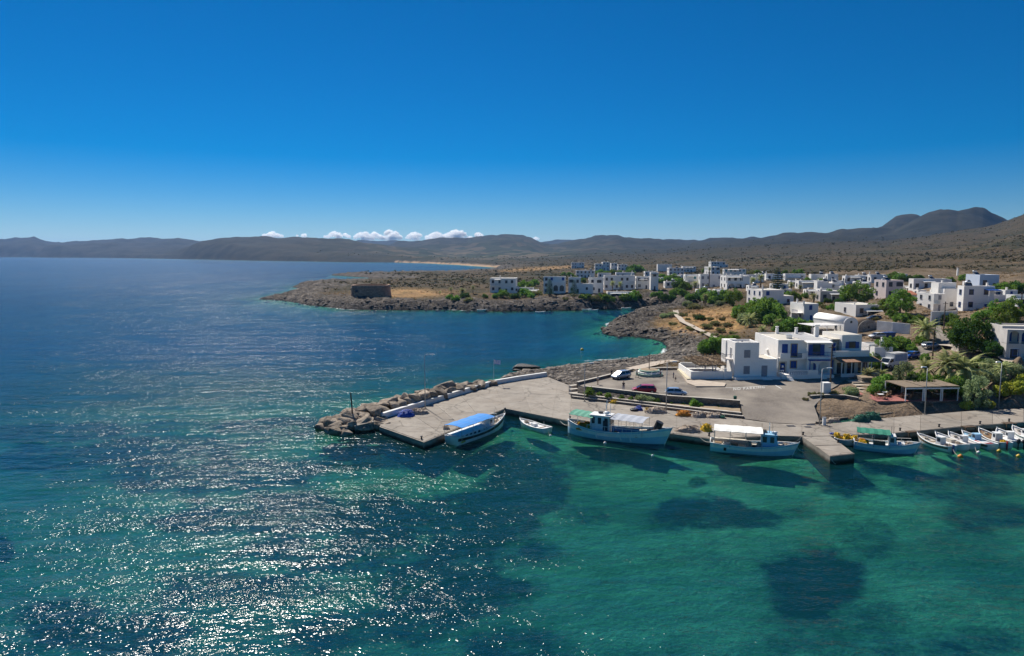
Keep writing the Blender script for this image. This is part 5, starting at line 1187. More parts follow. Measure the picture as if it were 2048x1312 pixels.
many('obush', [(1625,792,10),(1640,792,9),(1668,790,9),(1700,790,15,'gbush'),(1752,788,20,'bush'),(1760,790,17,'bush'),(1610,800,6)], 'small shrub in the bed below the wooden pole', 'bed shrubs below the pole')
many('bush', [(1747,742,14),(1752,738,20),(1760,732,18),(1800,690,18),(1790,700,26),(1775,706,30),(1812,700,22),(1822,704,18),(1745,720,16),(1840,690,16)], 'scrubby bush on the dirt bank beside the road', 'bushes on the road bank')
many('bush', [(1590,746,12),(1596,748,10,'dbush')], 'dark shrub before the white balustrade', 'shrubs before the balustrade')
many('bush', [(1480,636,28),(1500,640,34),(1520,644,36),(1538,642,34),(1512,630,28),(1535,628,30),(1550,636,28),(1492,648,22,'gbush'),(1545,650,20),(1572,664,22),(1586,664,26),(1600,662,24),(1615,664,20),(1560,668,18),(1580,655,16,'dbush')], 'leafy shrub behind the harbour-front houses', 'shrubs behind the harbour front', 1.2)
many('bush', [(1375,612,10,'gbush'),(1388,618,10,'obush'),(1380,600,12),(1398,600,14,'dbush'),(1365,592,14),(1350,590,12),(1345,600,10,'dbush'),(1430,608,16),(1445,605,18,'dbush'),(1420,600,16),(1452,598,18),(1440,612,10,'gbush'),(1405,590,14),(1360,578,16,'dbush'),(1352,570,14),(1370,580,14),(1358,565,12),(1345,560,12)], 'shrub on the slope above the inlet', 'shrubs above the inlet', 1.3)
many('bush', [(900,598,9),(912,601,10),(930,596,10,'dbush'),(938,602,8,'obush'),(970,596,7),(990,596,9),(1005,594,14),(1030,597,10,'dbush'),(1050,594,16),(1062,596,10),(1075,590,10,'obush'),(1030,580,12),(1045,575,14),(1058,577,14),(1070,572,14),(1042,586,10),(1065,584,12,'obush'),(1130,600,7,'obush'),(1165,598,10),(1178,600,10),(1190,602,12,'obush'),(1205,600,12,'dbush'),(1215,604,14),(1250,602,14),(1262,600,14),(1275,597,10),(1310,594,10),(1320,590,9),(1330,600,12,'dbush'),(1270,590,9)], 'shrub along the cliff top below the seafront houses', 'cliff-top shrubs', 1.3)
many('bush', [(1140,553,8),(1150,560,9),(1165,566,10),(1128,551,7),(1200,548,8),(1212,549,8),(1225,548,8),(1240,547,7),(1268,545,14,'dbush'),(1275,544,13),(1262,548,9),(1325,556,8),(1335,562,10),(1320,566,9),(1410,545,8),(1500,550,10,'obush'),(1515,549,9),(1570,549,9),(1590,548,8),(1600,549,9),(1615,563,8),(1640,566,8),(1660,590,10),(1655,605,10,'dbush'),(1610,596,12),(1590,600,16),(1575,596,14),(1640,612,8),(1650,618,10,'obush'),(1662,620,10),(1680,608,12,'dbush')], 'shrub between the village houses', 'shrubs between the houses', 1.3)
many('bush', [(1785,560,14),(1800,562,14),(1812,563,14,'dbush'),(1835,560,10),(1870,566,8),(1900,566,12),(1930,562,12),(1945,562,12),(1990,582,12,'dbush'),(2010,585,18),(2030,582,20,'dbush'),(1785,636,16),(1800,645,16),(1815,640,14),(1745,622,14),(1752,640,8,'obush'),(1770,650,8,'obush'),(1828,648,12),(1840,645,14),(1800,660,8,'obush'),(1900,645,20),(1908,655,16),(1960,640,18),(1848,604,12,'ybush'),(1840,560,10)], 'shrub among the right-hand houses', 'shrubs among the right houses', 1.3)
many('obush', [(1400,640,10,'dbush'),(1412,655,8),(1395,634,7),(1430,650,8),(1440,662,7),(1380,660,8),(1365,633,7),(1345,632,9,'gbush'),(1330,635,8,'gbush'),(1455,652,8),(1465,668,7),(1450,676,7),(1430,672,6),(1375,640,5),(1420,640,6),(1445,640,6),(1406,668,6),(1470,678,8,'bush'),(1345,650,6)], 'low olive tussock on the dry headland grass', 'tussocks on the dry headland', 1.5)
# low scrub over the far slopes: one mass nobody could count
rs = np.random.default_rng(4)
N = 13000; a_ = rs.uniform(-.30, .85, N); y_ = np.exp(rs.uniform(np.log(430), np.log(2600), N)); x_ = a_*y_
h_, s_, _ = land(x_, y_); ok = (s_ > 12) & (fbm(x_, y_, 60, 3, 12) > -.25); x_, y_, h_ = x_[ok], y_[ok], h_[ok]
n = len(x_); per = 9; sz = (.4+rs.gamma(1.6, .35, n))*(.8+y_/1900)
q = rs.normal(size=(n, per, 3)); q[:, :, 2] = np.abs(q[:, :, 2])*.6; q *= (sz*.42)[:, None, None]
pts = (np.stack([x_, y_, h_], 1)[:, None, :]+q).reshape(-1, 3)
d = rs.normal(size=pts.shape); d /= np.linalg.norm(d, axis=1)[:, None]; e = np.cross(d, rs.normal(size=pts.shape)); e /= np.linalg.norm(e, axis=1)[:, None]
S_ = np.repeat(sz, per)[:, None]*.42
V = np.stack([pts-d*S_, pts+e*S_*.7, pts+d*S_, pts-e*S_*.7], 1).reshape(-1, 3)
sm = np_mesh('scrub', V, np.arange(len(V)).reshape(-1, 4), leaf_mat('hill_scrub', (.05,.052,.024), (.115,.095,.05), .02, .2), smooth=False)
link('scrub', sm, label='low dark scrub covering the hillsides', kind='stuff')
N = 9000; a_ = rs.uniform(-.36, .8, N); y_ = np.exp(rs.uniform(np.log(150), np.log(420), N)); x_ = a_*y_
h_, s_, r_ = land(x_, y_); pp = poly_sd(x_, y_, PP)
ok = (s_ > 3) & (r_ < .55) & (pp < -1.5) & (fbm(x_, y_, 9, 3, 15) > -.1); x_, y_, h_ = x_[ok], y_[ok], h_[ok]
n = len(x_); per = 12; q = rs.normal(size=(n, per, 3))*.3; q[:, :, 2] = np.abs(q[:, :, 2])*.7
pts = (np.stack([x_, y_, h_], 1)[:, None, :]+q).reshape(-1, 3); V, F_ = leaf_quads(rs, pts, .2)
sm = np_mesh('dry_tussocks', V, F_, leaf_mat('dry_tussock', (.20,.14,.06), (.36,.25,.11), .3, .2), smooth=False)
link('dry_grass', sm, label='dry straw-coloured grass tussocks on headland and village ground', kind='stuff')
# ================================================================== BOATS
BW = pm('boat_white', (.78,.78,.76), (.70,.69,.66), 1.2, .45)
BLB = pm('boat_light_blue', (.34,.56,.72), (.29,.50,.67), 1.2, .45)
BDB = pm('boat_dark_blue', (.03,.08,.25), None, 1, .45)
BBLK = pm('boat_black', (.015,.015,.017), (.03,.03,.03), 2, .5)
BYEL = pm('boat_yellow', (.6,.42,.05), None, 1, .5)
BDECK = pm('boat_deck', (.55,.50,.42), (.44,.39,.32), 2.5, .8)
BWOOD = pm('boat_wood', (.27,.17,.09), (.20,.12,.06), 4, .7)
CAN_B = pm('blue_canopy', (.015,.23,.62), (.012,.19,.55), 1.2, .7)
CAN_G = pm('green_canopy', (.02,.16,.10), (.025,.20,.13), 1.2, .75)
CAN_LG = pm('light_green_canopy', (.12,.34,.24), (.09,.28,.19), 1.2, .75)
CAN_W = pm('white_canopy', (.80,.79,.74), (.72,.70,.64), 1.2, .75)
CAN_GR = pm('grey_canopy', (.40,.42,.46), (.34,.36,.40), 1.2, .75)
NET_Y = pm('yellow_net', (.62,.42,.03), (.45,.27,.02), 5, .95, .9, 16)
NET_O = pm('orange_net', (.60,.27,.04), (.45,.17,.03), 5, .95, .9, 16)
NET_B = pm('beige_net', (.46,.38,.30), (.30,.24,.19), 4, .95, .9, 14)
NET_G = pm('green_net', (.02,.09,.06), (.04,.15,.10), 5, .95, .9, 14)
ROPE = pm('rope', (.45,.41,.34), None, 1, .9)
ORANGE = pm('buoy_orange', (.75,.25,.03), None, 1, .5)
RED = pm('red_paint', (.42,.03,.03), None, 1, .5)
TARPB = pm('blue_tarp', (.02,.05,.30), (.03,.09,.40), 3, .6, .5, 8)
def hull_parts(t, L, B, g0, bow=.6, stern=.25, col=BW, boot=BBLK, stripe=None, ended=False, deck=.3, sharp=2.2, deckm=None, draft=.5):
    n = 17; rows = []
    for i in range(n):
        s = i/(n-1); x = -L/2 + L*s
        f = 1-max(0, (s-.45)/.55)**(sharp+.5)
        a = 1-(max(0, (.4-s)/.4)**2.4)*(.88 if ended else .22)
        b = max(.02, B/2*f*a); g = g0 + bow*max(0, (s-.4)/.6)**1.8 + stern*max(0, (.45-s)/.45)**1.8
        rake = .45*g*max(0, (s-.5)/.5)**2
        rows.append((x, b, g, rake))
    lev = [(-1, .04), (-.55, .62), (0, .88), (.5, .97), (.86, 1.0), (1, 1.02)]
    m = MB(); vs_ = []
    for x, b, g, rk in rows:
        ring = []
        for sgn in (1, -1):
            pr = [(x + rk*max(0, z), sgn*b*w_, (z*draft if z < 0 else z*g)) for z, w_ in lev]
            ring += pr if sgn == 1 else pr[::-1]
        vs_ += ring[::1]
    k = len(lev)*2; fs = []; mi = []
    for i in range(n-1):
        for j in range(k-1):
            if j == len(lev)-1: continue
            q = j if j < len(lev) else k-2-j
            fs.append((i*k+j, (i+1)*k+j, (i+1)*k+j+1, i*k+j+1)); mi.append(1 if q < 2 else (2 if q == 3 and stripe else 0))
    fs.append(tuple(range(k))); mi.append(0); fs.append(tuple(range((n-1)*k, n*k))[::-1]); mi.append(0)
    m.v = vs_; m.f = fs; m.mi = mi
    m.build('hull', [col, boot, stripe or col], t, True)
    d = MB(); vs_ = []
    for x, b, g, rk in rows: vs_ += [(x, b*.95, g-deck), (x, -b*.95, g-deck)]
    d.add(vs_, [(2*i, 2*i+1, 2*i+3, 2*i+2) for i in range(n-1)]); d.build('deck', deckm or BDECK, t)
    r_ = MB()
    for sgn in (1, -1): r_.tube([(x+rk, sgn*b*1.02, g+.03) for x, b, g, rk in rows], .07, 5)
    r_.tube([(rows[0][0], rows[0][1], rows[0][2]+.03), (rows[0][0], -rows[0][1], rows[0][2]+.03)], .07, 5); r_.build('gunwale', BW, t, True)
    st = rows[-1]; MB().tube([(st[0], 0, -.2), (st[0]+st[3]*.5, 0, st[2]*.5), (st[0]+st[3], 0, st[2]), (st[0]+st[3]*1.15, 0, st[2]+.25)], .07, 6).build('stem_post', BW, t)
    return rows
def canopy(t, x0, x1, hw, z, mat, name='canopy', sag=.06, zb=.4, tilt=0., posts=3, frame=None):
    m = MB(); n = 8; vs_ = []
    for i in range(n+1):
        x = x0+(x1-x0)*i/n; zz = z + tilt*(i/n-.5) - sag*abs(math.sin(i*math.pi/2))
        for y, dz in ((-hw, -.12), (-hw*.5, 0), (0, .05), (hw*.5, 0), (hw, -.12)): vs_.append((x, y, zz+dz))
    q = len(vs_); vs_ += [(a, b, c-.04) for a, b, c in vs_]
    fs = [(i*5+j, (i+1)*5+j, (i+1)*5+j+1, i*5+j+1) for i in range(n) for j in range(4)]
    fs += [tuple(q+v for v in f[::-1]) for f in fs]
    for i in range(n): fs += [(i*5, q+i*5, q+(i+1)*5, (i+1)*5), (i*5+4, (i+1)*5+4, q+(i+1)*5+4, q+i*5+4)]
    for j in range(4): fs += [(j, j+1, q+j+1, q+j), (n*5+j, q+n*5+j, q+n*5+j+1, n*5+j+1)]
    o = m.add(vs_, fs).build(name, mat, t)
    for i in range(posts):
        x = x0+.1+(x1-x0-.2)*i/max(1, posts-1)
        for s in (-1, 1): MB().tube([(x, s*(hw-.06), zb), (x, s*(hw-.06), z-.12+tilt*(i/max(1,posts-1)-.5))], .035, 5).build('pole', frame or GALV, t)
    return o
def cabin(t, x0, x1, hw, z0, z1, mat=BW, slope=.25, win=True, name='cabin'):
    m = MB(); s = slope
    m.add([(x0,-hw,z0),(x1,-hw,z0),(x1,hw,z0),(x0,hw,z0),(x0+.05,-hw*.9,z1),(x1-s,-hw*.9,z1),(x1-s,hw*.9,z1),(x0+.05,hw*.9,z1)], [(3,2,1,0),(4,5,6,7),(0,1,5,4),(1,2,6,5),(2,3,7,6),(3,0,4,7)])
    o = m.build(name, mat, t)
    MB().box(x0-.12, x1-s+.15, -hw*1.0, hw*1.0, z1+.002, z1+.07).build('roof', mat, o)
    if win:
        zc = z0+(z1-z0)*.68; hh = (z1-z0)*.2
        for sgn in (-1, 1):
            n = max(1, int((x1-x0)/.9))
            for i in range(n):
                xc = x0+(x1-x0-s)*(i+.5)/n; MB().box(xc-.25, xc+.25, *sorted((sgn*(hw*.935), sgn*(hw*.935+.03))), zc-hh, zc+hh).build('pane', GLASS, o)
        f = .68; xs_ = x1-s*f+.02
        for k in (-1, 1): MB().box(xs_-.06, xs_+.05, *sorted((k*.06, k*hw*.8)), zc-hh, zc+hh).build('pane', GLASS, o)
    return o
def heap(t, name, mat, c, rx, ry, h, seed=0, n=14):
    rs_ = random.Random(seed); vs_ = [(c[0], c[1], c[2]+h)]; rings = 7
    for i in range(1, rings+1):
        q = i/rings
        for k in range(n):
            a = 2*math.pi*k/n; nz = rs_.uniform(.78, 1.12)
            vs_.append((c[0]+rx*q*math.cos(a)*nz, c[1]+ry*q*math.sin(a)*nz, c[2]+h*max(0, (1-q**2.2))*rs_.uniform(.65, 1.15)-(.05 if i == rings else 0)))
    fs = [(0, 1+k, 1+(k+1) % n) for k in range(n)] + [(1+(i-1)*n+k, 1+i*n+k, 1+i*n+(k+1) % n, 1+(i-1)*n+(k+1) % n) for i in range(1, rings) for k in range(n)]
    m = MB().add(vs_, fs)
    for _ in range(10):
        a, b = rs_.uniform(0, 6.28), rs_.uniform(.3, .8); x, y = c[0]+rx*b*math.cos(a), c[1]+ry*b*math.sin(a); z = c[2]+h*(1-b**2.2)
        m.tube([(x+math.cos(a+q)*rx*.25*(1+.1*q), y+math.sin(a+q)*ry*.25, z+.06+.05*math.sin(q*2)) for q in np.linspace(0, 5, 9)], .045, 4, 0, False)
    return m.build(name, mat, t, True)
def mast(t, x, z0, h, y=0., mat=BW, rake=0., r=.06, arms=True, name='mast'):
    m = MB().tube([(x, y, z0), (x+rake, y, z0+h)], [r, r*.6], 6)
    if arms: m.tube([(x+rake*.7, y-.5, z0+h*.7), (x+rake*.7, y+.5, z0+h*.7)], r*.5, 5)
    return m.build(name, mat, t)
def boat(name, label, stern_px, bow_px, z=.8, group=None):
    a, b = G(*stern_px, z-.1), G(*bow_px, z+.75); c = (a+b)/2; d = b-a
    return thing(name, label, 'boat', (c.x, c.y, 0), math.atan2(d.y, d.x), group), Vector((d.x, d.y, 0)).length
def mooring(t, pts, lab):
    MB().tube(pts, .03, 4, 0, False).build('mooring_line', ROPE, label=lab, cat='rope')

# 1 blue canopy trawler beside the breakwater
t, L = boat('fishing_boat', 'black-and-white fishing boat under a flat bright blue canopy at the breakwater', (903,876), (1004,829), 1.1)
rw_ = hull_parts(t, L, 3.1, .95, .9, .25, BW, BBLK, BBLK, False, .3)
MB().box(-L/2+.4, L*.12, -1.15, 1.15, .72, 1.35).build('trunk_cabin', BW, t)
for i in range(5): MB().box(-L/2+.8+i*1.0, -L/2+1.3+i*1.0, -1.18, -1.152, .85, 1.2).build('pane', GLASS, t)
MB().box(-L/2+.3, -L/2+1.2, -1.58, -1.5, .42, .62).build('stripe', BYEL, t)
canopy(t, -L/2+.3, L*.17, 1.6, 2.75, CAN_B, posts=4)
cabin(t, L*.14, L*.26, .75, .75, 2.1)
heap(t, 'net', NET_B, (L*.36, 0, .8), 1.0, .7, .5, 4); mast(t, L*.33, .9, 2.2, r=.05)
heap(t, 'net', NET_B, (L*.05, -.9, .7), .9, .4, .55, 9)
for s in (-.8, .8): MB().lathe([(.1,0),(.16,.1),(.16,.2),(.1,.3)], (L*.43, s*.5, 1.35), 8).build('lamp', BW, t)
# 2 little white open boat
t, L = boat('rowing_boat', 'small white open boat with engine box, between the two big fishing boats', (1096,861), (1043,834), .45)
hull_parts(t, L, 2.2, .55, .35, .15, BW, BW, None, False, .12, deckm=BW)
MB().box(-.4, .5, -.35, .35, .42, .85).build('engine_box', BW, t); heap(t, 'net', NET_B, (L*.28,.1,.55), .5, .45, .25, 2); mast(t, -L*.35, .4, 1.2, r=.03, arms=False)
for x in (-L*.25, L*.12): MB().box(x-.15, x+.15, -.85, .85, .45, .52).build('thwart', BWOOD, t)
# 3 big light blue caique
t, L = boat('fishing_boat', 'largest light blue wooden fishing boat with white wheelhouse, green and grey canopies', (1137,850), (1329,861), 1.2)
hull_parts(t, L, 4.3, 1.25, 1.15, .75, BLB, BDB, BW, True, .35, 2.0, draft=.8)
cabin(t, -L*.24, -L*.03, 1.15, 1.0, 3.3, BW, .1)
MB().box(-L*.10, -L*.05, -1.2, -1.16, 1.2, 2.7).build('door', GLASS, t)
canopy(t, -L*.01, L*.32, 2.0, 3.35, CAN_GR, posts=3, zb=1.1, tilt=-.1)
MB().box(.0, L*.28, -1.5, -1.44, 1.2, 2.1).build('side_screen', pm('screen_blue', (.10,.16,.33), None, 1, .6), t)
canopy(t, -L*.45, -L*.20, 1.75, 3.3, CAN_LG, 'foredeck_canopy', posts=2, zb=1.3, tilt=-.25)
mast(t, -L*.1, 3.3, 2.2, r=.09, rake=.2); mast(t, -L*.06, 3.3, 1.6, .5, r=.05, arms=False)
MB().lathe([(.25,0),(.45,.15),(.45,.3),(.2,.4)], (-L*.08, -.3, 3.5), 12).build('radar', BW, t, True)
MB().tube([(-L*.16,.4,3.45),(-L*.16,.4,3.6)], .38, 14).build('life_ring', BBLK, t)
for i, (x, y) in enumerate(((-L*.36,-.4),(-L*.31,.4),(-L*.27,-.8),(-L*.33,-1.0))): heap(t, 'net', (NET_Y, NET_O)[i % 2], (x, y, 1.05), .95, .75, .75, i)
for i, (x, y) in enumerate(((-L*.40,.3),(-L*.42,-.3),(-L*.39,-.7))): MB().lathe([(.2,0),(.28,.12),(.2,.26)], (x, y, 1.6), 10).build('float', BBLK, t, True)
for i, x in enumerate((L*.04, L*.10, L*.2, L*.24)): heap(t, 'net', (NET_O, NET_B, NET_Y, NET_B)[i], (x, -1.3, .95), .55, .4, .5, i+7)
heap(t, 'net', NET_B, (L*.37, 0, 1.3), .9, .7, .55, 3)
MB().tube([(L*.42,.0,1.9),(L*.455,0,3.1)], .55, 12).build('tyre_fender', BBLK, t)
for x in (-L*.15, L*.1, L*.2): MB().tube([(x,-2.2,1.25),(x+.05,-2.22,.6),(x+.2,-2.2,.35)], .09, 5).build('fender', BW, t)
rl = MB()
for s in (-1, 1): rl.tube([(-L*.25, s*1.9, 2.0), (L*.3, s*1.95, 2.0)], .035, 4, 0, False)
for x in np.linspace(-L*.25, L*.3, 7):
    for s in (-1, 1): rl.tube([(x, s*1.92, 1.1), (x, s*1.92, 2.0)], .03, 4, 0, False)
rl.build('railing', BW, t)
# 4 white canopy boat
t, L = boat('fishing_boat', 'light blue fishing boat under a long white canopy, left of the concrete pier', (1421,884), (1585,885), 1.0)
hull_parts(t, L, 3.5, 1.0, .7, .2, BLB, BDB, BW, False, .3, 2.4)
canopy(t, -L*.46, L*.14, 1.85, 3.2, CAN_W, posts=4, zb=.8)
cabin(t, L*.12, L*.34, 1.1, .8, 2.75, BLB, .45)
mast(t, L*.22, 2.8, 1.5, r=.08); mast(t, L*.13, 2.8, 1.2, .3, mat=BWOOD, r=.04); heap(t, 'net', NET_B, (L*.16,.2,2.82), .5, .4, .3, 5)
MB().lathe([(.2,0),(.4,.1),(.4,.22),(.15,.3)], (L*.28, -.2, 2.85), 12).build('radar', BW, t, True)
for i in range(4):
    MB().tube([(-L*.02+i*.62,-1.0,.8),(-L*.02+i*.62,-.8,.8)], .45, 12).build('net_drum', BBLK, t) if i % 2 else heap(t, 'net', NET_B, (-L*.02+i*.62,-.9,.75), .5, .45, .9, i)
for i, x in enumerate((-L*.4,-L*.3,-L*.2)): MB().box(x-.45, x+.45, -1.3, -.5, .72, 1.25).build('fish_crate', (BWOOD, BDECK, BWOOD)[i], t)
MB().box(-L*.45, -L*.05, .6, 1.3, .72, 1.35).build('work_bench', BDECK, t); heap(t, 'net', NET_B, (L*.42,0,1.15), .7, .5, .35, 8)
MB().box(-L*.33, -L*.30, -1.8, -1.72, .35, .75).build('tyre_fender', BBLK, t)
# 5 green canopy boat
t, L = boat('fishing_boat', 'white-topped fishing boat under a dark green canopy, right of the concrete pier', (1708,883), (1829,883), .9)
hull_parts(t, L, 3.0, .9, .65, .2, BLB, BDB, BW, False, .3, 2.3, deckm=BW)
canopy(t, -L*.46, L*.10, 1.6, 2.7, CAN_G, posts=3, zb=.7)
cabin(t, L*.08, L*.24, .95, .7, 2.2, BW, .5); MB().box(L*.24, L*.34, -.7, .7, .7, 1.3).build('fore_cabin', BW, t)
for i, (x, y) in enumerate(((-L*.38,-.6),(-L*.31,-.3),(-L*.3,-.9),(-L*.36,.3))): heap(t, 'net', (NET_Y, NET_O)[i % 2], (x, y, .7), .55, .5, .5, i+3)
MB().box(-L*.18, L*.02, -1.0, -.2, .62, 1.3).build('engine_box', BWOOD, t); mast(t, L*.12, 2.25, 1.3, r=.03, mat=IRON); mast(t, L*.16, 2.25, 1.1, .3, r=.03, mat=IRON, arms=False)
heap(t, 'net', NET_B, (L*.4,0,1.15), .6, .4, .3, 8)
rl = MB()
for s in (-1, 1): rl.tube([(L*.2, s*1.2, 1.6), (L*.45, s*.5, 1.9)], .03, 4, 0, False); rl.tube([(L*.3, s*1.0, 1.2), (L*.3, s*1.0, 1.7)], .03, 4, 0, False)
rl.build('railing', GALV, t)
# 6-12 small boats at the right-hand quay, bows to the quay
sm_ = [((1905,898),(1841,866),'white wooden boat with blue rudder and grey wheelhouse, leftmost of the small boats',BW,BDB,1,'house'),
       ((1928,895),(1876,864),'white boat with small inboard box, second of the small boats from the left',BW,BLB,0,'box'),
       ((1949,893),(1902,863),'slim white boat with low console, third of the small boats from the left',BW,BBLK,0,'console'),
       ((1986,894),(1929,861),'white boat with red cockpit trim, fourth of the small boats from the left',BW,BDB,1,'red'),
       ((2013,891),(1962,856),'white wooden boat with brown rail and red rudder, fifth small boat from the left',BW,RED,1,'house'),
       ((2040,888),(1998,856),'white motorboat with two black outboard engines at the right edge',BW,BW,0,'outboard'),
       ((2075,884),(2029,851),'white motorboat cut by the right picture edge',BW,BW,0,'outboard')]
for i, (a, b, lab, c1, c2, tall, kd) in enumerate(sm_):
    t, L = boat('small_boat', lab, a, b, .5, 'small boats moored along the quay')
    hull_parts(t, L, 2.05+.1*(i % 3), .6, .5, .15, c1, c2, BWOOD if kd in ('house','red') else None, False, .16, 2.4, deckm=(BDECK, BW, GREYWASH, BLB, BWOOD, BW, GREYWASH)[i])
    if kd == 'house':
        cabin(t, -L*.22, -L*.06, .5, .45, 1.6, BW, .15); MB().box(-L/2-.25, -L/2-.02, -.06, .06, -.3, 1.0).build('rudder', BDB if i == 0 else RED, t)
        heap(t, 'net', (NET_B, NET_Y)[i > 2], (-L*.36,0,.5), .5, .45, .35, i)
    elif kd == 'box': MB().box(-.6, .4, -.4, .4, .44, .95).build('engine_box', BDECK, t); heap(t, 'net', NET_B, (-L*.3,0,.5), .55, .45, .35, i)
    elif kd == 'console': cabin(t, -L*.12, L*.02, .42, .45, 1.35, BW, .2)
    elif kd == 'red':
        MB().box(-L*.32, -L*.02, -.75, .75, .45, .62).build('cockpit_trim', RED, t); MB().box(-L*.28, -L*.06, -.55, .55, .62, .66).build('cockpit_floor', BW, t); cabin(t, 0, L*.14, .5, .45, 1.4, BLB, .15)
    else:
        cabin(t, -L*.08, L*.06, .45, .45, 1.45, BW, .25)
        for s in (-.35, .35):
            o = MB().lathe([(.16,0),(.24,.15),(.24,.5),(.12,.62)], (-L/2-.3, s, .55), 10).build('outboard', BBLK, t, True); MB().box(-L/2-.36, -L/2-.22, s-.06, s+.06, -.4, .56).build('shaft', BBLK, o)
    MB().box(L*.1, L*.13, -.85, .85, .5, .56).build('thwart', BWOOD, t); MB().box(-L*.42, -L*.39, -.8, .8, .5, .56).build('thwart', BWOOD, t)
    heap(t, 'rope_coil', ROPE, (L*.3,0,.72), .3, .28, .12, i); mast(t, L*.42, .7, .7, r=.03, arms=False, name='bitt')
    mb_ = G(*b, .9); q = G(b[0]-6, b[1]-9, 1.05); mooring(t, [tuple(mb_), tuple(q)], None) if False else None
# workboat full of yellow nets behind the pier
t, L = boat('skiff', 'flat grey skiff heaped with yellow nets behind the concrete pier', (1672,876), (1712,871), .7)
hull_parts(t, L, 2.0, .7, .3, .1, GREYWASH, BBLK, None, False, .2)
for i, x in enumerate((-1.1, .1, 1.1)): heap(t, 'net', NET_Y, (x, 0, .6), .65, .7, .8, i+20)
heap(t, 'net', TARPB, (-1.9, .2, .6), .5, .4, .6, 4)
# little boats under the far cliff
for u, v, lab in [(963,622,'tiny white boat below the lone seaside house'),(1080,626,'tiny white boat off the cliff below the square house'),(1173,620.5,'left tiny white boat at the jetty below the seafront houses'),(1186,622,'right tiny white boat at the jetty below the seafront houses'),(1252,618,'tiny white boat at the head of the inlet')]:
    p = G(u, v); t = thing('dinghy', lab, 'boat', p, rp.uniform(-.3,.3), 'tiny boats in the inlet'); hull_parts(t, 4.2, 1.7, .5, .3, .1, BW, BW, None, False, .12, deckm=BW); MB().box(-.3,.3,-.6,.6,.4,.5).build('thwart', BWOOD, t)
p = G(1128, 738+0, 0)
# buoys
for u, v, mt, r_, lab in [(1921,914,ORANGE,.35,'orange mooring buoy off the small boats'),(1957,905.5,BW,.25,'white mooring buoy off the small boats'),(1998,903,BYEL,.3,'yellow-green buoy behind the red-rudder boat'),(2037,913,BYEL,.3,'yellow buoy near the right edge'),(1210,887,BW,.25,'white float beside the largest fishing boat'),(1305,912,BW,.2,'small white float below the bow of the largest fishing boat'),(1164,700,BYEL,.5,'pale yellow buoy out in the cove'),(1101,872,BW,.2,'white float behind the small open boat')]:
    p = G(u, v); t = thing('buoy', lab, 'buoy', (p.x, p.y, 0)); MB().lathe([(.2*r_,-.5*r_),(.75*r_,-.3*r_),(r_,.15*r_),(.85*r_,.6*r_),(.4*r_,.9*r_),(.12*r_,1.2*r_)], n=12).build('float', mt, t, True)
# mooring lines
def rope(a, b, lab, sag=.25):
    a, b = Vector(a), Vector(b); MB().tube([a.lerp(b, k/8)-Vector((0,0,sag*math.sin(math.pi*k/8))) for k in range(9)], .035, 4, 0, False).build('mooring_line', ROPE, label=lab, cat='rope')
rope(G(901,868,1.1), G(868,872,1.05), 'slack line from the blue-canopy boat stern to the quay'); rope(G(1003,830,1.5), G(1010,819,1.1), 'line from the blue-canopy boat bow to the quay')
rope(G(1138,850,1.6), G(1120,842,1.05), 'line from the largest boat stern to the quay'); rope(G(1586,884,1.3), G(1604,872,1.05), 'line from the white-canopy boat bow to the pier'); rope(G(1590,888,1.1), G(1608,905,0), 'line from the white-canopy boat bow into the water')
rope(G(1660,911,1.0), G(1672,928,0), 'thick rope hanging off the pier corner into the water'); rope(G(1097,862,.5), G(1101,871,.1), 'line from the small open boat to its float'); rope(G(1906,899,.5), G(1920,912,.15), 'line from the leftmost small boat to the orange buoy'); rope(G(1950,894,.5), G(1957,905,.1), 'line from the third small boat to the white buoy')
rope(G(1422,884,1.0), G(1400,875,1.02), 'line from the white-canopy boat stern to the quay'); rope(G(1330,858,2.0), G(1348,866,1.02), 'line from the largest boat bow to the quay')
# nets and gear on the quay
for u, v, mt, rx, ry, h, lab in [(812,832,TARPB,1.5,1.1,1.0,'blue tarpaulin bundle of nets at the parapet'),(838,827,NET_B,1.8,1.0,.8,'brown net heap beside the blue tarpaulin bundle'),(893,858,NET_B,.6,.5,.45,'small net bundle on the quay by the blue-canopy boat'),
   (1228,806,NET_Y,.9,.6,.5,'yellow net heap at the planter foot'),(1277,820,TARPB,.8,.6,.6,'blue plastic heap at the planter foot'),(1296,821,NET_Y,.6,.5,.4,'small yellow net heap between blue plastic and beige nets'),(1311,825,NET_B,2.0,1.0,.9,'long pale beige net heap beside the lamp post'),(1367,831,NET_O,1.4,.9,.8,'orange net heap along the planter'),
   (1398,833,NET_B,1.4,1.0,.8,'beige net heap right of the orange nets'),(1428,834,NET_B,1.7,1.0,.7,'rightmost beige net heap along the planter'),(1445,836,NET_G,.5,.5,.35,'small green net bundle at the end of the beige heaps'),(1377,862,NET_B,2.2,1.2,.8,'tangled pale net and rope heap at the quay edge left of the yellow nets'),(1412,861,NET_Y,1.0,.9,1.0,'yellow net heap behind the white-canopy boat'),
   (1722,842,NET_G,1.6,1.0,1.0,'dark green net heap beside the gravel lot'),(1745,838,NET_G,1.5,1.0,1.1,'larger dark green net heap at the kerb end'),(1665,843,NET_B,1.2,.7,.6,'grey net heap under the lamp post kerb')]:
    p = G(u, v, QUAY_Z+.01); heap(None, 'net_heap', mt, (0,0,0), rx, ry, h, int(u), 18); o = bpy.context.scene.objects[-1] if False else COL.objects[-1]; o.location = p; tag(o, lab, 'net')
p = G(1268, 821, QUAY_Z+.02); MB().lathe([(.35,0),(.6,.02),(.7,.15),(.6,.3),(.35,.3)], n=16).build('old_tyre', BBLK, None, True, loc=p, label='old black tyre lying at the planter foot', cat='tyre')
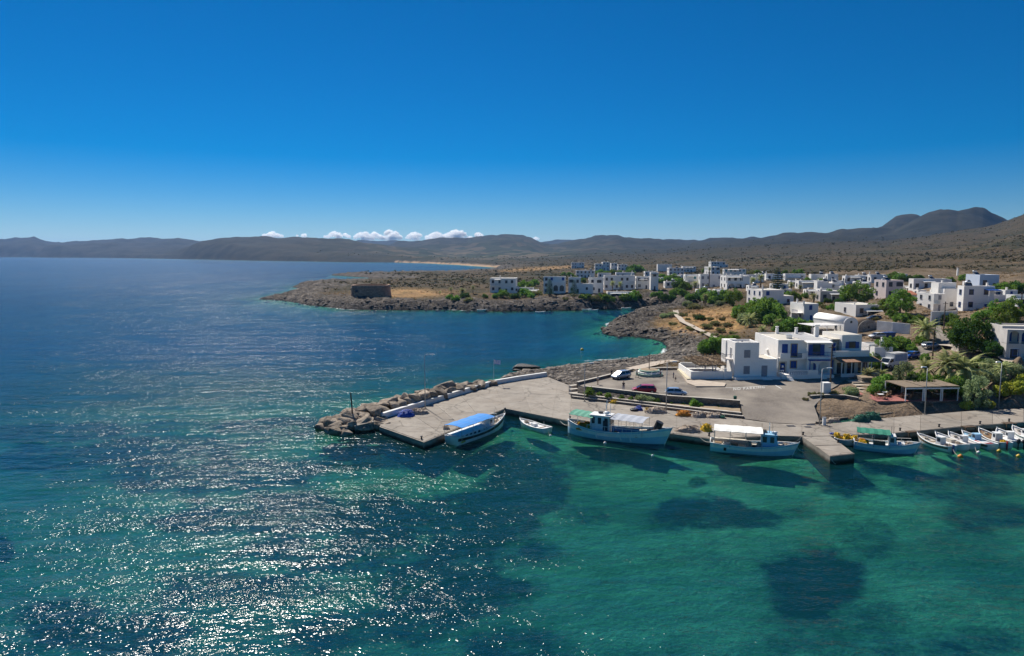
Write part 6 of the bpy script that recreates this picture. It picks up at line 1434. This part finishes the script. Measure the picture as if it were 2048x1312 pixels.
# ================================================================== VEHICLES, PEOPLE, STREET FURNITURE
CARGL = pm('car_glass', (.015,.02,.025), None, 1, .06, spec=.8)
TYRE = pm('tyre_rubber', (.02,.02,.02), None, 1, .85); RIM = pm('wheel_rim', (.45,.45,.46), None, 1, .35, metal=.8)
LAMPG = pm('lamp_lens', (.75,.76,.78), None, 1, .15, spec=.6); REDL = pm('tail_lens', (.35,.01,.01), None, 1, .2)
PLATE = pm('number_plate', (.75,.75,.72), None, 1, .5); TRIM = pm('black_trim', (.02,.02,.022), None, 1, .6)
def car(label, p, rz, col, L=4.1, W=1.74, H=1.48, tail='hatch', cat='car', name='parked_car'):
    """front of the car towards +x"""
    t = thing(name, label, cat, p, rz, 'cars parked round the harbour')
    hl = L/2; hood = .92*H/1.48; b = W/2
    st = [(-hl,.80,.42,.78),(-hl+.08,.93,.30,.95),(-hl+.5,.98,.24,.98*H/1.48),(-hl+1.2,1.,.22,.97*H/1.48),(0,1.,.22,.95*H/1.48),(hl*.42,1.,.22,.94*H/1.48),(hl*.62,.98,.22,.90*H/1.48),(hl-.3,.93,.24,.76*H/1.48),(hl-.06,.84,.30,.64),(hl,.72,.38,.56)]
    m = MB(); vs_ = []
    for x, w_, z0, z1 in st:
        w_ *= b; zm = z0+(z1-z0)*.55
        vs_ += [(x,-w_*.86,z0),(x,-w_,zm),(x,-w_*.95,z1-.03),(x,-w_*.82,z1),(x,w_*.82,z1),(x,w_*.95,z1-.03),(x,w_,zm),(x,w_*.86,z0)]
    n = len(st); m.add(vs_, [(i*8+j, (i+1)*8+j, (i+1)*8+(j+1)%8, i*8+(j+1)%8) for i in range(n-1) for j in range(8)] + [tuple(range(8)), tuple(range((n-1)*8, n*8))[::-1]])
    body = m.build('body', col, t, True)
    rear = -hl+.12 if tail == 'hatch' else -hl+.75
    zb, zt_ = .93*H/1.48, H-.04
    g = [(rear,.80,zb),(rear+.42,.70,zt_-.03),(-.1,.70,zt_),(hl*.2,.69,zt_-.05),(hl*.62,.82,zb-.03)]
    m = MB(); b0 = [(x, y*b*w_, z) for x, w_, z in g for y in (-1, 1)]
    # glass house: sides and screens
    side = [(-1, 0), (1, 1)]
    base = [(rear,zb),(hl*.62,zb-.03)]
    gl = MB(); S = [(rear,-.86*b,zb),(rear+.42,-.71*b,zt_-.03),(-.1,-.71*b,zt_),(hl*.22,-.70*b,zt_-.05),(hl*.62,-.84*b,zb-.03)]
    T_ = [(x, -y, z) for x, y, z in S]
    gl.add(S+T_, [(0,4,3,2,1), (5,6,7,8,9), (0,1,6,5), (3,4,9,8), (1,2,7,6), (2,3,8,7)]); gl.build('glasshouse', CARGL, t)
    rf = MB(); rf.add([(x-.02*(1 if i == 0 else -1)*0, y*1.02, z+.02) for i, (x, y, z) in enumerate([S[1],S[2],S[3],T_[3],T_[2],T_[1]])] + [(x, y*1.02, z-.03) for x, y, z in [S[1],S[2],S[3],T_[3],T_[2],T_[1]]], [(0,1,4,5),(1,2,3,4),(0,6,7,1),(1,7,8,2),(2,8,9,3),(3,9,10,4),(4,10,11,5),(5,11,6,0)]); rf.build('roof', col, t)
    pl = MB()
    for Q in (S, T_):
        for i, j in ((0,1),(3,4)): pl.tube([Q[i], Q[j]], .045, 4)
        pl.tube([((Q[0][0]+Q[4][0])/2-.15, Q[0][1]*1.0, zb), ((Q[0][0]+Q[4][0])/2-.12, Q[2][1]*1.01, zt_)], .045, 4)
    pl.build('pillar', col, t)
    for x in (-hl+.78, hl-.78):
        for s in (-1, 1):
            o = MB().tube([(x, s*(b-.2), .31), (x, s*(b+.005), .31)], .31, 14).build('wheel', TYRE, t); MB().tube([(x, s*(b-.02), .31), (x, s*(b+.02), .31)], .19, 10).build('rim', RIM, o)
    for s in (-1, 1):
        MB().box(hl-.22, hl-.03, *sorted((s*b*.5, s*b*.82)), .56, .68).build('headlight', LAMPG, t); MB().box(-hl-.005, -hl+.1, *sorted((s*b*.6, s*b*.84)), .68, .88).build('tail_light', REDL, t)
        MB().box(hl*.42, hl*.42+.12, *sorted((s*(b*.9), s*(b+.14))), .92, 1.04).build('mirror', col, t)
        MB().box(-.3, -.12, *sorted((s*(b-.01), s*(b+.02))), .72, .76).build('door_handle', TRIM, t)
    MB().box(hl-.02, hl+.015, -.45, .45, .36, .5).build('grille', TRIM, t); MB().box(-hl-.03, -hl+.01, -.26, .26, .56, .67).build('number_plate', PLATE, t)
    return t
CS = pm('silver_paint', (.44,.47,.50), None, 1, .3, metal=.5, coat=.6); CR = pm('red_car_paint', (.45,.014,.026), None, 1, .3, coat=.7)
CBL = pm('pale_blue_paint', (.42,.50,.60), None, 1, .3, metal=.4, coat=.6); CB = pm('blue_car_paint', (.015,.10,.42), None, 1, .3, coat=.7); CWH = pm('white_car_paint', (.72,.72,.71), None, 1, .3, coat=.5); CG = pm('grey_car_paint', (.2,.21,.22), None, 1, .3, metal=.4, coat=.5)
car('silver people carrier parked by the plaza wall, nose towards the quay', PZ(1242, 757), R(215), CS, 4.2, 1.76, 1.62)
car('dark red hatchback parked behind the retaining wall', PZ(1288, 785), R(172), CR, 4.3, 1.78, 1.46)
car('pale blue-grey small hatchback right of the red car', PZ(1352, 791), R(-6), CBL, 3.7, 1.62, 1.42)
car('bright blue hatchback standing on the road with its door side lit', hit(1822, 716), R(205), CB, 4.0, 1.74, 1.5)
car('white car parked on the dirt by the garden wall', hit(1754, 676), R(190), CWH, 4.2, 1.74, 1.45)
car('grey car half hidden by shrubs beside the big bushy palm', hit(1862, 696), R(10), CS, 4.2, 1.74, 1.45)
car('silver car beside the small roadside chapel under the big tree', hit(1948, 696), R(200), CBL, 4.2, 1.74, 1.45)
car('dark car parked near the village wall above the warehouse', hit(1748, 640), R(170), CG, 4.1, 1.74, 1.45)
# blue skip and box van
p = hit(1776, 675); t = thing('skip', 'blue rubbish skip beside the white parked car', 'skip', p, R(8))
MB().add([(-1.3,-.7,.1),(1.3,-.7,.1),(1.3,.7,.1),(-1.3,.7,.1),(-1.6,-.9,1.4),(1.6,-.9,1.4),(1.6,.9,1.4),(-1.6,.9,1.4)], [(3,2,1,0),(0,1,5,4),(1,2,6,5),(2,3,7,6),(3,0,4,7),(4,5,6,7)]).build('body', BDB, t)
for s in (-1, 1): MB().box(-1.65, 1.65, *sorted((s*.9, s*.98)), 1.32, 1.42).build('rim', BDB, t)
for x in (-1, 1):
    for y in (-.5, .5): MB().tube([(x,y-.06,.12),(x,y+.06,.12)], .12, 8).build('wheel', TYRE, t)
p = hit(1785, 735); t = thing('delivery_van', 'white box van on the road right of the tavern', 'van', p, R(205))
MB().box(-3.0, .95, -1.05, 1.05, .75, 3.0).build('cargo_box', CWH, t); MB().box(-2.8, .8, -.9, .9, 3.002, 3.06).build('roof', ROOFG, t)
VB = pm('van_blue_panel', (.16,.26,.42), (.28,.36,.5), 2, .5)
for s in (-1, 1): MB().box(-2.8, .8, *sorted((s*1.052, s*1.07)), 1.5, 2.8).build('side_panel', VB, t)
m = MB(); m.yprism([(-.98,.45),(.98,.45),(.98,1.35),(.88,2.1),(-.88,2.1),(-.98,1.35)], .96, 1.9); m.build('cab', CWH, t)
m = MB(); m.xprism([(1.9,.45),(2.75,.5),(2.75,1.0),(2.55,1.25),(1.95,2.05),(1.9,2.05)], -.93, .93); m.build('bonnet', CWH, t)
MB().add([(2.56,-.86,1.27),(2.56,.86,1.27),(2.0,.82,2.03),(2.0,-.82,2.03)], [(0,1,2,3)]).build('windscreen', CARGL, t)
for s in (-1, 1):
    MB().box(1.15, 1.85, *sorted((s*.982, s*1.0)), 1.4, 1.95).build('pane', CARGL, t); MB().box(2.7, 2.77, *sorted((s*.55, s*.88)), .75, .95).build('headlight', LAMPG, t)
    MB().box(2.0, 2.15, *sorted((s*1.0, s*1.25)), 1.35, 1.7).build('mirror', TRIM, t)
    for x in (-2.0, 2.0): o = MB().tube([(x, s*.75, .4), (x, s*1.02, .4)], .4, 14).build('wheel', TYRE, t); MB().tube([(x, s*1.0, .4), (x, s*1.035, .4)], .22, 10).build('rim', RIM, o)
MB().box(2.76, 2.8, -.8, .8, .45, .7).build('bumper', TRIM, t); MB().box(-3.0, 1.0, -.9, .9, .5, .748).build('chassis', TRIM, t)

# ---- people: one skinned body each, clothes as children
SKIN = pm('skin', (.45,.27,.18), None, 1, .6)
def skinned(name, verts, edges, rads, mat, parent, root=0):
    me = bpy.data.meshes.new(name); me.from_pydata(verts, edges, []); o = link(name, me, parent)
    md = o.modifiers.new('skin', 'SKIN')
    if not me.skin_vertices: 
        bm = bmesh.new(); bm.from_mesh(me); bm.verts.layers.skin.verify(); bm.to_mesh(me); bm.free()
    for i, r_ in enumerate(rads): me.skin_vertices[0].data[i].radius = (r_, r_*.85) if not hasattr(r_, '__len__') else r_
    me.skin_vertices[0].data[root].use_root = True
    o.modifiers.new('sub', 'SUBSURF').levels = 1; o.modifiers['sub'].render_levels = 2; md.use_smooth_shade = True
    me.materials.append(mat); return o
def person(label, p, rz, shirt, pants, hair=(.03,.02,.015), h=1.72, pose='stand', shorts=False):
    t = thing('person', label, 'person', p, rz, 'people on the plaza'); t.scale = (h/1.75,)*3
    st = .16 if pose == 'walk' else .02; aw = .12 if pose == 'walk' else .05
    V = [(0,0,.95),(0,0,1.12),(0,0,1.38),(0,.01,1.5),(0,.01,1.56), (.1,0,.9),(.11,st,.5),(.11,st*1.1-.02,.09),(.12,st+.13,.04), (-.1,0,.9),(-.11,-st,.5),(-.11,-st*1.4-.02,.09),(-.12,-st*1.2+.12,.04),
         (.19,0,1.42),(.25,-aw,1.14),(.24,.12 if pose != 'hips' else .02,.92 if pose != 'hips' else 1.0),(.24,.16,.84 if pose != 'hips' else .96), (-.19,0,1.42),(-.25,aw,1.14),(-.24,.1,.9),(-.24,.13,.82)]
    E = [(0,1),(1,2),(2,3),(3,4),(0,5),(5,6),(6,7),(7,8),(0,9),(9,10),(10,11),(11,12),(2,13),(13,14),(14,15),(15,16),(2,17),(17,18),(18,19),(19,20)]
    rd = [.14,.13,.15,.065,.06,.085,.06,.04,.035,.085,.06,.04,.035,.065,.045,.035,.03,.065,.045,.035,.03]
    b = skinned('body', V, E, rd, SKIN, t)
    MB().lathe([(.02,-.12),(.075,-.09),(.09,-.02),(.095,.05),(.07,.11),(.02,.13)], (0,.015,1.64), 10).build('head', SKIN, t, True)
    MB().lathe([(.098,.0),(.105,.05),(.08,.12),(.02,.145)], (0,-.005,1.64), 10).build('hair', pm('hair_%d' % int(hair[0]*999), hair, None, 1, .8), t, True)
    skinned('shirt', [V[0],V[1],V[2],(0,.01,1.46),V[13],(.225,-aw*.6,1.24),V[17],(-.225,aw*.6,1.24)], [(0,1),(1,2),(2,3),(2,4),(4,5),(2,6),(6,7)], [.155,.15,.17,.075,.082,.065,.082,.065], shirt, t)
    kn = .55 if shorts else .12
    skinned('trousers', [(0,0,1.0),V[5],(.11,st*(.95-kn)/.4 if not shorts else st*.9,kn),V[9],(-.11,-st*.9,kn)], [(0,1),(1,2),(0,3),(3,4)], [.16,.105,.06,.105,.06], pants, t)
    for s in (7, 11): MB().box(V[s][0]-.05, V[s][0]+.05, V[s][1]-.07, V[s][1]+.18, -.0, .09).build('shoe', TRIM, t)
    return t
CL = {k: pm('cloth_'+k, c, None, 1, .9) for k, c in dict(dark=(.03,.035,.05), blue=(.08,.14,.25), white=(.6,.6,.58), grey=(.22,.22,.23), red=(.35,.06,.05), tan=(.35,.26,.17)).items()}
person('person in pale top and shorts standing by the steps end of the plaza wall', PZ(1195.5, 769), R(30), CL['white'], CL['tan'], shorts=True)
person('person in dark clothes standing alone left of the red car', PZ(1247, 781), R(160), CL['dark'], CL['blue'])
person('person in shorts walking between silver car and round mast base', PZ(1274, 755), R(100), CL['grey'], CL['dark'], pose='walk', shorts=True)
person('person in dark clothes at the wall behind the silver car', PZ(1223, 755), R(200), CL['dark'], CL['dark'], pose='hips')
person('child in dark shirt standing right of the round mast base', PZ(1321, 753), R(60), CL['dark'], CL['red'], h=1.2, shorts=True)
person('child near the terrace steps, nearer of the two', PZ(1351, 763), R(250), CL['tan'], CL['dark'], h=1.15, pose='walk', shorts=True)
person('child near the terrace steps, farther of the two', PZ(1347, 756), R(40), CL['blue'], CL['grey'], h=1.2)

# ---- round base with mast
p = PZ(1298, 750); t = thing('mast_monument', 'round green-and-white stepped base with a dark mast on the plaza', 'monument', p)
GRN = pm('pale_green_paint', (.30,.42,.33), (.22,.33,.26), 2, .7)
MB().lathe([(2.7,-.3),(2.7,.45),(2.5,.5)], n=28).build('lower_ring', GRN, t); MB().lathe([(2.35,.502),(2.35,.75),(2.2,.8)], n=28).build('white_ring', WHITE, t)
MB().lathe([(1.9,.802),(2.1,1.1),(1.9,1.15)], n=28).build('upper_ring', GRN, t); MB().lathe([(1.8,1.0),(1.8,1.18)], n=20).build('soil', SOIL, t)
MB().tube([(0,0,.9),(0,0,4.6)], [.09,.05], 7).build('mast', IRON, t)
for i in range(12): a = i*math.pi/6; MB().box(-.06,.06,-.05,.05,0,.5).build('baluster', WHITE, t, loc=(2.62*math.cos(a), 2.62*math.sin(a), .5), rotz=a)
# ---- lamp posts and poles
def lamp_post(label, bx, hpx, arm=1.4, az=0., lean=0., mat=GALV):
    k = ppm_at(bx); h = hpx/k; t = thing('lamp_post', label, 'lamp post', bx, az, 'harbour lamp posts')
    MB().tube([(0,0,-.3),(0,0,h*.5),(0,0,h)], [.095,.07,.05], 8).build('pole', mat, t, True); MB().box(-.25,.25,-.25,.25,-.3,.06).build('foot', CONC, t)
    MB().tube([(0,0,h-.02),(arm*.35,0,h+.12),(arm,0,h+.15)], [.05,.045,.04], 6).build('arm', mat, t, True)
    MB().add([(arm-.1,-.12,h+.1),(arm+.75,-.17,h+.12),(arm+.75,.17,h+.12),(arm-.1,.12,h+.1),(arm-.1,-.08,h+.25),(arm+.6,-.1,h+.27),(arm+.6,.1,h+.27),(arm-.1,.08,h+.25)], [(3,2,1,0),(4,5,6,7),(0,1,5,4),(1,2,6,5),(2,3,7,6),(3,0,4,7)]).build('lamp_head', BW, t)
    return t
QP_ = lambda u, v: G(u, v, QUAY_Z)
lamp_post('tall lamp post on the breakwater against the parapet', QP_(850.5,816), 106, 1.0)
lamp_post('thin lamp post at the plaza steps', QP_(1169,803), 76, .9); lamp_post('lamp post at the planter in front of the pale blue car', QP_(1332,825), 101, .9)
lamp_post('lamp post at the corner of ramp and gravel lot', QP_(1639,850), 113, .8); lamp_post('lamp post on the quay before the pergola terrace', QP_(1849,829), 94, .3, R(180)); lamp_post('lamp post on the quay at far right', hit(1997,815), 90, .3, R(180))
p = G(706, 840, 1.2); t = thing('wooden_post', 'bare dark wooden post on the breakwater boulders', 'post', (p.x, p.y, .5)); MB().tube([(0,0,-.5),(-.1,0,2.5),(-.25,0,5.0)], [.14,.12,.1], 7).build('pole', WOOD, t)
def util(label, b, hpx, arms=True):
    k = ppm_at(b); h = hpx/k; t = thing('utility_pole', label, 'pole', b, R(12), 'wooden utility poles'); MB().tube([(0,0,-.5),(0,0,h)], [.16,.11], 7).build('pole', WOOD, t)
    if arms: MB().box(-.7,.7,-.05,.05,h-.6,h-.5).build('crossarm', WOOD, t)
    for x in (-.6,.6) if arms else (): MB().lathe([(.05,0),(.07,.08),(.03,.16)], (x,0,h-.5), 6).build('insulator', BW, t)
    return Vector(b)+Vector((0,0,h-.4))
tops = [util('tall wooden utility pole in front of the blue-door house', hit(1660,781), 93)]
tops += [util('wooden utility pole by the road beside the yard wall', hit(1887,665), 62), util('wooden utility pole beside the big bushy palm', hit(1869,677), 34, False), util('wooden pole on the road verge below the palm', hit(1865,718), 58), util('wooden pole at the right edge above the arcade house', hit(2041,628), 44)]
util('slim wooden pole among the middle village roofs', hit(1688,602), 44, False)
for u, v, h in [(1700,548,20),(1760,546,16),(1905,548,18),(1870,548,16),(1600,540,12),(1500,538,10)]: util('thin distant pole on the brown slope behind the village', hit(u, v), h, False)['group'] if False else None
def wire(a, b, lab): MB().tube([a.lerp(b, k/10)-Vector((0,0,1.2*math.sin(math.pi*k/10))) for k in range(11)], .022, 3, 0, False).build('overhead_wire', TRIM, label=lab, cat='wire')
wire(tops[3], tops[0], 'overhead wire from the blue-door house pole to the road pole'); wire(tops[1], tops[3], 'overhead wire along the road'); wire(tops[1], tops[4], 'overhead wire towards the right edge')
# flag
p = QP_(987.5, 770); t = thing('flagpole', 'thin flagpole with a blue and white striped flag on the breakwater wall', 'flagpole', p+Vector((0,.4,0))); hF = 52/ppm_at(p)
MB().tube([(0,0,0),(0,0,hF)], [.05,.03], 6).build('pole', BW, t)
FB = pm('flag_blue', (.03,.15,.5), None, 1, .8); FW = pm('flag_white', (.75,.75,.75), None, 1, .8); m = MB(); fw, fh = 1.35, .9
def fp(i, j): x = fw*i/9; return (x, .12*math.sin(x*5), hF-.1-fh*j/9 - .12*x)
m.add([fp(i, j) for j in range(10) for i in range(10)], [])
for j in range(9):
    for i in range(9):
        cross = i < 4 and j < 5; mi = (1 if (j == 2 or i in (1,)) else 0) if cross else j % 2
        m.f.append((j*10+i, j*10+i+1, (j+1)*10+i+1, (j+1)*10+i)); m.mi.append(mi)
m.build('flag', [FB, FW], t)
# ---- pergola terrace (open-air restaurant)
T0 = hit(1758, 805); REDF = pm('red_floor', (.36,.13,.11), (.28,.105,.09), 1.5, .8); kT = ppm_at(T0)
T0 = Vector((T0.x, T0.y, 1.2))
tt = thing('terrace_platform', 'raised red-floored stone terrace of the restaurant', 'terrace', T0, R(2))
X1 = 158/kT; MB().box(-.6, X1, -.6, 7, -1., .62).build('base', STONE, tt); MB().box(-.65, X1+.05, -.65, 7, .622, .72).build('floor', REDF, tt)
for i, x in enumerate((X1*.58, X1*.83)):
    for k in range(3): MB().box(x-.7, x+.7, -.66-.35*(k+1), -.66-.35*k-.004, .38-.2*k, .46-.2*k).build('step', BWOOD, tt)
pp_ = thing('restaurant_pergola', 'long flat brown-roofed pergola on white posts over the restaurant terrace', 'pergola', T0, R(2))
xa, xb = 46/kT, X1-.2
for i in range(3):
    a, b = xa+(xb-xa)*i/3+.02, xa+(xb-xa)*(i+1)/3-.02; dz = (.0,.08,.14)[i]
    MB().box(a, b, -.9, 5.2, 3.05+dz, 3.17+dz).build('roof_panel', pm('reed_roof', (.17,.13,.09), (.25,.195,.14), 2.5, .95, .6, 12), pp_)
MB().box(xa, xb, -.95, -.8, 2.8, 3.04).build('beam', BW, pp_); MB().box(xa, xb, 5.05, 5.2, 2.8, 3.04).build('beam', BW, pp_)
for x in (xa+.1, xa+(xb-xa)*.33, xa+(xb-xa)*.36, xa+(xb-xa)*.66, xa+(xb-xa)*.69, xb-.2):
    for y in (-.9, 5.06): MB().box(x-.07, x+.07, y, y+.13, .72, 2.8).build('post', BW, pp_)
def table(x, y, lab, rz=0):
    t = thing('table', lab, 'table', tt.matrix_basis @ Vector((x, y, .722)), R(2)+rz, 'restaurant tables'); MB().box(-.5,.5,-.45,.45,.72,.76).build('table_top', BW, t)
    for a in (-.4,.4):
        for b in (-.36,.36): MB().box(a-.03,a+.03,b-.03,b+.03,0,.719).build('leg', BWOOD, t)
CH = None
def chair(x, y, rz):
    global CH
    loc = tt.matrix_basis @ Vector((x, y, .722))
    if CH is None:
        CH = thing('chair', 'wooden chair at a restaurant terrace table', 'chair', loc, rz, 'restaurant chairs'); MB().box(-.22,.22,-.22,.22,.43,.47).build('seat', BWOOD, CH); MB().box(-.22,.22,.18,.22,.6,.95).build('backrest', BWOOD, CH)
        for a in (-.19,.19):
            for b in (-.19,.2): MB().box(a-.025,a+.025,b-.02,b+.02,0,.6 if b > 0 else .43).build('leg', BWOOD, CH)
    else:
        c = copy_tree(CH); c.location = loc; c.rotation_euler = (0, 0, rz)
for i, (x, y, lab) in enumerate([(1.2,1.5,'white-topped table on the open red end of the terrace, nearest the steps'),(3.0,3.4,'white-topped table on the open red end, further back'),(xa+1.8,1.4,'white-topped table under the left bay of the pergola'),(xa+4.6,2.6,'white-topped table under the middle bay of the pergola'),(xa+7.4,1.4,'white-topped table under the right bay of the pergola'),(xa+9.6,3.,'white-topped table at the right end under the pergola')]):
    if x > X1-.8: continue
    table(x, y, lab)
    for dx, dy, rz in ((0,.85,0),(0,-.85,math.pi),(.85,0,-math.pi/2),(-.85,0,math.pi/2)): chair(x+dx, y+dy, rz+R(2)+rp.uniform(-.3,.3))
# stone stair beside the terrace
for i in range(7):
    a = G(1745-i*6.5, 803-i*6.3, 1.2+i*.28); line_wall('stair_tread', [a, a+Vector((3.0,0,0))], 2.6, .06, PAVE, ['lowest','second','third','fourth','fifth','sixth','topmost'][i]+' of the broad paved treads climbing left of the terrace', 'step', side=1, down=.9)
t = thing('stone_planter', 'stone planter box round the young palm by the tavern', 'planter', hit(1742,762)); MB().box(-2.2,1.8,-.9,2.,-1,.75).build('wall', STONE, t); MB().box(-1.9,1.5,-.6,1.7,.752,.8).build('soil', SOIL, t)
p = PZ(1470, 803); t = thing('litter_bin', 'small dark green litter bin on the retaining wall end', 'bin', p+Vector((0,0,.02))); MB().lathe([(.22,0),(.26,.1),(.28,.75),(.3,.78)], n=10).build('body', NET_G, t); MB().lathe([(.31,.782),(.28,.9),(.1,.98)], n=10).build('lid', NET_G, t)
p = QP_(1648,850); t = thing('power_pedestal', 'white electric service pedestal beside the corner lamp post', 'pedestal', p); MB().box(-.22,.22,-.18,.18,-.1,1.15).build('body', BW, t); MB().box(-.26,.26,-.22,.22,1.152,1.22).build('cap', GREY, t)
for u, v, w_, lab in [(1582,852,.6,'left iron drain cover in the quay concrete'),(1621,849,.7,'iron drain cover near the lamp post foot'),(1616,854,.5,'small iron drain cover nearest the pier')]:
    p = QP_(u, v); MB().box(-w_,w_,-w_*.7,w_*.7,.004,.016).build('drain_cover', IRON, loc=p, label=lab, cat='drain cover')
# parasol and red tiled roof in the village
p = hit(1360, 556); t = thing('parasol', 'pinkish round parasol beside a white house on the upper row', 'parasol', p); MB().lathe([(2.2,2.2),(1.2,2.7),(.05,3.1)], n=14).build('canopy', TILE, t); MB().tube([(0,0,0),(0,0,2.4)], .05, 6).build('pole', BW, t)
p = hit(1822, 600); t = thing('tiled_shed', 'low shed with orange-red tiled roof behind the olive-green tree', 'shed', p, R(8)); MB().box(-2.2,2.2,0,3,-1,1.8).build('wall', GREYWASH, t); MB().add([(-2.4,-.3,1.7),(2.4,-.3,1.7),(2.4,3.2,2.9),(-2.4,3.2,2.9),(-2.4,-.3,1.82),(2.4,-.3,1.82),(2.4,3.2,3.02),(-2.4,3.2,3.02)], [(3,2,1,0),(4,5,6,7),(0,1,5,4),(1,2,6,5),(2,3,7,6),(3,0,4,7)]).build('roof', TILE, t)
# ---- clouds beyond the hills
t_ = NT('cloud'); vsn = t_.n('VolumeScatter', i_Density=.03, i_Anisotropy=.5); t_.set(vsn.inputs[0], (1,1,1)); t_.t.links.new(vsn.outputs[0], t_.out.inputs['Volume']); CLOUD = t_.mat
rc_ = random.Random(9); ic = None
def cloud(u0, u1, v0, v1, lab, n):
    Dc = 14500.; m = MB(); bmx = bmesh.new(); bmesh.ops.create_icosphere(bmx, subdivisions=3, radius=1.); IV = [v.co.copy() for v in bmx.verts]; IF = [tuple(v.index for v in f.verts) for f in bmx.faces]; bmx.free()
    hw_ = (u1-u0)/2/FPX*Dc; ht = (v1-v0)*1.05/FPX*Dc; c = at_y((u0+u1)/2, v1+3, Dc)
    for i in range(n):
        x = rc_.uniform(-.85,.85); r_ = ht*rc_.uniform(.28,.5)*(1-.45*abs(x)); z = rc_.uniform(0, max(.05, ht*(1-abs(x)*.7)-r_*.6)); o = rc_.random()*50
        m.add([Vector((c.x+x*hw_+v.x*r_*1.25, c.y+v.y*r_+rc_.uniform(-1,1)*0, c.z+z+v.z*r_*.8)) + v*r_*.45*mnoise.fractal(v*2.2+Vector((o,0,0)), 1., 2., 4) for v in IV], IF)
    m.build('cloud', CLOUD, None, True, label=lab, cat='cloud', group='small cumulus clouds over the hills')
for a in [(526,568,457,472,'small lone white cloud leftmost above the far hills',9),(590,625,462,472,'thin faint cloud right of the leftmost cloud',5),(645,702,458,472,'ragged low cloud left of the two larger ones',12),(706,768,457,474,'broad bright cumulus above the left hill shoulder',18),(768,800,455,474,'tall narrow cumulus puff beside the broad cloud',10),(812,848,460,476,'small rounded cumulus in the middle of the row',9),(850,890,458,476,'rounded cumulus left of the brightest cloud',11),(886,940,456,476,'brightest big cumulus of the row',18),(936,972,462,474,'low cloud tail touching the domed hill',8),(1062,1080,466,476,'wisp of cloud right of the domed hill',3),(1140,1168,474,481,'tiny white cloud behind the right hill saddle',6)]: cloud(*a)
# ------------------------------------------------------------------ haze
t = NT('haze_air')
pv = t.n('VolumePrincipled', i_Density=.00004); t.set(pv.inputs['Color'], (.25,.52,1.0)); pv.inputs['Anisotropy'].default_value = .25
t.t.links.new(pv.outputs[0], t.out.inputs['Volume'])
MB().box(-17000, 18000, -300, 12700, float(H_MIN)-1, float(H_MAX)+8).build('haze', t.mat, kind='stuff')
